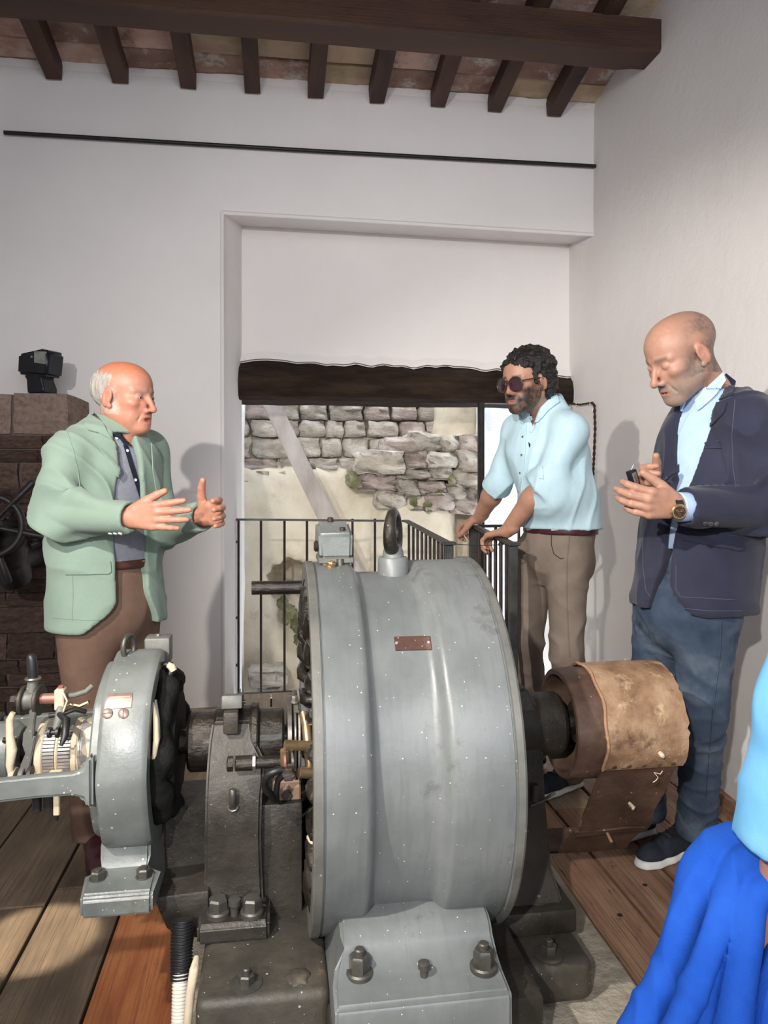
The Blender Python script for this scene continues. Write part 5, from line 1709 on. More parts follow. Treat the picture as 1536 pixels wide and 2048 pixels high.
# ================================================================== PEOPLE
M['skin'] = pm('skin', [(.90, .88, .88), (1.0, 1.0, 1.0)], 60, .48, bump=.12, bscale=220, vcol=True, spec=.4, sss=.12, bdist=.004)
M['eye'] = pm('eye', [(1, 1, 1), (1, 1, 1)], 5, .12, vcol=True, spec=.6)
M['hair_black'] = pm('hair_black', [(.004, .0035, .0035), (.014, .012, .011)], 60, .42, bump=.6, bscale=120, spec=.45)
M['hair_white'] = pm('hair_white', [(.28, .25, .22), (.46, .43, .39)], 60, .6, bump=.6, bscale=160, stretch=(1, 1, .35), spec=.3)
M['jacket_green'] = pm('jacket_green', [(.190, .258, .208), (.220, .292, .238)], 9, .85, bump=.25, bscale=300, sheen=.15, spec=.2)
M['jacket_navy'] = pm('jacket_navy', [(.018, .020, .040), (.034, .037, .066)], 5, .8, bump=.25, bscale=300, sheen=.15, spec=.2)
M['shirt_grey'] = pm('shirt_grey', [(.19, .20, .235), (.24, .25, .29)], 60, .85, bump=.15, bscale=300, spec=.2)
M['shirt_linen'] = pm('shirt_linen', [(.44, .62, .70), (.53, .71, .79)], 30, .85, stretch=(1, 1, .3), bump=.2, bscale=300, spec=.2)
M['shirt_blue'] = pm('shirt_blue', [(.40, .55, .80), (.46, .61, .86)], 40, .8, bump=.1, bscale=300, spec=.2)
M['navy_trim'] = pm('navy_trim', [(.010, .012, .022), (.018, .020, .034)], 30, .8, spec=.2)
M['trousers_brown'] = pm('trousers_brown', [(.135, .082, .060), (.165, .102, .075)], 20, .85, bump=.2, bscale=300, spec=.2)
M['trousers_taupe'] = pm('trousers_taupe', [(.170, .135, .110), (.215, .172, .142)], 14, .85, bump=.2, bscale=300, spec=.2)
M['denim'] = pm('denim', [(.024, .038, .068), (.060, .088, .136), (.165, .200, .255)], 4.5, .85, bump=.3, bscale=400, spec=.2, spots=((.020, .038, .060), 7, .58, .72, 'noise'))
M['leather_brown'] = pm('leather_brown', [(.045, .018, .014), (.075, .032, .024)], 20, .4, spec=.4)
M['leather_burgundy'] = pm('leather_burgundy', [(.030, .008, .012), (.055, .016, .022)], 20, .35, spec=.45)
M['gold'] = pm('gold', [(.70, .48, .26), (.80, .58, .34)], 30, .25, .9)
M['silver'] = pm('silver', [(.55, .55, .54), (.72, .72, .70)], 30, .22, .9)
M['button_dark'] = pm('button_dark', [(.06, .065, .06), (.10, .10, .095)], 30, .4)
M['button_white'] = pm('button_white', [(.75, .75, .72), (.85, .85, .82)], 30, .35)
M['sneaker'] = pm('sneaker', [(.012, .015, .024), (.026, .030, .042)], 30, .75, bump=.3, bscale=200, spec=.3)
M['sole_white'] = pm('sole_white', [(.66, .66, .63), (.76, .76, .73)], 20, .6)
M['lens_dark'] = pm('lens_dark', [(.020, .008, .014), (.045, .018, .028)], 8, .06, spec=.8)
M['frame_brown'] = pm('frame_brown', [(.03, .014, .012), (.06, .03, .022)], 30, .25, spec=.5)

UP = np.array([0, 0, 1.0])


def V3(p): return np.array(p, float)


def rotframe(fx, fy, pitch=0.0, roll=0.0):
    """columns forward, left, up of a head that looks along (fx, fy), pitched up by the angle"""
    f = np.array([fx, fy, 0.0]); f /= np.linalg.norm(f)
    l = np.array([-f[1], f[0], 0.0])
    c, s = math.cos(pitch), math.sin(pitch)
    f2 = f * c + UP * s
    u2 = UP * c - f * s
    c, s = math.cos(roll), math.sin(roll)
    l2 = l * c + u2 * s
    u3 = u2 * c - l * s
    return np.stack([f2, l2, u3], 1)


def head(vol, C, R, s=1.0, mouth=.002, nose=1.0, chin=1.0, jaw=1.0, brow=1.0, ears=1.0, slit=.0050):
    C = V3(C)
    T = lambda x, y, z: C + R @ (np.array([x, y, z]) * s)
    E = lambda c, r, k=0.0, mode='add', RR=None: vol.ell(T(*c), np.array(r) * s, R if RR is None else R @ RR, k * s, mode)
    K = lambda a, b, ra, rb, k=0.0, mode='add': vol.cone(T(*a), T(*b), ra * s, rb * s, k * s, mode=mode)
    E((-.020, 0, .040), (.100, .0765, .078))
    E((.024, 0, .036), (.068, .066, .066), .03)
    E((.028, 0, -.035), (.060, .058, .080), .03)
    for y in (-1, 1):
        K((-.010, y * .052 * jaw, -.050), (.062, y * .016, -.101), .020, .019, .028)
        E((.060, y * .043, -.022), (.024, .021, .018), .022)
        E((.048, y * .037, -.062), (.026, .018, .026), .022)
    E((.076, 0, -.102 * chin), (.019, .022, .017), .02)
    E((.074, 0, -.070), (.020, .030, .024), .02)
    for y in (-1, 1):
        K((.086, y * .012, .020), (.070, y * .047, .018), .0095 * brow, .008 * brow, .012)
        E((.104, y * .033, -.001), (.022, .0175, .0120), .012, 'sub')
        E((.0775, y * .0325, -.001), (.0135, .0150, .0125), .004)                # lids
        if slit > 0: E((.0940, y * .0325, -.0015), (.0100, .0120, slit), .002, 'sub')         # the open slit between them
    K((.088, 0, .012), (.106 * nose, 0, -.034), .0070, .0095, .010)
    E((.1075 * nose, 0, -.041), (.0125, .0108, .0105), .006)
    for y in (-1, 1):
        E((.0790, y * .0165, -.030), (.0170, .0130, .0210), .012)
        E((.0945, y * .0125, -.0455), (.0130, .0080, .0085), .006)
        E((.101, y * .0065, -.0545), (.005, .0032, .0035), .002, 'sub')
        K((.0905, y * .0250, -.050), (.0790, y * .0340, -.078), .0022, .0022, .005, 'sub')   # crease beside the mouth
    E((.0905, 0, -.0695 + mouth * .6), (.0085, .022, .0055), .005)
    E((.0890, 0, -.0820 - mouth * .8), (.0090, .020, .0065), .005)
    E((.104, 0, -.0755), (.018, .023, max(.0024, mouth)), .002, 'sub')
    for y in (-1, 1):
        a = .28
        RR = np.array([[math.cos(a), 0, math.sin(a)], [0, 1, 0], [-math.sin(a), 0, math.cos(a)]])
        out = np.array([[1, 0, 0], [0, 1, 0], [0, 0, 1.0]])
        E((-.010, y * .0785, -.006), (.0190 * ears, .0085, .0325 * ears), .004, 'add', RR)
        E((-.005, y * .0880, -.003), (.0125 * ears, .0070, .0235 * ears), .002, 'sub', RR)
        E((-.006, y * .0800, -.012), (.0060, .0050, .0100), .003, 'add', RR)
        E((-.001, y * .0770, -.034), (.0085, .0065, .0085), .004)


def head_local(V, C, R, s): return (V - V3(C)) @ R / s


def hand(vol, W, d, n, right, curl=(.3, .3, .3), thumb=(.75, .65, .1), spread=.12, s=1.0, curls=None, thumb_curl=.25, k=.006):
    """palm, five jointed fingers: W wrist, d towards the fingers, n out of the palm; returns the fingertips"""
    W = V3(W)
    d = V3(d); d /= np.linalg.norm(d)
    n = V3(n); n = n - d * (n @ d); n /= np.linalg.norm(n)
    t = np.cross(d, n) if right else np.cross(n, d)
    tips = []
    vol.cone(W - d * .03 * s, W + d * .015 * s, .027 * s, .026 * s, .01, flat=n, f=.75)
    ks = [(.090, .030), (.095, .010), (.090, -.011), (.080, -.030)]
    for dd, tt in ks:
        vol.cone(W + d * .012 * s + t * tt * .55 * s, W + d * dd * s + t * tt * s, .0165 * s, .0128 * s, .010, flat=n, f=.95)
    vol.cone(W + d * .015 * s + t * .014 * s, W + d * .055 * s + t * .030 * s + n * .006 * s, .014 * s, .014 * s, .012)
    segs = [(.042, .025, .020), (.046, .029, .021), (.043, .027, .021), (.034, .020, .018)]
    for i in range(4):
        c = curls[i] if curls else curl
        p = W + d * ks[i][0] * s + t * ks[i][1] * s
        sp = spread * (1.2, .35, -.45, -1.3)[i]
        dd = d * math.cos(sp) + t * math.sin(sp)
        ang = 0
        r0 = (.0112, .0115, .0108, .0096)[i] * s
        for j in range(3):
            ang += c[j]
            q = p + (dd * math.cos(ang) + n * math.sin(ang)) * segs[i][j] * s
            vol.cone(p, q, r0 * (1, .93, .86)[j], r0 * (.93, .86, .72)[j], .0025 if j else k)
            p = q
        tips.append((p, dd * math.cos(ang) + n * math.sin(ang), -dd * math.sin(ang) * 0 + (dd * math.sin(ang) * -1 + n * math.cos(ang)) * -1, r0))
    td = t * thumb[0] + d * thumb[1] + n * thumb[2]; td /= np.linalg.norm(td)
    p = W + d * .022 * s + t * .022 * s
    for j, (l, ra, rb) in enumerate(((.044, .0175, .0145), (.032, .0140, .0124), (.026, .0122, .0098))):
        if j: td = td * math.cos(thumb_curl) + d * math.sin(thumb_curl); td /= np.linalg.norm(td)
        q = p + td * l * s
        vol.cone(p, q, ra * s, rb * s, .006 if j == 0 else .003)
        p = q
    tips.append((p, td, t, .0085 * s))
    return tips


def smoothstep(a, b, x):
    t = np.clip((x - a) / (b - a), 0, 1)
    return t * t * (3 - 2 * t)


def skin_colour(V, C, R, s, base, hair=None, hair_col=(.1, .1, .1), beard=0.0, beard_col=(.1, .08, .07), lip=(.75, .5, .5), flush=.2, brow_col=(.05, .035, .03), seed=1, scalp=0.0):
    q = head_local(V, C, R, s)
    x, y, z = q[:, 0], np.abs(q[:, 1]), q[:, 2]
    col = np.ones((len(V), 3)) * np.array(base)
    nz = sines(V, 110, seed, 30) * .5 + sines(V, 420, seed + 1, 30) * .5
    col *= (1 + .05 * nz)[:, None]
    inh = (np.linalg.norm(q, axis=1) < .17)
    # redder nose, cheeks, ears
    fl = np.exp(-(((x - .105) / .03) ** 2 + (y / .02) ** 2 + ((z + .035) / .022) ** 2)) + .6 * np.exp(-(((x - .065) / .03) ** 2 + ((y - .045) / .02) ** 2 + ((z + .03) / .022) ** 2)) + .6 * smoothstep(.072, .084, y) * (np.abs(z) < .05)
    fl = np.clip(fl, 0, 1) * inh * flush * .8
    col *= 1 + fl[:, None] * np.array([.12, -.30, -.28])
    lips = np.exp(-(((z + .0755) / .0085) ** 4 + (y / .022) ** 4)) * (x > .080) * inh
    col = col * (1 - lips[:, None]) + col * np.array(lip) * lips[:, None]
    br = np.exp(-(((z - .0205) / .0055) ** 2)) * smoothstep(.010, .016, y) * (1 - smoothstep(.044, .052, y)) * (x > .055) * inh
    col = col * (1 - .85 * br[:, None]) + np.array(brow_col) * .85 * br[:, None]
    if beard > 0:
        b = smoothstep(-.028, -.050, z - .55 * np.clip(y - .03, 0, 1) + .10 * np.clip(.085 - x, 0, .2)) * (x > -.002) * inh
        side = smoothstep(.012, -.03, z) * smoothstep(.045, .060, y) * (x > .0) * (x < .045) * inh
        b = np.maximum(b, side * .8)
        b *= (1 - np.exp(-(((z + .0755) / .0075) ** 4 + (y / .020) ** 4)) * (x > .08))
        b *= (1 - .75 * np.exp(-(((z + .045) / .012) ** 2)) * np.exp(-((y - .035) / .014) ** 2))
        b *= smoothstep(-.155, -.118, z)
        b = np.clip(b * (beard + .22 * nz), 0, 1)
        col = col * (1 - b[:, None]) + np.array(beard_col) * b[:, None]
    if scalp > 0:
        h = hair(q) * inh * (1 - smoothstep(.074, .078, y))
        h = np.clip(h * (scalp + .3 * nz), 0, 1)
        col = col * (1 - h[:, None]) + np.array(hair_col) * h[:, None]
    return np.clip(col, .004, 1)


def eyes(parent, C, R, s, iris=(.10, .06, .035), look=(1, 0, 0), half=0.0):
    for y in (-1, 1):
        c = V3(C) + R @ (np.array([.0775, y * .0325, -.0015]) * s)
        lk = R @ np.array(look, float); lk /= np.linalg.norm(lk)
        bm = bmesh.new()
        bmesh.ops.create_uvsphere(bm, u_segments=20, v_segments=14, radius=.0122 * s)
        me = bpy.data.meshes.new('eye'); 
        for v in bm.verts: v.co += Vector(c)
        bm.to_mesh(me); bm.free()
        a = me.color_attributes.new('Col', 'FLOAT_COLOR', 'POINT')
        for i, v in enumerate(me.vertices):
            dd = (np.array(v.co) - c); dd /= np.linalg.norm(dd)
            m = dd @ lk
            cc = (.012, .01, .01) if m > .975 else (iris if m > .88 else (.72, .66, .62))
            a.data[i].color = (*cc, 1)
        link('eye', me, M['eye'], parent, True)


def folds(V, N, amp, scale, seed, stretch=(1, 1, 1), mask=None):
    f = sines(V + .02 * np.stack([sines(V, scale * .5, seed + 5), sines(V, scale * .5, seed + 6), sines(V, scale * .5, seed + 7)], 1), scale, seed, 6, stretch)
    f = np.clip(1 - np.abs(f) * 1.25, 0, 1) ** 1.6
    a = amp * (f - .25)
    if mask is not None: a = a * mask
    return V + N * a[:, None]


def near_seg(V, a, b):
    a, b = V3(a), V3(b)
    t = np.clip((V - a) @ (b - a) / ((b - a) @ (b - a)), 0, 1)
    return np.linalg.norm(V - a - t[:, None] * (b - a), axis=1)


def bulge(V, c, r):
    return np.exp(-np.sum((V - V3(c)) ** 2, 1) / r ** 2)


def garment(name, vol, mat, parent, amp=.004, scale=26, seed=1, stretch=(1, 1, .6), joints=(), sm=2, extra=None):
    V, F = vol.surface()
    V = smooth_mesh(V, F, sm, .5)
    N = normals_of(V, F)
    m = np.full(len(V), .45)
    for c, r, w in joints: m += w * bulge(V, c, r)
    V = folds(V, N, amp, scale, seed, stretch, m)
    if extra is not None: V = extra(V, N)
    V = smooth_mesh(V, F, 1, .35)
    o = sdf_obj(name, V, F, mat, parent)
    return o, bvh(V, F)


def on(tree, px, py):
    a, b = _ray(px); d = Vector((a, b, (HYP - py) / FPX)).normalized()
    loc, nor, i, dist = tree.ray_cast(Vector((0, 0, CAMH)), d)
    if loc is None: return None, None
    if nor.dot(d) > 0: nor = -nor
    return loc, nor


def button(tree, px, py, mat, parent, r=.008, name='button'):
    loc, nor = on(tree, px, py)
    if loc is None: return
    lathe(name, [(0, 0), (0, r), (.0025, r), (.0035, r * .8), (.0028, r * .6), (.0028, 0)], loc + nor * .001, mat, parent, nor, 14)


def seam(name, tree, pts, mat, parent, r=.0013):
    """a stitched seam or edge along photograph points on a garment"""
    out = []
    for (a, b) in zip(pts, pts[1:]):
        n = max(2, int(math.hypot(b[0] - a[0], b[1] - a[1]) / 6))
        for k in range(n):
            loc, nor = on(tree, a[0] + (b[0] - a[0]) * k / n, a[1] + (b[1] - a[1]) * k / n)
            if loc is not None: out.append(loc + nor * .0006)
    if len(out) > 2: tube(name, out, r, mat, parent, 5, 80)


def shoe(parent, heel, toe, mat, sole_mat, L=.29, sole_h=.028, laces=True, lace_mat=None, ankle=None, name='shoe'):
    """shoe standing on the floor from heel to toe; upper, sole and laces"""
    h = V3(heel); t = V3(toe); h[2] = t[2] = 0
    d = t - h; d /= np.linalg.norm(d)
    sd = np.array([-d[1], d[0], 0])
    c = h
    lo = np.minimum(h, t) - .10; hi = np.maximum(h, t) + .10
    lo[2] = -.005; hi[2] = .17
    v = Vol(lo, hi, .004)
    for a, b, ra, rb in ((.03, .09, .036, .038), (.09, .17, .038, .042), (.17, .235, .044, .043), (.235, .262, .043, .036)):
        v.cone(c + d * a + UP * (.004), c + d * b + UP * .004, ra, rb, .01)
    v.box(c + d * .14 + UP * -.05, (.3, .2, .0535), np.stack([d, sd, UP], 1), .001, 0, 'sub')
    v.box(c + d * .14 + UP * (sole_h + .1), (.3, .2, .1), np.stack([d, sd, UP], 1), .001, .004, 'sub')
    Vv, F = v.surface(); Vv = smooth_mesh(Vv, F, 1)
    so_ = empty(name, tuple(h)); so_.parent = parent; so_.location = Vector(h) - parent.location
    sdf_obj('sole', Vv, F, sole_mat, so_)
    v = Vol(lo, hi, .004)
    for a, b, ra, rb, z in ((.03, .09, .034, .034, .035), (.09, .17, .034, .038, .035), (.17, .235, .040, .039, .028), (.235, .258, .039, .032, .024)):
        v.cone(c + d * a + UP * z, c + d * b + UP * z, ra, rb, .02)
    v.cone(c + d * .045 + UP * .05, c + d * .045 + UP * .105, .034, .036, .03)
    v.cone(c + d * .08 + UP * .06, c + d * .17 + UP * .045, .036, .030, .03)
    v.box(c + d * .14 + UP * (sole_h - .1), (.3, .2, .1), np.stack([d, sd, UP], 1), .001, .003, 'sub')
    v.ell(c + d * .045 + UP * .125, (.032, .028, .03), np.stack([d, sd, UP], 1), .006, 'sub')
    Vv, F = v.surface(); Vv = smooth_mesh(Vv, F, 1)
    sdf_obj('upper', Vv, F, mat, so_)
    if laces:
        tr = bvh(Vv, F)
        for k in range(4):
            x = .115 + .026 * k
            pts = []
            for j in range(7):
                y = -.020 + .040 * j / 6
                loc, nor, i, ds = tr.ray_cast(Vector(c + d * (x + .012 * (j / 6 - .5) * (1 if k % 2 else -1)) + sd * y + UP * .2), Vector((0, 0, -1)))
                if loc is not None: pts.append(loc + nor * .002)
            if len(pts) > 2: tube('lace', pts, .0028, lace_mat or mat, so_, 6)
    return so_
# ------------------------------------------------------------------ the older man in the green jacket
def sub3(f, l, c):
    f, l, c = V3(f), V3(l), V3(c)
    def q(X, Y, Z):
        return (X - c[0]) * l[0] + (Y - c[1]) * l[1] + 0 * Z, (X - c[0]) * f[0] + (Y - c[1]) * f[1] + 0 * Z, Z + 0 * X + 0 * Y
    return q


def build_green():
    phi = math.radians(45)
    f = np.array([math.cos(phi), -math.sin(phi), 0]); l = np.array([-f[1], f[0], 0])
    root = empty('person', (P(215, 1200, 2.62).x, 2.62, 0), 'elderly balding man in a sage green jacket talking with both hands raised', 'person')
    hC = P(250, 794, 2.60); hs = 1.0
    R = rotframe(math.cos(math.radians(27)), -math.sin(math.radians(27)), math.radians(-3), math.radians(2))
    nb = P(232, 880, 2.63)
    shR, shL = P(140, 912, 2.49), P(290, 905, 2.76)
    elR, wrR = P(116, 1030, 2.44), P(258, 1034, 2.29)
    elL, wrL = P(322, 1058, 2.66), P(402, 1034, 2.46)
    ch, wa, he = P(212, 945, 2.62), P(212, 1085, 2.62), P(216, 1235, 2.62)
    # body: head, neck, chest, arms and hands in one surface
    v = Vol((-.95, 2.05, .72), (-.05, 2.95, 1.76), .0034)
    head(v, hC, R, hs, .0065, 1.06, 1.0, 1.05)
    v.cone(V3(hC) + R @ np.array([-.028, 0, -.045]), nb, .056, .056, .03)
    v.cone(V3(hC) + R @ np.array([.030, 0, -.098]), V3(nb) + f * .035, .032, .045, .03)           # loose skin under the chin
    v.cone(nb, V3(nb) - UP * .12, .052, .07, .02); v.cone(V3(nb) - UP * .12, wa, .10, .12, .03, flat=f, f=.75)
    for sh, el, wr in ((shR, elR, wrR), (shL, elL, wrL)):
        v.cone(sh, el, .048, .042, .03); v.cone(el, wr, .042, .027, .02); v.cone(V3(nb) - UP * .05, sh, .045, .045, .03)
    hd = (P(352, 1030, 2.22) - P(258, 1034, 2.29))
    tipsR = hand(v, wrR, hd, (-.25, 1, -.05), True, thumb=(.55, .8, .25), spread=.10, curls=((.12, .12, .1), (.16, .14, .1), (.20, .18, .12), (.22, .2, .14)), s=1.02)
    hd2 = (P(462, 1018, 2.36) - P(402, 1034, 2.46))
    tipsL = hand(v, wrL, hd2, (.15, -1, .05), False, thumb=(.95, .35, .15), spread=.14, curls=((.5, .55, .3), (.55, .6, .3), (.6, .6, .3), (.6, .6, .35)), s=1.02)
    V, F = v.surface(); V = smooth_mesh(V, F, 1, .4)
    def hairline(q):
        x, y, z = q[:, 0], np.abs(q[:, 1]), q[:, 2]
        return smoothstep(.075, .045, z + .25 * x) * smoothstep(.030, -.005, x - .01) * (z > -.06)
    col = skin_colour(V, hC, R, hs, (.46, .215, .145), hairline, (.42, .36, .32), 0, flush=.8, lip=(.86, .62, .66), brow_col=(.30, .22, .19), seed=11, scalp=.55)
    q = head_local(V, hC, R, hs)
    top = smoothstep(.05, .10, q[:, 2]) * (np.linalg.norm(q, axis=1) < .17)                          # sunburnt crown
    col *= 1 + top[:, None] * np.array([.02, -.22, -.36])
    sdf_obj('body', V, F, M['skin'], root, col)
    eyes(root, hC, R, hs, (.06, .035, .025), (1, -.1, -.05))
    # fringe of white hair around the sides and back
    hv = Vol(V3(hC) - .16, V3(hC) + .16, .004)
    hv.ell(V3(hC) + R @ np.array([-.024, 0, .030]), (.1015, .0815, .082), R)
    T = lambda *p: V3(hC) + R @ np.array(p)
    hv.ell(T(.075, 0, .02), (.085, .12, .2), R, .006, 'sub')
    hv.ell(T(.02, 0, .125), (.125, .062, .085), R, .012, 'sub')
    hv.ell(T(-.02, 0, -.13), (.2, .12, .085), R, .01, 'sub')
    for y in (-1, 1): hv.ell(T(-.004, y * .085, -.008), (.024, .03, .038), R, .004, 'sub')
    Vh, Fh = hv.surface()
    Nh = normals_of(Vh, Fh)
    Vh = Vh + Nh * (.0018 * sines(Vh, 380, 5, 8, (1, 1, .25)))[:, None]
    sdf_obj('hair', Vh, Fh, M['hair_white'], root)
    # shirt
    sv = Vol((-.85, 2.2, .80), (-.10, 2.95, 1.50), .006)
    sv.cone(ch, wa, .165, .172, .03, flat=f, f=.80); sv.cone(wa, P(214, 1112, 2.62), .172, .168, .03, flat=f, f=.82); sv.cone(nb, ch, .085, .155, .06, flat=f, f=.75)
    sv.cone(V3(nb) - UP * .02, V3(nb) + UP * .025 - f * .008, .070, .067, .015)
    sv.ell(V3(hC) + R @ np.array([.02, 0, -.13]), (.05, .05, .06), R, .01, 'sub')
    sv.box(V3(P(214, 1122, 2.62)) - UP * .2, (.5, .5, .2), None, .002, .002, 'sub')
    so, st = garment('shirt', sv, M['shirt_grey'], root, .004, 26, 3)
    def qcut(fr_l, fr_f, c): return sub3(fr_f, fr_l, c)
    # trousers
    hipR, hipL = P(172, 1200, 2.55), P(262, 1200, 2.70)
    knR, knL = P(180, 1440, 2.58), P(268, 1440, 2.70)
    anR, anL = P(180, 1655, 2.66), P(262, 1640, 2.80)
    tv = Vol((-.95, 2.2, .02), (-.05, 3.0, 1.02), .0075)
    tv.cone(P(213, 1140, 2.62), P(216, 1215, 2.62), .160, .165, .03, flat=f, f=.84)
    for hp_, kn, an in ((hipR, knR, anR), (hipL, knL, anL)):
        tv.cone(hp_, kn, .098, .078, .05); tv.cone(kn, an, .078, .062, .03)
        tv.box(V3(an) - UP * .10, (.2, .2, .065), None, .005, .005, 'sub')
    to, tt = garment('trousers', tv, M['trousers_brown'], root, .009, 22, 4, (1, 1, .5), ((knR, .12, .8), (knL, .12, .8)))
    # belt
    bv = Vol((-.75, 2.3, .90), (-.15, 2.95, 1.02), .005)
    bz = P(300, 1130, 2.45).z
    c0 = V3(P(214, 1130, 2.62)); c0[2] = bz
    bv.cone(c0 - UP * .003, c0 + UP * .003, .176, .176, 0, flat=f, f=.83)
    bv.box(c0 + UP * .118, (.4, .4, .1), None, .002, .002, 'sub'); bv.box(c0 - UP * .118, (.4, .4, .1), None, .002, .002, 'sub')
    V, F = bv.surface(); bo = sdf_obj('belt', smooth_mesh(V, F, 1), F, M['leather_brown'], root); bt = bvh(V, F)
    for a, b in (((285, 1122), (297, 1122)), ((297, 1122), (297, 1142)), ((297, 1142), (285, 1142))):
        p, n = on(bt, *a); q, n2 = on(bt, *b)
        if p is not None and q is not None: tube('buckle', [p + n * .003, q + n2 * .003], .0026, M['gold'], bo, 8)
    # jacket
    jv = Vol((-1.0, 2.05, .70), (-.02, 3.0, 1.50), .0055)
    for sh, el, wr in ((shR, elR, wrR), (shL, elL, wrL)):
        el = V3(el); wr_ = V3(wr); dd = (wr_ - el) / np.linalg.norm(wr_ - el)
        jv.cone(sh, el, .076, .063, .03); jv.cone(el, wr_ + dd * .004, .064, .049, .022)
        jv.cone(wr_ + dd * .01, wr_ + dd * .09, .038, .038, .002, mode='sub')
        jv.box(wr_ + dd * .058, (.050, .1, .1), np.stack([dd, np.cross(UP, dd), UP], 1), .002, .003, 'sub')
    jv.cone(ch, wa, .188, .188, .02, flat=f, f=.80); jv.cone(wa, he, .190, .205, .03, flat=f, f=.82)
    jv.cone(nb, shR, .066, .062, .05); jv.cone(nb, shL, .066, .062, .05); jv.cone(nb, ch, .08, .17, .06, flat=f, f=.72)
    jv.cone(V3(nb) - UP * .01 - f * .01, V3(nb) + UP * .020 - f * .022, .080, .074, .02)
    jv.cone(V3(nb) - UP * .06 + f * .01, V3(nb) + UP * .10 - f * .006, .064, .066, .006, mode='sub')
    jv.box(V3(he) - UP * .128, (.5, .5, .11), None, .004, .004, 'sub')
    zt, zw, zh = V3(nb)[2], V3(wa)[2], V3(he)[2]
    cc = V3(wa)
    q3 = sub3(f, l, cc)
    def front_cut(X, Y, Z):
        a, b, z = q3(X, Y, Z)
        w = .040 + .020 * smoothstep(zt, zw, z) + .0 * z
        low = smoothstep(zh + .11, zh - .03, z)
        right_edge = -(w + .09 * low ** 2) - .004
        left_edge = w * .85 + .05 * low
        d = np.maximum(np.maximum(a - left_edge, right_edge - a), .03 - b)
        return np.maximum(d, z - (zt + .02))
    jv.func(front_cut, (-1, 2.05, .7), (0, 3.0, 1.5), .006, 'sub')
    jo, jt = garment('jacket', jv, M['jacket_green'], root, .013, 30, 21, (1, 1, .8), ((elR, .11, 2.4), (V3(elR) + np.array([.07, -.04, .02]), .09, 1.6), (elL, .10, 1.6), (P(190, 1000, 2.45), .12, .7)), 2)
    if True:
        lp_ = surface_patch('lapel', jt, [(183, 877), (198, 869), (226, 884), (246, 930), (264, 988), (266, 1002), (246, 975), (212, 918)], M['jacket_green'], jo, .003, .004, 4)
        surface_patch('collar', jt, [(186, 824), (168, 846), (176, 862), (196, 867), (224, 882), (206, 850)], M['jacket_green'], jo, .003, .004, 4)
        surface_patch('lapel', jt, [(300, 886), (314, 900), (321, 930), (320, 968), (311, 990), (303, 940)], M['jacket_green'], jo, .003, .004, 4)
        surface_patch('pocket_flap', jt, [(131, 1122), (221, 1122), (222, 1143), (217, 1148), (131, 1148)], M['jacket_green'], jo, .001, .004, 4)
        seam('stitching', jt, [(145, 1150), (146, 1190), (144, 1248)], M['jacket_green'], jo, .0016)
        seam('stitching', jt, [(104, 1236), (170, 1240), (235, 1238)], M['jacket_green'], jo, .0014)
        seam('stitching', jt, [(134, 862), (146, 900), (156, 940), (160, 980)], M['jacket_green'], jo, .0018)
        button(jt, 277, 1074, M['button_dark'], jo, .010); button(jt, 276, 1144, M['button_white'], jo, .010)
        for px in (221, 231, 241): button(jt, px, 1066, M['button_white'], jo, .0065)
        # shirt collar with its dark lining, placket and buttons
        surface_patch('shirt_collar', st, [(222, 872), (238, 878), (250, 895), (262, 885), (252, 874), (238, 868)], M['navy_trim'], so, .004, .005, 3)
        surface_patch('shirt_collar', st, [(262, 880), (276, 870), (288, 872), (286, 884), (276, 886), (268, 890)], M['navy_trim'], so, .004, .005, 3)
        surface_patch('placket', st, [(246, 890), (256, 894), (272, 945), (288, 1000), (282, 1006), (264, 950)], M['navy_trim'], so, .001, .002, 4)
        for (px, py) in ((233, 877), (254, 902), (270, 960), (296, 1085)): button(st, px, py, M['button_white'], so, .005)
    shoe(root, P(190, 1690, 2.72), P(176, 1700, 2.55) + Vector((.07, -.10, 0)), M['leather_burgundy'], M['leather_burgundy'], laces=False, sole_h=.02)
    shoe(root, V3(anL) + np.array([-.02, .05, 0]), V3(anL) + np.array([.12, -.10, 0]), M['leather_burgundy'], M['leather_burgundy'], laces=False, sole_h=.02)
    return root


build_green()
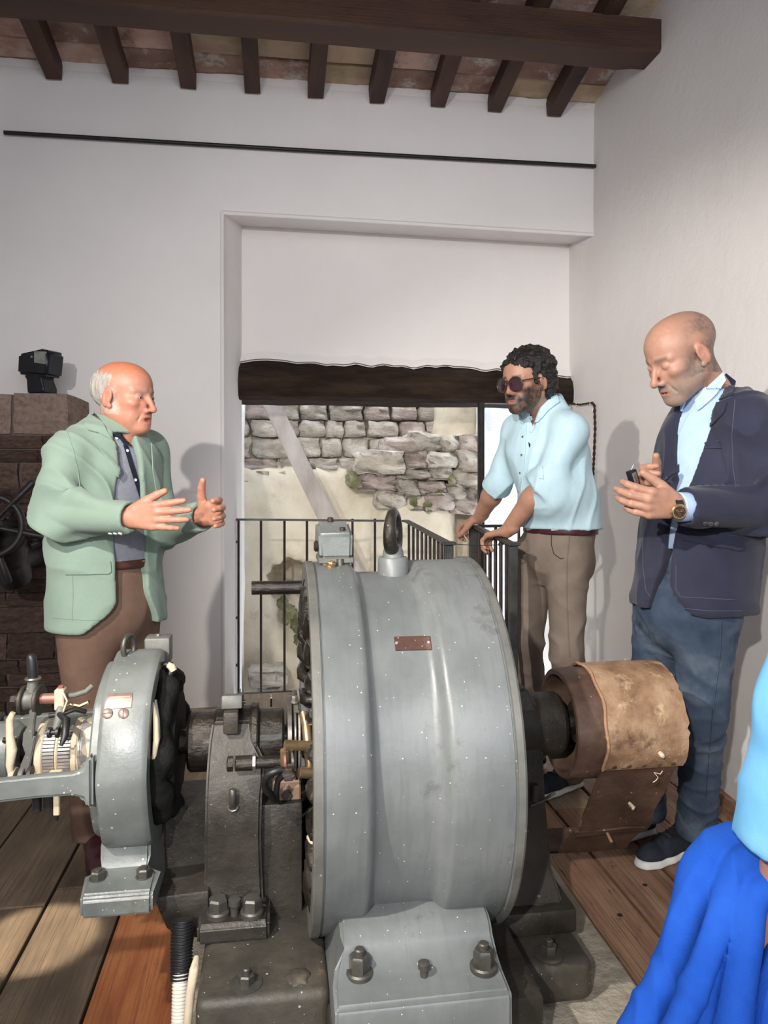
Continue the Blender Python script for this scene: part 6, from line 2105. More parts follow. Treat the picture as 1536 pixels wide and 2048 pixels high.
# ------------------------------------------------------------------ the bearded man leaning on the railing
def build_bearded():
    phi = math.radians(36)
    f = np.array([-math.cos(phi), -math.sin(phi), 0]); l = np.array([-f[1], f[0], 0])
    root = empty('person', (P(1115, 1200, 2.92).x, 2.92, 0), 'bearded man with curly black hair, sunglasses and light blue shirt leaning on the railing', 'person')
    hC = P(1052, 764, 2.86); hs = 1.02
    R = rotframe(-math.cos(math.radians(30)), -math.sin(math.radians(30)), math.radians(-6), math.radians(0))
    nb = P(1090, 826, 2.93)
    shL, shR = P(1138, 862, 2.79), P(1040, 862, 3.06)
    elL, wrL = P(1098, 955, 2.78), P(1014, 1062, 2.94)
    elR, wrR = P(1000, 962, 3.14), P(958, 1036, 3.34)
    ch, wa, he = P(1092, 900, 2.94), P(1118, 1010, 2.94), P(1122, 1052, 2.94)
    v = Vol((.45, 2.45, .75), (1.75, 3.62, 1.86), .0038)
    head(v, hC, R, hs, .0, .98, .98, 1.0)
    v.cone(V3(hC) + R @ np.array([-.026, 0, -.045]) * hs, nb, .056, .054, .03)
    v.cone(nb, V3(nb) - UP * .12, .052, .07, .02); v.cone(V3(nb) - UP * .12, wa, .10, .12, .03, flat=f, f=.75)
    for sh, el, wr in ((shR, elR, wrR), (shL, elL, wrL)):
        v.cone(sh, el, .050, .047, .03); v.cone(el, V3(el) * .6 + V3(wr) * .4, .046, .044, .02); v.cone(V3(el) * .6 + V3(wr) * .4, wr, .044, .029, .02); v.cone(V3(nb) - UP * .05, sh, .045, .045, .03)
    # hands folded over the flat rail
    g = ((.45, .9, .7), (.5, .9, .7), (.5, .95, .7), (.5, .95, .7))
    dL = V3(P(978, 1071, 3.02)) - V3(wrL)
    hand(v, wrL, dL, (-.1, .15, -1), False, thumb=(.5, .7, .45), spread=.08, curls=g, s=1.02)
    dR = V3(P(930, 1049, 3.43)) - V3(wrR)
    hand(v, wrR, dR, (.05, .2, -1), True, thumb=(.4, .75, .5), spread=.08, curls=g, s=1.02)
    V, F = v.surface(); V = smooth_mesh(V, F, 1, .4)
    col = skin_colour(V, hC, R, hs, (.42, .225, .155), None, beard=.92, beard_col=(.035, .024, .020), flush=.5, lip=(.95, .68, .68), brow_col=(.012, .010, .009), seed=31)
    sdf_obj('body', V, F, M['skin'], root, col)
    eyes(root, hC, R, hs)
    T = lambda *p: V3(hC) + R @ (np.array(p) * hs)
    # curly hair: a cap of many small tufts
    hv = Vol(V3(hC) - .19, V3(hC) + .19, .0042)
    hv.ell(T(-.026, 0, .052), (.112, .088, .092), R)
    hv.ell(T(-.066, 0, -.010), (.066, .078, .088), R, .02)
    hv.ell(T(.100, 0, -.005), (.070, .075, .072), R, .008, 'sub')
    hv.ell(T(.06, 0, -.10), (.12, .12, .085), R, .008, 'sub')
    for y in (-1, 1):
        hv.ell(T(.0, y * .088, -.006), (.026, .035, .036), R, .003, 'sub')
        hv.cone(T(.030, y * .068, .03), T(.022, y * .071, -.008), .012, .008, .006)
    r_ = np.random.default_rng(5)
    n = 0
    while n < 380:
        d = r_.normal(size=3); d /= np.linalg.norm(d)
        p = np.array([-.030, 0, .048]) + d * np.array([.106, .086, .088])
        if r_.random() < .3: p = np.array([-.062, 0, -.005]) + d * np.array([.066, .078, .075])
        if p[2] < -.095 or (p[0] > .020 and p[2] < .052 - .0 * abs(p[1])) or (p[0] > -.030 and p[2] < .018): continue
        if p[0] > .02 and p[2] < .06 and abs(p[1]) > .05: continue
        hv.ell(T(*p), np.array([1, 1, 1]) * r_.uniform(.008, .016), None, .004)
        n += 1
    for k in range(26):                                                                # curls falling over the forehead
        a = -1 + 2 * k / 25
        hv.ell(T(.074 - .018 * a * a + r_.uniform(-.004, .006), a * .056, .074 - .012 * a * a + r_.uniform(-.008, .010)), np.array([1, 1, 1]) * r_.uniform(.009, .015), None, .005)
    Vh, Fh = hv.surface(); Nh = normals_of(Vh, Fh)
    Vh = Vh + Nh * (.0020 * sines(Vh, 320, 9))[:, None]
    sdf_obj('hair', Vh, Fh, M['hair_black'], root)
    # sunglasses
    gl = empty('sunglasses', (0, 0, 0)); gl.parent = root; gl.location = -root.location
    for y in (-1, 1):
        c = T(.1035, y * .0355, -.008)
        fx = R @ np.array([math.cos(.22), y * math.sin(.22), 0])
        pts = []
        for k in range(25):
            a = 2 * PI * k / 24
            ly, lz = .0290 * math.cos(a), .0260 * math.sin(a) * (1 - .12 * math.cos(a) * 0)
            p = c + (R @ np.array([-y * math.sin(.22) * 0 - abs(ly) * 0 - (ly * y) * .22, ly, lz])) * hs
            pts.append(p)
        bm = bmesh.new(); bm_tube(bm, [Vector(p) for p in pts], .0026, 8, False); from_bm('rim', bm, M['frame_brown'], gl, 60)
        bm = bmesh.new(); cv = bm.verts.new(Vector(c) + Vector(fx) * .003); rv = [bm.verts.new(Vector(p)) for p in pts[:-1]]
        for k in range(24): bm.faces.new((cv, rv[k], rv[(k + 1) % 24]))
        r = bmesh.ops.extrude_face_region(bm, geom=bm.faces[:])
        for gmm in r['geom']:
            if isinstance(gmm, bmesh.types.BMVert): gmm.co -= Vector(fx) * .002
        from_bm('lens', bm, M['lens_dark'], gl, 60)
        tube('temple', [Vector(T(.0955, y * .059, .002)), Vector(T(.060, y * .074, .006)), Vector(T(.0, y * .080, .010)), Vector(T(-.018, y * .080, .000))], .0028, M['frame_brown'], gl, 8)
    tube('bridge', [Vector(T(.108, -.011, .002)), Vector(T(.112, 0, .006)), Vector(T(.108, .011, .002))], .0026, M['frame_brown'], gl, 8)
    # trousers
    hipL, hipR = P(1134, 1110, 2.86), P(1068, 1108, 3.02)
    knL, knR = P(1134, 1300, 2.82), P(1054, 1290, 3.02)
    anL, anR = P(1140, 1545, 2.92), P(1066, 1500, 3.12)
    tv = Vol((.65, 2.55, .03), (1.75, 3.4, 1.16), .0075)
    tv.cone(P(1120, 1062, 2.94), P(1112, 1105, 2.94), .150, .155, .03, flat=f, f=.80)
    tv.ell(V3(P(1140, 1125, 2.93)) , (.095, .095, .11), None, .04)
    for hp_, kn, an in ((hipL, knL, anL), (hipR, knR, anR)):
        tv.cone(hp_, kn, .090, .066, .025); tv.cone(kn, an, .066, .060, .02)
        tv.box(V3(an) - UP * .10, (.2, .2, .065), None, .005, .005, 'sub')
    to, tt = garment('trousers', tv, M['trousers_taupe'], root, .009, 24, 14, (.8, .8, 1.3), ((knL, .12, .9), (knR, .12, .9), (V3(hipL) - UP * .08, .1, .5)))
    seam('pocket_edge', tt, [(1103, 1064), (1103, 1090), (1108, 1108), (1122, 1118), (1134, 1114)], M['navy_trim'], to, .0016)
    seam('side_seam', tt, [(1140, 1062), (1134, 1120), (1134, 1200), (1136, 1260), (1140, 1320)], M['trousers_taupe'], to, .0022)
    # belt
    bv = Vol((.9, 2.7, 1.0), (1.45, 3.2, 1.16), .005)
    c0 = V3(P(1120, 1058, 2.94))
    bv.cone(c0 - UP * .003, c0 + UP * .003, .162, .162, 0, flat=f, f=.79)
    bv.box(c0 + UP * .117, (.4, .4, .1), None, .002, .002, 'sub'); bv.box(c0 - UP * .117, (.4, .4, .1), None, .002, .002, 'sub')
    V, F = bv.surface(); bo = sdf_obj('belt', smooth_mesh(V, F, 1), F, M['leather_burgundy'], root); bt = bvh(V, F)
    for (px, w, mk) in ((1058, 4, 'gold'), (1110, 7, 'button_white'), (1122, 4, 'leather_brown'), (1145, 8, 'gold'), (1168, 8, 'plate_line')):
        surface_patch('buckle' if px == 1058 else 'woven_patch', bt, [(px - w, 1051), (px + w, 1050), (px + w, 1060), (px - w, 1061)], M[mk], bo, .0008, .0015, 2)
    # shirt
    sv = Vol((.65, 2.45, .95), (1.75, 3.4, 1.66), .0055)
    for sh, el in ((shL, elL), (shR, elR)):
        el_ = V3(el); dd = (el_ - V3(sh)); dd /= np.linalg.norm(dd)
        wr = V3(wrL) if el is elL else V3(wrR)
        d2 = (wr - el_) / np.linalg.norm(wr - el_)
        e2 = el_ + d2 * .045
        sv.cone(sh, el_, .068, .055, .03); sv.cone(el_, e2, .055, .057, .02)
        sv.cone(e2 - d2 * .025, e2 - d2 * .002, .065, .066, .006)                                   # rolled cuff
        sv.cone(e2 + d2 * .0, e2 + d2 * .06, .054, .054, .002, mode='sub')
        sv.box(e2 + d2 * .055, (.05, .1, .1), np.stack([d2, np.cross(UP, d2) / np.linalg.norm(np.cross(UP, d2)), np.cross(d2, np.cross(UP, d2) / np.linalg.norm(np.cross(UP, d2)))], 1), .002, .003, 'sub')
    sv.cone(ch, wa, .170, .164, .02, flat=f, f=.78); sv.cone(wa, V3(he) - UP * .005, .170, .172, .03, flat=f, f=.80)
    sv.ell(V3(P(1110, 985, 2.86)), (.13, .13, .12), None, .05)
    sv.cone(nb, shL, .062, .064, .05); sv.cone(nb, shR, .062, .064, .05); sv.cone(nb, ch, .075, .16, .06, flat=f, f=.7)
    sv.cone(V3(nb) - UP * .02, V3(nb) + UP * .036 - f * .016, .072, .068, .015)
    sv.cone(V3(nb) - UP * .05 + f * .02, V3(nb) + UP * .12 + f * .0, .057, .062, .006, mode='sub')
    sv.cone(V3(nb) - UP * .075 + f * .10, V3(nb) + UP * .06 + f * .09, .010, .050, .006, mode='sub')
    sv.box(V3(he) - UP * .118, (.5, .5, .11), None, .004, .004, 'sub')
    so, st = garment('shirt', sv, M['shirt_linen'], root, .010, 32, 41, (1, 1, .55), ((elL, .09, .7), (elR, .09, .7), (wa, .16, .4)), 2)
    surface_patch('collar', st, [(1108, 782), (1092, 798), (1076, 815), (1058, 836), (1066, 848), (1078, 845), (1098, 822), (1118, 806)], M['shirt_linen'], so, .004, .005, 4)
    surface_patch('collar', st, [(1036, 822), (1046, 840), (1050, 850), (1042, 846), (1034, 832)], M['shirt_linen'], so, .004, .005, 3)
    surface_patch('placket', st, [(1046, 848), (1054, 850), (1050, 920), (1042, 1000), (1040, 1040), (1034, 1040), (1036, 1000), (1042, 920)], M['shirt_linen'], so, .001, .0025, 4)
    for (px, py) in ((1046, 874), (1044, 910), (1041, 946), (1038, 984)): button(st, px, py, M['cable_grey'], so, .0055)
    button(st, 1080, 937, M['cable_grey'], so, .0055)
    surface_patch('sleeve_tab', st, [(1075, 930), (1086, 934), (1087, 958), (1078, 956)], M['shirt_linen'], so, .002, .003, 2)
    surface_patch('chest_emblem', st, [(1057, 884), (1061, 888), (1060, 896), (1058, 893)], M['navy_trim'], so, .0004, .001, 1)
    shoe(root, V3(anL) + np.array([.06, .04, 0]), V3(anL) + np.array([-.15, -.06, 0]), M['sneaker'], M['sole_white'])
    shoe(root, V3(anR) + np.array([.06, .04, 0]), V3(anR) + np.array([-.15, -.06, 0]), M['sneaker'], M['sole_white'])
    return root


build_bearded()
# ------------------------------------------------------------------ the man in the navy jacket on the right
def build_navy():
    phi = math.radians(27)
    f = np.array([-math.cos(phi), -math.sin(phi), 0]); l = np.array([-f[1], f[0], 0])
    root = empty('person', (P(1390, 1200, 2.14).x, 2.14, 0), 'bald man in a navy jacket and jeans looking down at something in his hands', 'person')
    hC = P(1362, 712, 2.10); hs = 1.07
    R = rotframe(-math.cos(math.radians(6)), -math.sin(math.radians(6)), math.radians(-25), math.radians(-2))
    nb = P(1424, 786, 2.12)
    shL, shR = P(1496, 842, 1.97), P(1392, 838, 2.30)
    elL, wrL = P(1540, 1016, 1.93), P(1358, 1014, 1.90)
    elR, wrR = P(1335, 1005, 2.36), P(1312, 990, 2.06)
    ch, wa, he = P(1432, 900, 2.13), P(1400, 1060, 2.13), P(1384, 1205, 2.13)
    v = Vol((.80, 1.60, .75), (1.78, 2.60, 1.80), .0034)
    head(v, hC, R, hs, .0, 1.05, 1.0, .98, slit=.0)
    v.cone(V3(hC) + R @ np.array([-.032, 0, -.045]) * hs, nb, .060, .055, .03)
    v.cone(nb, V3(nb) - UP * .12, .052, .07, .02); v.cone(V3(nb) - UP * .12, wa, .10, .12, .03, flat=f, f=.75)
    for sh, el, wr in ((shR, elR, wrR), (shL, elL, wrL)):
        v.cone(sh, el, .050, .044, .03); v.cone(el, wr, .044, .028, .02); v.cone(V3(nb) - UP * .06, sh, .045, .045, .03)
    dL = V3(P(1250, 1000, 1.88)) - V3(wrL)
    hand(v, wrL, dL, (.10, 1, .25), False, thumb=(.55, .75, .5), spread=.06, curls=((.40, .65, .4), (.42, .7, .4), (.45, .7, .4), (.48, .7, .4)), s=1.06)
    dR = V3(P(1258, 950, 1.97)) - V3(wrR)
    hand(v, wrR, dR, (.1, -1, .2), True, thumb=(.7, .7, .4), spread=.06, curls=((.45, .7, .4), (.5, .8, .4), (.5, .8, .4), (.5, .8, .4)), s=1.04)
    V, F = v.surface(); V = smooth_mesh(V, F, 1, .4)
    def buzz(q):
        x, y, z = q[:, 0], np.abs(q[:, 1]), q[:, 2]
        return smoothstep(.060, -.03, x + .30 * (z - .06)) * (z > -.055 - .4 * np.clip(-x, 0, .1)) * (1 - .55 * smoothstep(.07, .11, z) * (x > -.06))
    col = skin_colour(V, hC, R, hs, (.44, .24, .17), buzz, (.11, .088, .075), beard=.62, beard_col=(.25, .205, .17), flush=.6, lip=(.84, .60, .62), brow_col=(.16, .11, .09), seed=51, scalp=.62)
    q = head_local(V, hC, R, hs)
    mous = np.exp(-(((q[:, 2] + .0615 + .25 * np.clip(np.abs(q[:, 1]) - .01, 0, 1)) / .0065) ** 2 + (q[:, 1] / .034) ** 4)) * (q[:, 0] > .065)
    col = col * (1 - .6 * mous[:, None]) + np.array((.16, .125, .10)) * .6 * mous[:, None]
    sdf_obj('body', V, F, M['skin'], root, col)
    eyes(root, hC, R, hs, (.05, .03, .025), (1, 0, -.45))
    # jeans
    hipL, hipR = P(1412, 1220, 2.06), P(1326, 1215, 2.22)
    knL, knR = P(1404, 1430, 2.12), P(1306, 1400, 2.30)
    anL, anR = P(1394, 1652, 2.32), P(1292, 1615, 2.48)
    tv = Vol((.85, 1.85, .03), (1.72, 2.65, 1.06), .0075)
    tv.cone(P(1392, 1150, 2.13), P(1378, 1215, 2.13), .150, .158, .03, flat=f, f=.82)
    for hp_, kn, an in ((hipL, knL, anL), (hipR, knR, anR)):
        tv.cone(hp_, kn, .094, .070, .025); tv.cone(kn, an, .070, .060, .02)
        tv.cone(V3(an) + UP * .045, V3(an) - UP * .01, .066, .068, .01)
        tv.box(V3(an) - UP * .100, (.2, .2, .065), None, .005, .005, 'sub')
    to, tt = garment('jeans', tv, M['denim'], root, .008, 26, 61, (.8, .8, 1.5), ((knL, .13, 1.0), (knR, .13, 1.0), (V3(anL) + UP * .08, .1, 1.0)))
    seam('side_seam', tt, [(1442, 1230), (1440, 1300), (1428, 1400), (1420, 1500), (1412, 1600)], M['denim'], to, .0022)
    # shirt
    sv = Vol((.90, 1.80, .85), (1.70, 2.50, 1.56), .006)
    sv.cone(ch, wa, .160, .160, .03, flat=f, f=.80); sv.cone(wa, P(1386, 1140, 2.13), .162, .156, .03, flat=f, f=.80); sv.cone(nb, ch, .085, .152, .06, flat=f, f=.75)
    sv.cone(V3(nb) - UP * .03 + f * .01, V3(nb) + UP * .066 - f * .028, .074, .067, .015)
    sv.cone(V3(nb) - UP * .05 + f * .02, V3(nb) + UP * .12 - f * .004, .054, .060, .004, mode='sub')
    sv.cone(V3(nb) - UP * .085 + f * .12, V3(nb) + UP * .05 + f * .10, .010, .045, .006, mode='sub')
    sv.box(V3(P(1386, 1095, 2.13)) - UP * .2, (.5, .5, .2), None, .002, .002, 'sub')
    so, st = garment('shirt', sv, M['shirt_blue'], root, .005, 26, 71)
    # sleeve cuff of the shirt
    wl = V3(wrL); d2 = (wl - V3(elL)) / np.linalg.norm(wl - V3(elL))
    cf = lathe('shirt_cuff', [(-.02, .034), (-.02, .041), (.014, .041), (.015, .039), (.015, .034)], wl - d2 * .012, M['shirt_blue'], so, d2, 32)
    # wristwatch
    wv = wl + d2 * .018
    wt = empty('wristwatch', (0, 0, 0)); wt.parent = root; wt.location = -root.location
    lathe('strap', [(-.011, .029), (-.011, .0325), (.011, .0325), (.011, .029)], wv, M['rubber'], wt, d2, 32)
    wd = Vector((-.10, -1, -.15)).normalized()
    wc = Vector(wv) + wd * .031 + Vector((0, 0, -.006))
    lathe('case', [(-.003, 0), (-.003, .020), (.003, .0215), (.007, .0215), (.010, .019), (.010, .0165), (.008, .016), (.008, 0)], wc, M['gold'], wt, wd, 36)
    lathe('dial', [(.0078, 0), (.0078, .0155), (.0088, .0155), (.0088, 0)], wc, M['frame_brown'], wt, wd, 32)
    xx_, yy_, _ = frame_of(wd)
    for k in range(12):
        a = 2 * PI * k / 12
        p = wc + wd * .009 + (xx_ * math.cos(a) + yy_ * math.sin(a)) * .0125
        tube('hour_mark', [p, p + (xx_ * math.cos(a) + yy_ * math.sin(a)) * .002], .0007, M['gold'], wt, 5)
    for a, rr in ((.6, .008), (2.6, .010)): tube('watch_hand', [wc + wd * .0095, wc + wd * .0095 + (xx_ * math.cos(a) + yy_ * math.sin(a)) * rr], .0007, M['gold'], wt, 5)
    for oo in ((.006, .004), (-.006, .003), (0, -.006)): lathe('subdial', [(.0088, .0028), (.0088, .0038), (.0094, .0038), (.0094, .0028)], wc + xx_ * oo[0] + yy_ * oo[1], M['gold'], wt, wd, 14)
    lathe('crown', [(0, 0), (0, .0035), (.004, .0035), (.004, 0)], wc + wd * .004 + Vector((-.021, 0, 0)), M['gold'], wt, (-1, 0, 0), 10)
    # jacket
    jv = Vol((.80, 1.62, .78), (1.78, 2.60, 1.56), .0055)
    for sh, el, wr in ((shR, elR, wrR), (shL, elL, wrL)):
        el = V3(el); wr_ = V3(wr) - (V3(wr) - el) / np.linalg.norm(V3(wr) - el) * .022; dd = (wr_ - el) / np.linalg.norm(wr_ - el)
        jv.cone(sh, el, .078, .068, .03); jv.cone(el, wr_, .068, .054, .022)
        jv.cone(wr_ - dd * .01, wr_ + dd * .08, .043, .043, .002, mode='sub')
        jv.box(wr_ + dd * .055, (.050, .1, .1), np.stack([dd, np.cross(UP, dd), UP], 1), .002, .003, 'sub')
    jv.cone(ch, wa, .182, .178, .02, flat=f, f=.80); jv.cone(wa, he, .180, .192, .03, flat=f, f=.84)
    jv.cone(nb, shL, .068, .066, .05); jv.cone(nb, shR, .068, .066, .05); jv.cone(nb, ch, .08, .165, .06, flat=f, f=.72)
    jv.cone(V3(nb) - UP * .02 - f * .012, V3(nb) + UP * .058 - f * .040, .086, .076, .02)
    jv.cone(V3(nb) - UP * .06 + f * .015, V3(nb) + UP * .10 - f * .010, .064, .066, .006, mode='sub')
    jv.box(V3(he) - UP * .124, (.5, .5, .11), None, .004, .004, 'sub')
    zt, zw, zh = V3(nb)[2], V3(wa)[2], V3(he)[2]
    def front_cut(X, Y, Z):
        # the open front follows the leaning chest
        t = np.clip((Z - zw) / (V3(ch)[2] - zw), -1.2, 1.6)
        cx = V3(wa)[0] + (V3(ch)[0] - V3(wa)[0]) * t; cy = V3(wa)[1] + (V3(ch)[1] - V3(wa)[1]) * t
        a = (X - cx) * l[0] + (Y - cy) * l[1]; b = (X - cx) * f[0] + (Y - cy) * f[1]
        up = smoothstep(zw + .06, zt, Z + 0 * X)
        low = smoothstep(zh + .13, zh - .03, Z + 0 * X)
        w = .018 + .052 * up
        d = np.maximum(np.maximum(a - (w + .08 * low ** 2), -(w + .02 * low) - a), .03 - b)
        return np.maximum(d, Z - (zt + .03))
    jv.func(front_cut, (.8, 1.62, .78), (1.78, 2.6, 1.56), .006, 'sub')
    # back vent
    jo, jt = garment('jacket', jv, M['jacket_navy'], root, .014, 32, 81, (1, 1, .8), ((elL, .13, 1.9), (V3(elL) + np.array([-.05, 0, .12]), .1, 1.3), (wa, .15, .5)), 2)
    surface_patch('lapel', jt, [(1456, 806), (1430, 806), (1410, 848), (1372, 906), (1326, 966), (1360, 940), (1408, 870), (1450, 826)], M['jacket_navy'], jo, .003, .004, 4)
    surface_patch('collar', jt, [(1452, 746), (1472, 762), (1466, 792), (1432, 804), (1436, 770)], M['jacket_navy'], jo, .003, .004, 4)
    surface_patch('breast_pocket', jt, [(1382, 884), (1440, 880), (1444, 896), (1380, 899)], M['jacket_navy'], jo, .001, .003, 3)
    surface_patch('pocket_flap', jt, [(1368, 1062), (1482, 1072), (1484, 1098), (1476, 1101), (1366, 1080)], M['jacket_navy'], jo, .001, .004, 4)
    for (px, py) in ((1411, 1046), (1421, 1047), (1432, 1047)): button(jt, px, py, M['button_dark'], jo, .0075)
    M['thread_navy'] = pm('thread_navy', [(.06, .065, .10), (.08, .085, .12)], 30, .8)
    seam('stitching', jt, [(1286, 1050), (1286, 1130), (1292, 1180), (1306, 1202), (1340, 1214), (1420, 1222), (1490, 1222)], M['thread_navy'], jo, .0013)
    seam('stitching', jt, [(1352, 1130), (1352, 1180), (1362, 1194), (1476, 1200)], M['thread_navy'], jo, .0013)
    seam('stitching', jt, [(1470, 800), (1464, 870), (1466, 930), (1472, 980)], M['thread_navy'], jo, .0014)
    seam('stitching', jt, [(1470, 762), (1464, 792), (1434, 806), (1452, 822)], M['thread_navy'], jo, .0013)
    surface_patch('shirt_collar', st, [(1446, 744), (1420, 768), (1392, 798), (1398, 822), (1406, 816), (1432, 790), (1452, 760)], M['shirt_blue'], so, .004, .005, 4)
    surface_patch('shirt_collar', st, [(1346, 792), (1376, 788), (1374, 806), (1366, 824), (1356, 806)], M['shirt_blue'], so, .004, .005, 3)
    surface_patch('placket', st, [(1368, 822), (1378, 828), (1346, 890), (1318, 950), (1310, 950), (1340, 880)], M['shirt_blue'], so, .001, .002, 4)
    for (px, py) in ((1362, 838), (1345, 878)): button(st, px, py, M['button_white'], so, .0055)
    shoe(root, P(1394, 1664, 2.40), P(1262, 1716, 2.28), M['sneaker'], M['sole_white'], lace_mat=M['rubber'])
    shoe(root, V3(anR) + np.array([.05, .05, 0]), V3(anR) + np.array([-.20, -.02, 0]), M['sneaker'], M['sole_white'], lace_mat=M['rubber'])
    # the small black and silver gadget between his fingers
    gc = P(1266, 955, 1.935)
    gd = empty('pocket_gadget', gc, 'small black and silver gadget held between the navy jacket man\'s hands', 'gadget')
    Rg = Matrix.Rotation(math.radians(-18), 3, 'Y') @ Matrix.Rotation(math.radians(25), 3, 'Z')
    box('case', gc - Vector((.012, .011, .026)), gc + Vector((.012, .011, .022)), M['black_plastic'], gd, .004, 2, Rg, gc)
    box('silver_panel', gc + Vector((-.013, -.013, -.024)), gc + Vector((.004, -.0095, .014)), M['silver'], gd, .001, 1, Rg, gc)
    tube('wire_tip', [gc + Vector((-.006, 0, .020)), gc + Vector((.002, 0, .036))], .0012, M['silver'], gd, 6)
    return root


build_navy()
# ------------------------------------------------------------------ the visitor at the right edge: a loose light blue sleeve and a blue garment over the arm
M['sleeve_sky'] = pm('sleeve_sky', [(.13, .38, .66), (.18, .45, .72)], 12, .8, bump=.15, bscale=300, spec=.2)
M['royal_blue'] = pm('royal_blue', [(.010, .062, .36), (.018, .090, .45)], 10, .85, bump=.3, bscale=350, spec=.1)


def build_visitor():
    f = np.array([-.25, .97, 0]); f /= np.linalg.norm(f); l = np.array([-f[1], f[0], 0])
    root = empty('person', (1.0, .85, 0), 'visitor in a loose sky blue shirt, mostly cut off by the right edge', 'person')
    sh = P(1770, 900, .88); el = P(1632, 1420, .93); wr = P(1540, 1890, 1.0)
    c = np.array([1.00, .86, 0.0])
    nb = c + UP * 1.44; hC = c + UP * 1.63 + f * .03
    shR = c - l * .19 + UP * 1.37
    shL = V3(sh)
    R = rotframe(f[0], f[1], 0, 0)
    v = Vol((.45, .45, .55), (1.45, 1.25, 1.80), .006)
    head(v, hC, R, 1.0)
    v.cone(hC + R @ np.array([-.026, 0, -.045]), nb, .056, .064, .03); v.cone(nb, V3(nb) - UP * .12, .052, .07, .02); v.cone(V3(nb) - UP * .12, c + UP * 1.0, .10, .13, .03, flat=f, f=.7)
    v.cone(shL, el, .046, .042, .03); v.cone(el, wr, .042, .029, .02); v.cone(nb, shL, .05, .05, .03)
    elR = shR + np.array([.06, .0, -.28]); wrR = elR + f * .10 - UP * .22
    v.cone(shR, elR, .046, .042, .03); v.cone(elR, wrR, .042, .028, .02); v.cone(nb, shR, .05, .05, .03)
    hand(v, wr, (-.10, .22, -1), (.55, .8, .2), False, thumb=(.5, .8, .3), spread=.05, curls=((.5, .7, .4),) * 4)
    hand(v, wrR, (0, .2, -1), (-1, 0, 0), True, thumb=(.6, .8, .2), spread=.05, curls=((.25, .35, .2),) * 4)
    V, F = v.surface(); V = smooth_mesh(V, F, 1, .4)
    sdf_obj('body', V, F, M['skin'], root, skin_colour(V, hC, R, 1.0, (.34, .18, .125), None, seed=71))
    eyes(root, hC, R, 1.0)
    hv = Vol(hC - .19, hC + .19, .006)
    T = lambda *p: hC + R @ np.array(p)
    hv.ell(T(-.030, 0, .045), (.104, .086, .086), R); hv.ell(T(-.06, 0, -.01), (.06, .078, .09), R, .02)
    hv.ell(T(.105, 0, -.02), (.07, .08, .085), R, .006, 'sub'); hv.ell(T(.05, 0, -.12), (.12, .12, .09), R, .006, 'sub')
    for y in (-1, 1): hv.ell(T(0, y * .09, -.006), (.026, .035, .036), R, .003, 'sub')
    Vh, Fh = hv.surface(); Vh = Vh + normals_of(Vh, Fh) * (.003 * sines(Vh, 160, 4, 8, (1, 1, .4)))[:, None]
    sdf_obj('hair', Vh, Fh, M['hair_black'], root)
    # shirt with wide sleeves
    sv = Vol((.45, .45, .55), (1.45, 1.25, 1.56), .007)
    d2 = (V3(wr) - V3(el)) / np.linalg.norm(V3(wr) - V3(el))
    e1 = V3(el) + d2 * .26
    sv.cone(shL, el, .074, .072, .03); sv.cone(el, e1, .072, .080, .03)
    s1 = np.cross(UP, d2); s1 /= np.linalg.norm(s1); cn = d2 + np.array([-.55, -.1, .0]); cn /= np.linalg.norm(cn)
    b1 = np.cross(UP, cn); b1 /= np.linalg.norm(b1)
    sv.cone(e1 - d2 * .06, e1 + d2 * .12, .064, .070, .002, mode='sub')
    sv.box(e1 + cn * .10, (.11, .2, .2), np.stack([cn, b1, np.cross(cn, b1)], 1), .002, .003, 'sub')
    sv.cone(shR, elR, .072, .068, .03); sv.cone(elR, elR * .4 + wrR * .6, .066, .06, .03)
    sv.cone(c + UP * 1.28, c + UP * 1.02, .180, .178, .03, flat=f, f=.68); sv.cone(c + UP * 1.02, c + UP * .80, .178, .188, .03, flat=f, f=.72)
    sv.cone(nb, shL, .062, .066, .05); sv.cone(nb, shR, .062, .066, .05); sv.cone(nb, c + UP * 1.28, .07, .16, .05, flat=f, f=.7)
    sv.cone(nb - UP * .03, nb + UP * .12, .060, .066, .006, mode='sub')
    garment('shirt', sv, M['sleeve_sky'], root, .010, 26, 95, (1, 1, .5), ((e1, .12, .6),), 2)
    # rolled edge of the sleeve
    tv = Vol((.65, .5, .02), (1.4, 1.25, .95), .010)
    for sg in (-1, 1):
        hp_ = c + l * sg * .09 + UP * .86; kn = c + l * sg * .10 + UP * .48; an = c + l * sg * .10 + UP * .10
        tv.cone(hp_, kn, .095, .075, .03); tv.cone(kn, an, .075, .062, .03)
    tv.cone(c + UP * .88, c + UP * .84, .16, .16, .03, flat=f, f=.75)
    garment('trousers', tv, M['navy_trim'], root, .010, 24, 97)
    for sg in (-1, 1):
        b = c + l * sg * .10
        shoe(root, b - f * .06, b + f * .20, M['sneaker'], M['sole_white'], laces=False)
    bag = P(1552, 1408, 1.16)
    bo = box('shoulder_bag', bag - Vector((.022, .03, .075)), bag + Vector((.10, .03, .020)), M['black_plastic'], root, .008, 2)
    # the garment draped over the forearm, hanging in deep folds
    gar = Vol((.30, .80, .30), (.90, 1.24, 1.0), .0046)
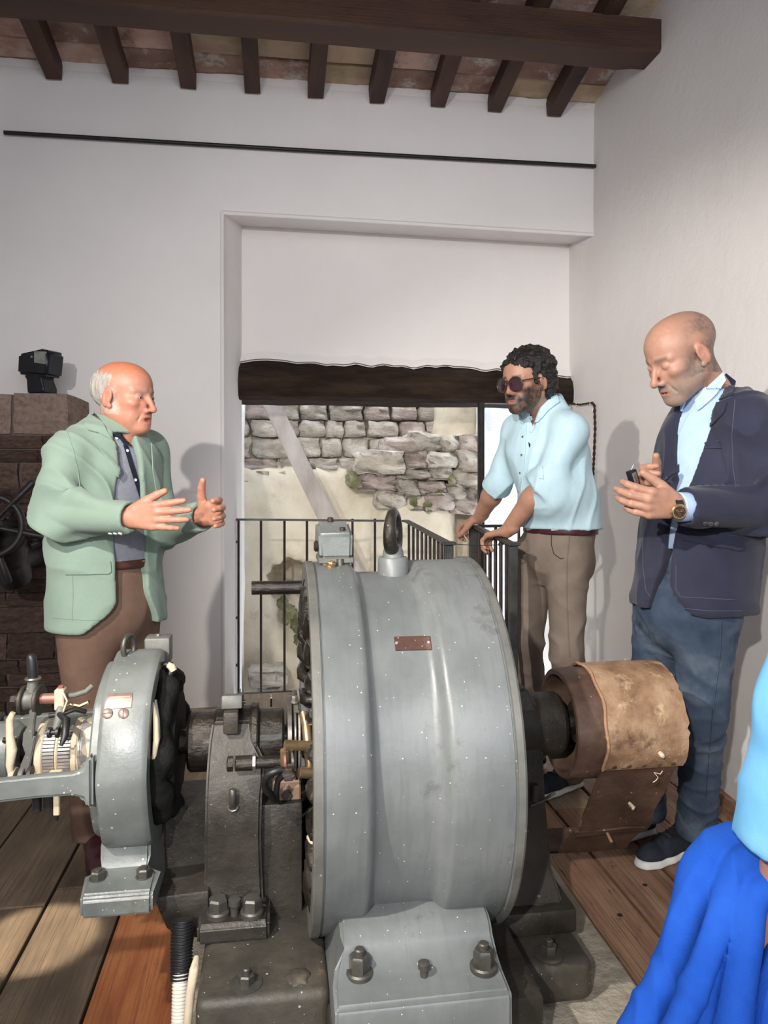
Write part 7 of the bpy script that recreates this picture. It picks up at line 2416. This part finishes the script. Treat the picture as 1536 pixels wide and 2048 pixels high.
    def fold(pts, rr, k=.010):
        q = [P(*p) for p in pts]
        dn = []
        for i in range(len(q) - 1):
            for t in (0, .25, .5, .75):
                # smooth curve through the points
                p0 = q[max(i - 1, 0)]; p1 = q[i]; p2 = q[i + 1]; p3 = q[min(i + 2, len(q) - 1)]
                dn.append((p1 * 2 + (p2 - p0) * t + (p0 * 2 - p1 * 5 + p2 * 4 - p3) * t * t + (p1 * 3 - p0 - p2 * 3 + p3) * t ** 3) / 2)
        dn.append(q[-1])
        for i in range(len(dn) - 1):
            u0, u1 = i / (len(dn) - 1) * (len(rr) - 1), (i + 1) / (len(dn) - 1) * (len(rr) - 1)
            ra = rr[int(u0)] + (rr[min(int(u0) + 1, len(rr) - 1)] - rr[int(u0)]) * (u0 - int(u0))
            u1 = min(u1, len(rr) - 1 - 1e-6)
            rb = rr[int(u1)] + (rr[min(int(u1) + 1, len(rr) - 1)] - rr[int(u1)]) * (u1 - int(u1))
            gar.cone(dn[i], dn[i + 1], ra, rb, k)
    fold([(1560, 1690, 1.06), (1470, 1690, 1.06), (1408, 1736, 1.05), (1378, 1820, 1.04), (1338, 1940, 1.03), (1268, 2070, 1.02), (1222, 2160, 1.02)], (.026, .032, .032, .026, .024, .026, .026), .007)
    fold([(1545, 1716, 1.02), (1478, 1738, 1.01), (1444, 1830, .99), (1398, 1950, .98), (1340, 2090, .97), (1318, 2160, .97)], (.024, .022, .017, .018, .020, .020), .007)
    fold([(1545, 1745, 1.01), (1492, 1770, 1.00), (1468, 1850, .99), (1432, 1960, .99), (1392, 2080, .99), (1372, 2160, .99)], (.020, .016, .013, .015, .017, .018), .007)
    fold([(1540, 1770, .985), (1508, 1800, .975), (1496, 1880, .965), (1478, 1980, .96), (1462, 2100, .955), (1455, 2170, .95)], (.022, .018, .020, .022, .025, .026), .007)
    fold([(1560, 1880, .98), (1548, 1990, .955), (1542, 2090, .95), (1540, 2170, .95)], (.018, .020, .022, .024), .007)
    fold([(1490, 1720, 1.13), (1440, 1850, 1.12), (1390, 2000, 1.11), (1350, 2150, 1.10)], (.030, .040, .048, .052), .01)
    fold([(1560, 1740, 1.12), (1530, 1900, 1.10), (1500, 2050, 1.09), (1480, 2160, 1.09)], (.030, .040, .050, .056), .01)
    fold([(1310, 2080, 1.10), (1280, 2160, 1.10)], (.03, .03), .01)
    fold([(1440, 1740, 1.06), (1410, 1830, 1.04), (1366, 1950, 1.03), (1300, 2090, 1.02), (1270, 2160, 1.02)], (.014, .012, .014, .018, .018), .010)
    fold([(1490, 1790, 1.03), (1474, 1880, 1.01), (1450, 1990, 1.00), (1420, 2100, 1.00), (1410, 2160, 1.00)], (.012, .012, .014, .018, .018), .010)
    V, F = gar.surface(); V = smooth_mesh(V, F, 2, .4); N = normals_of(V, F)
    V = folds(V, N, .004, 50, 99, (1, 1, .35))
    g = sdf_obj('draped_sweater', V, F, M['royal_blue'])
    tag(g, 'royal blue garment hanging in deep folds over the arm at the lower right', 'garment')


build_visitor()
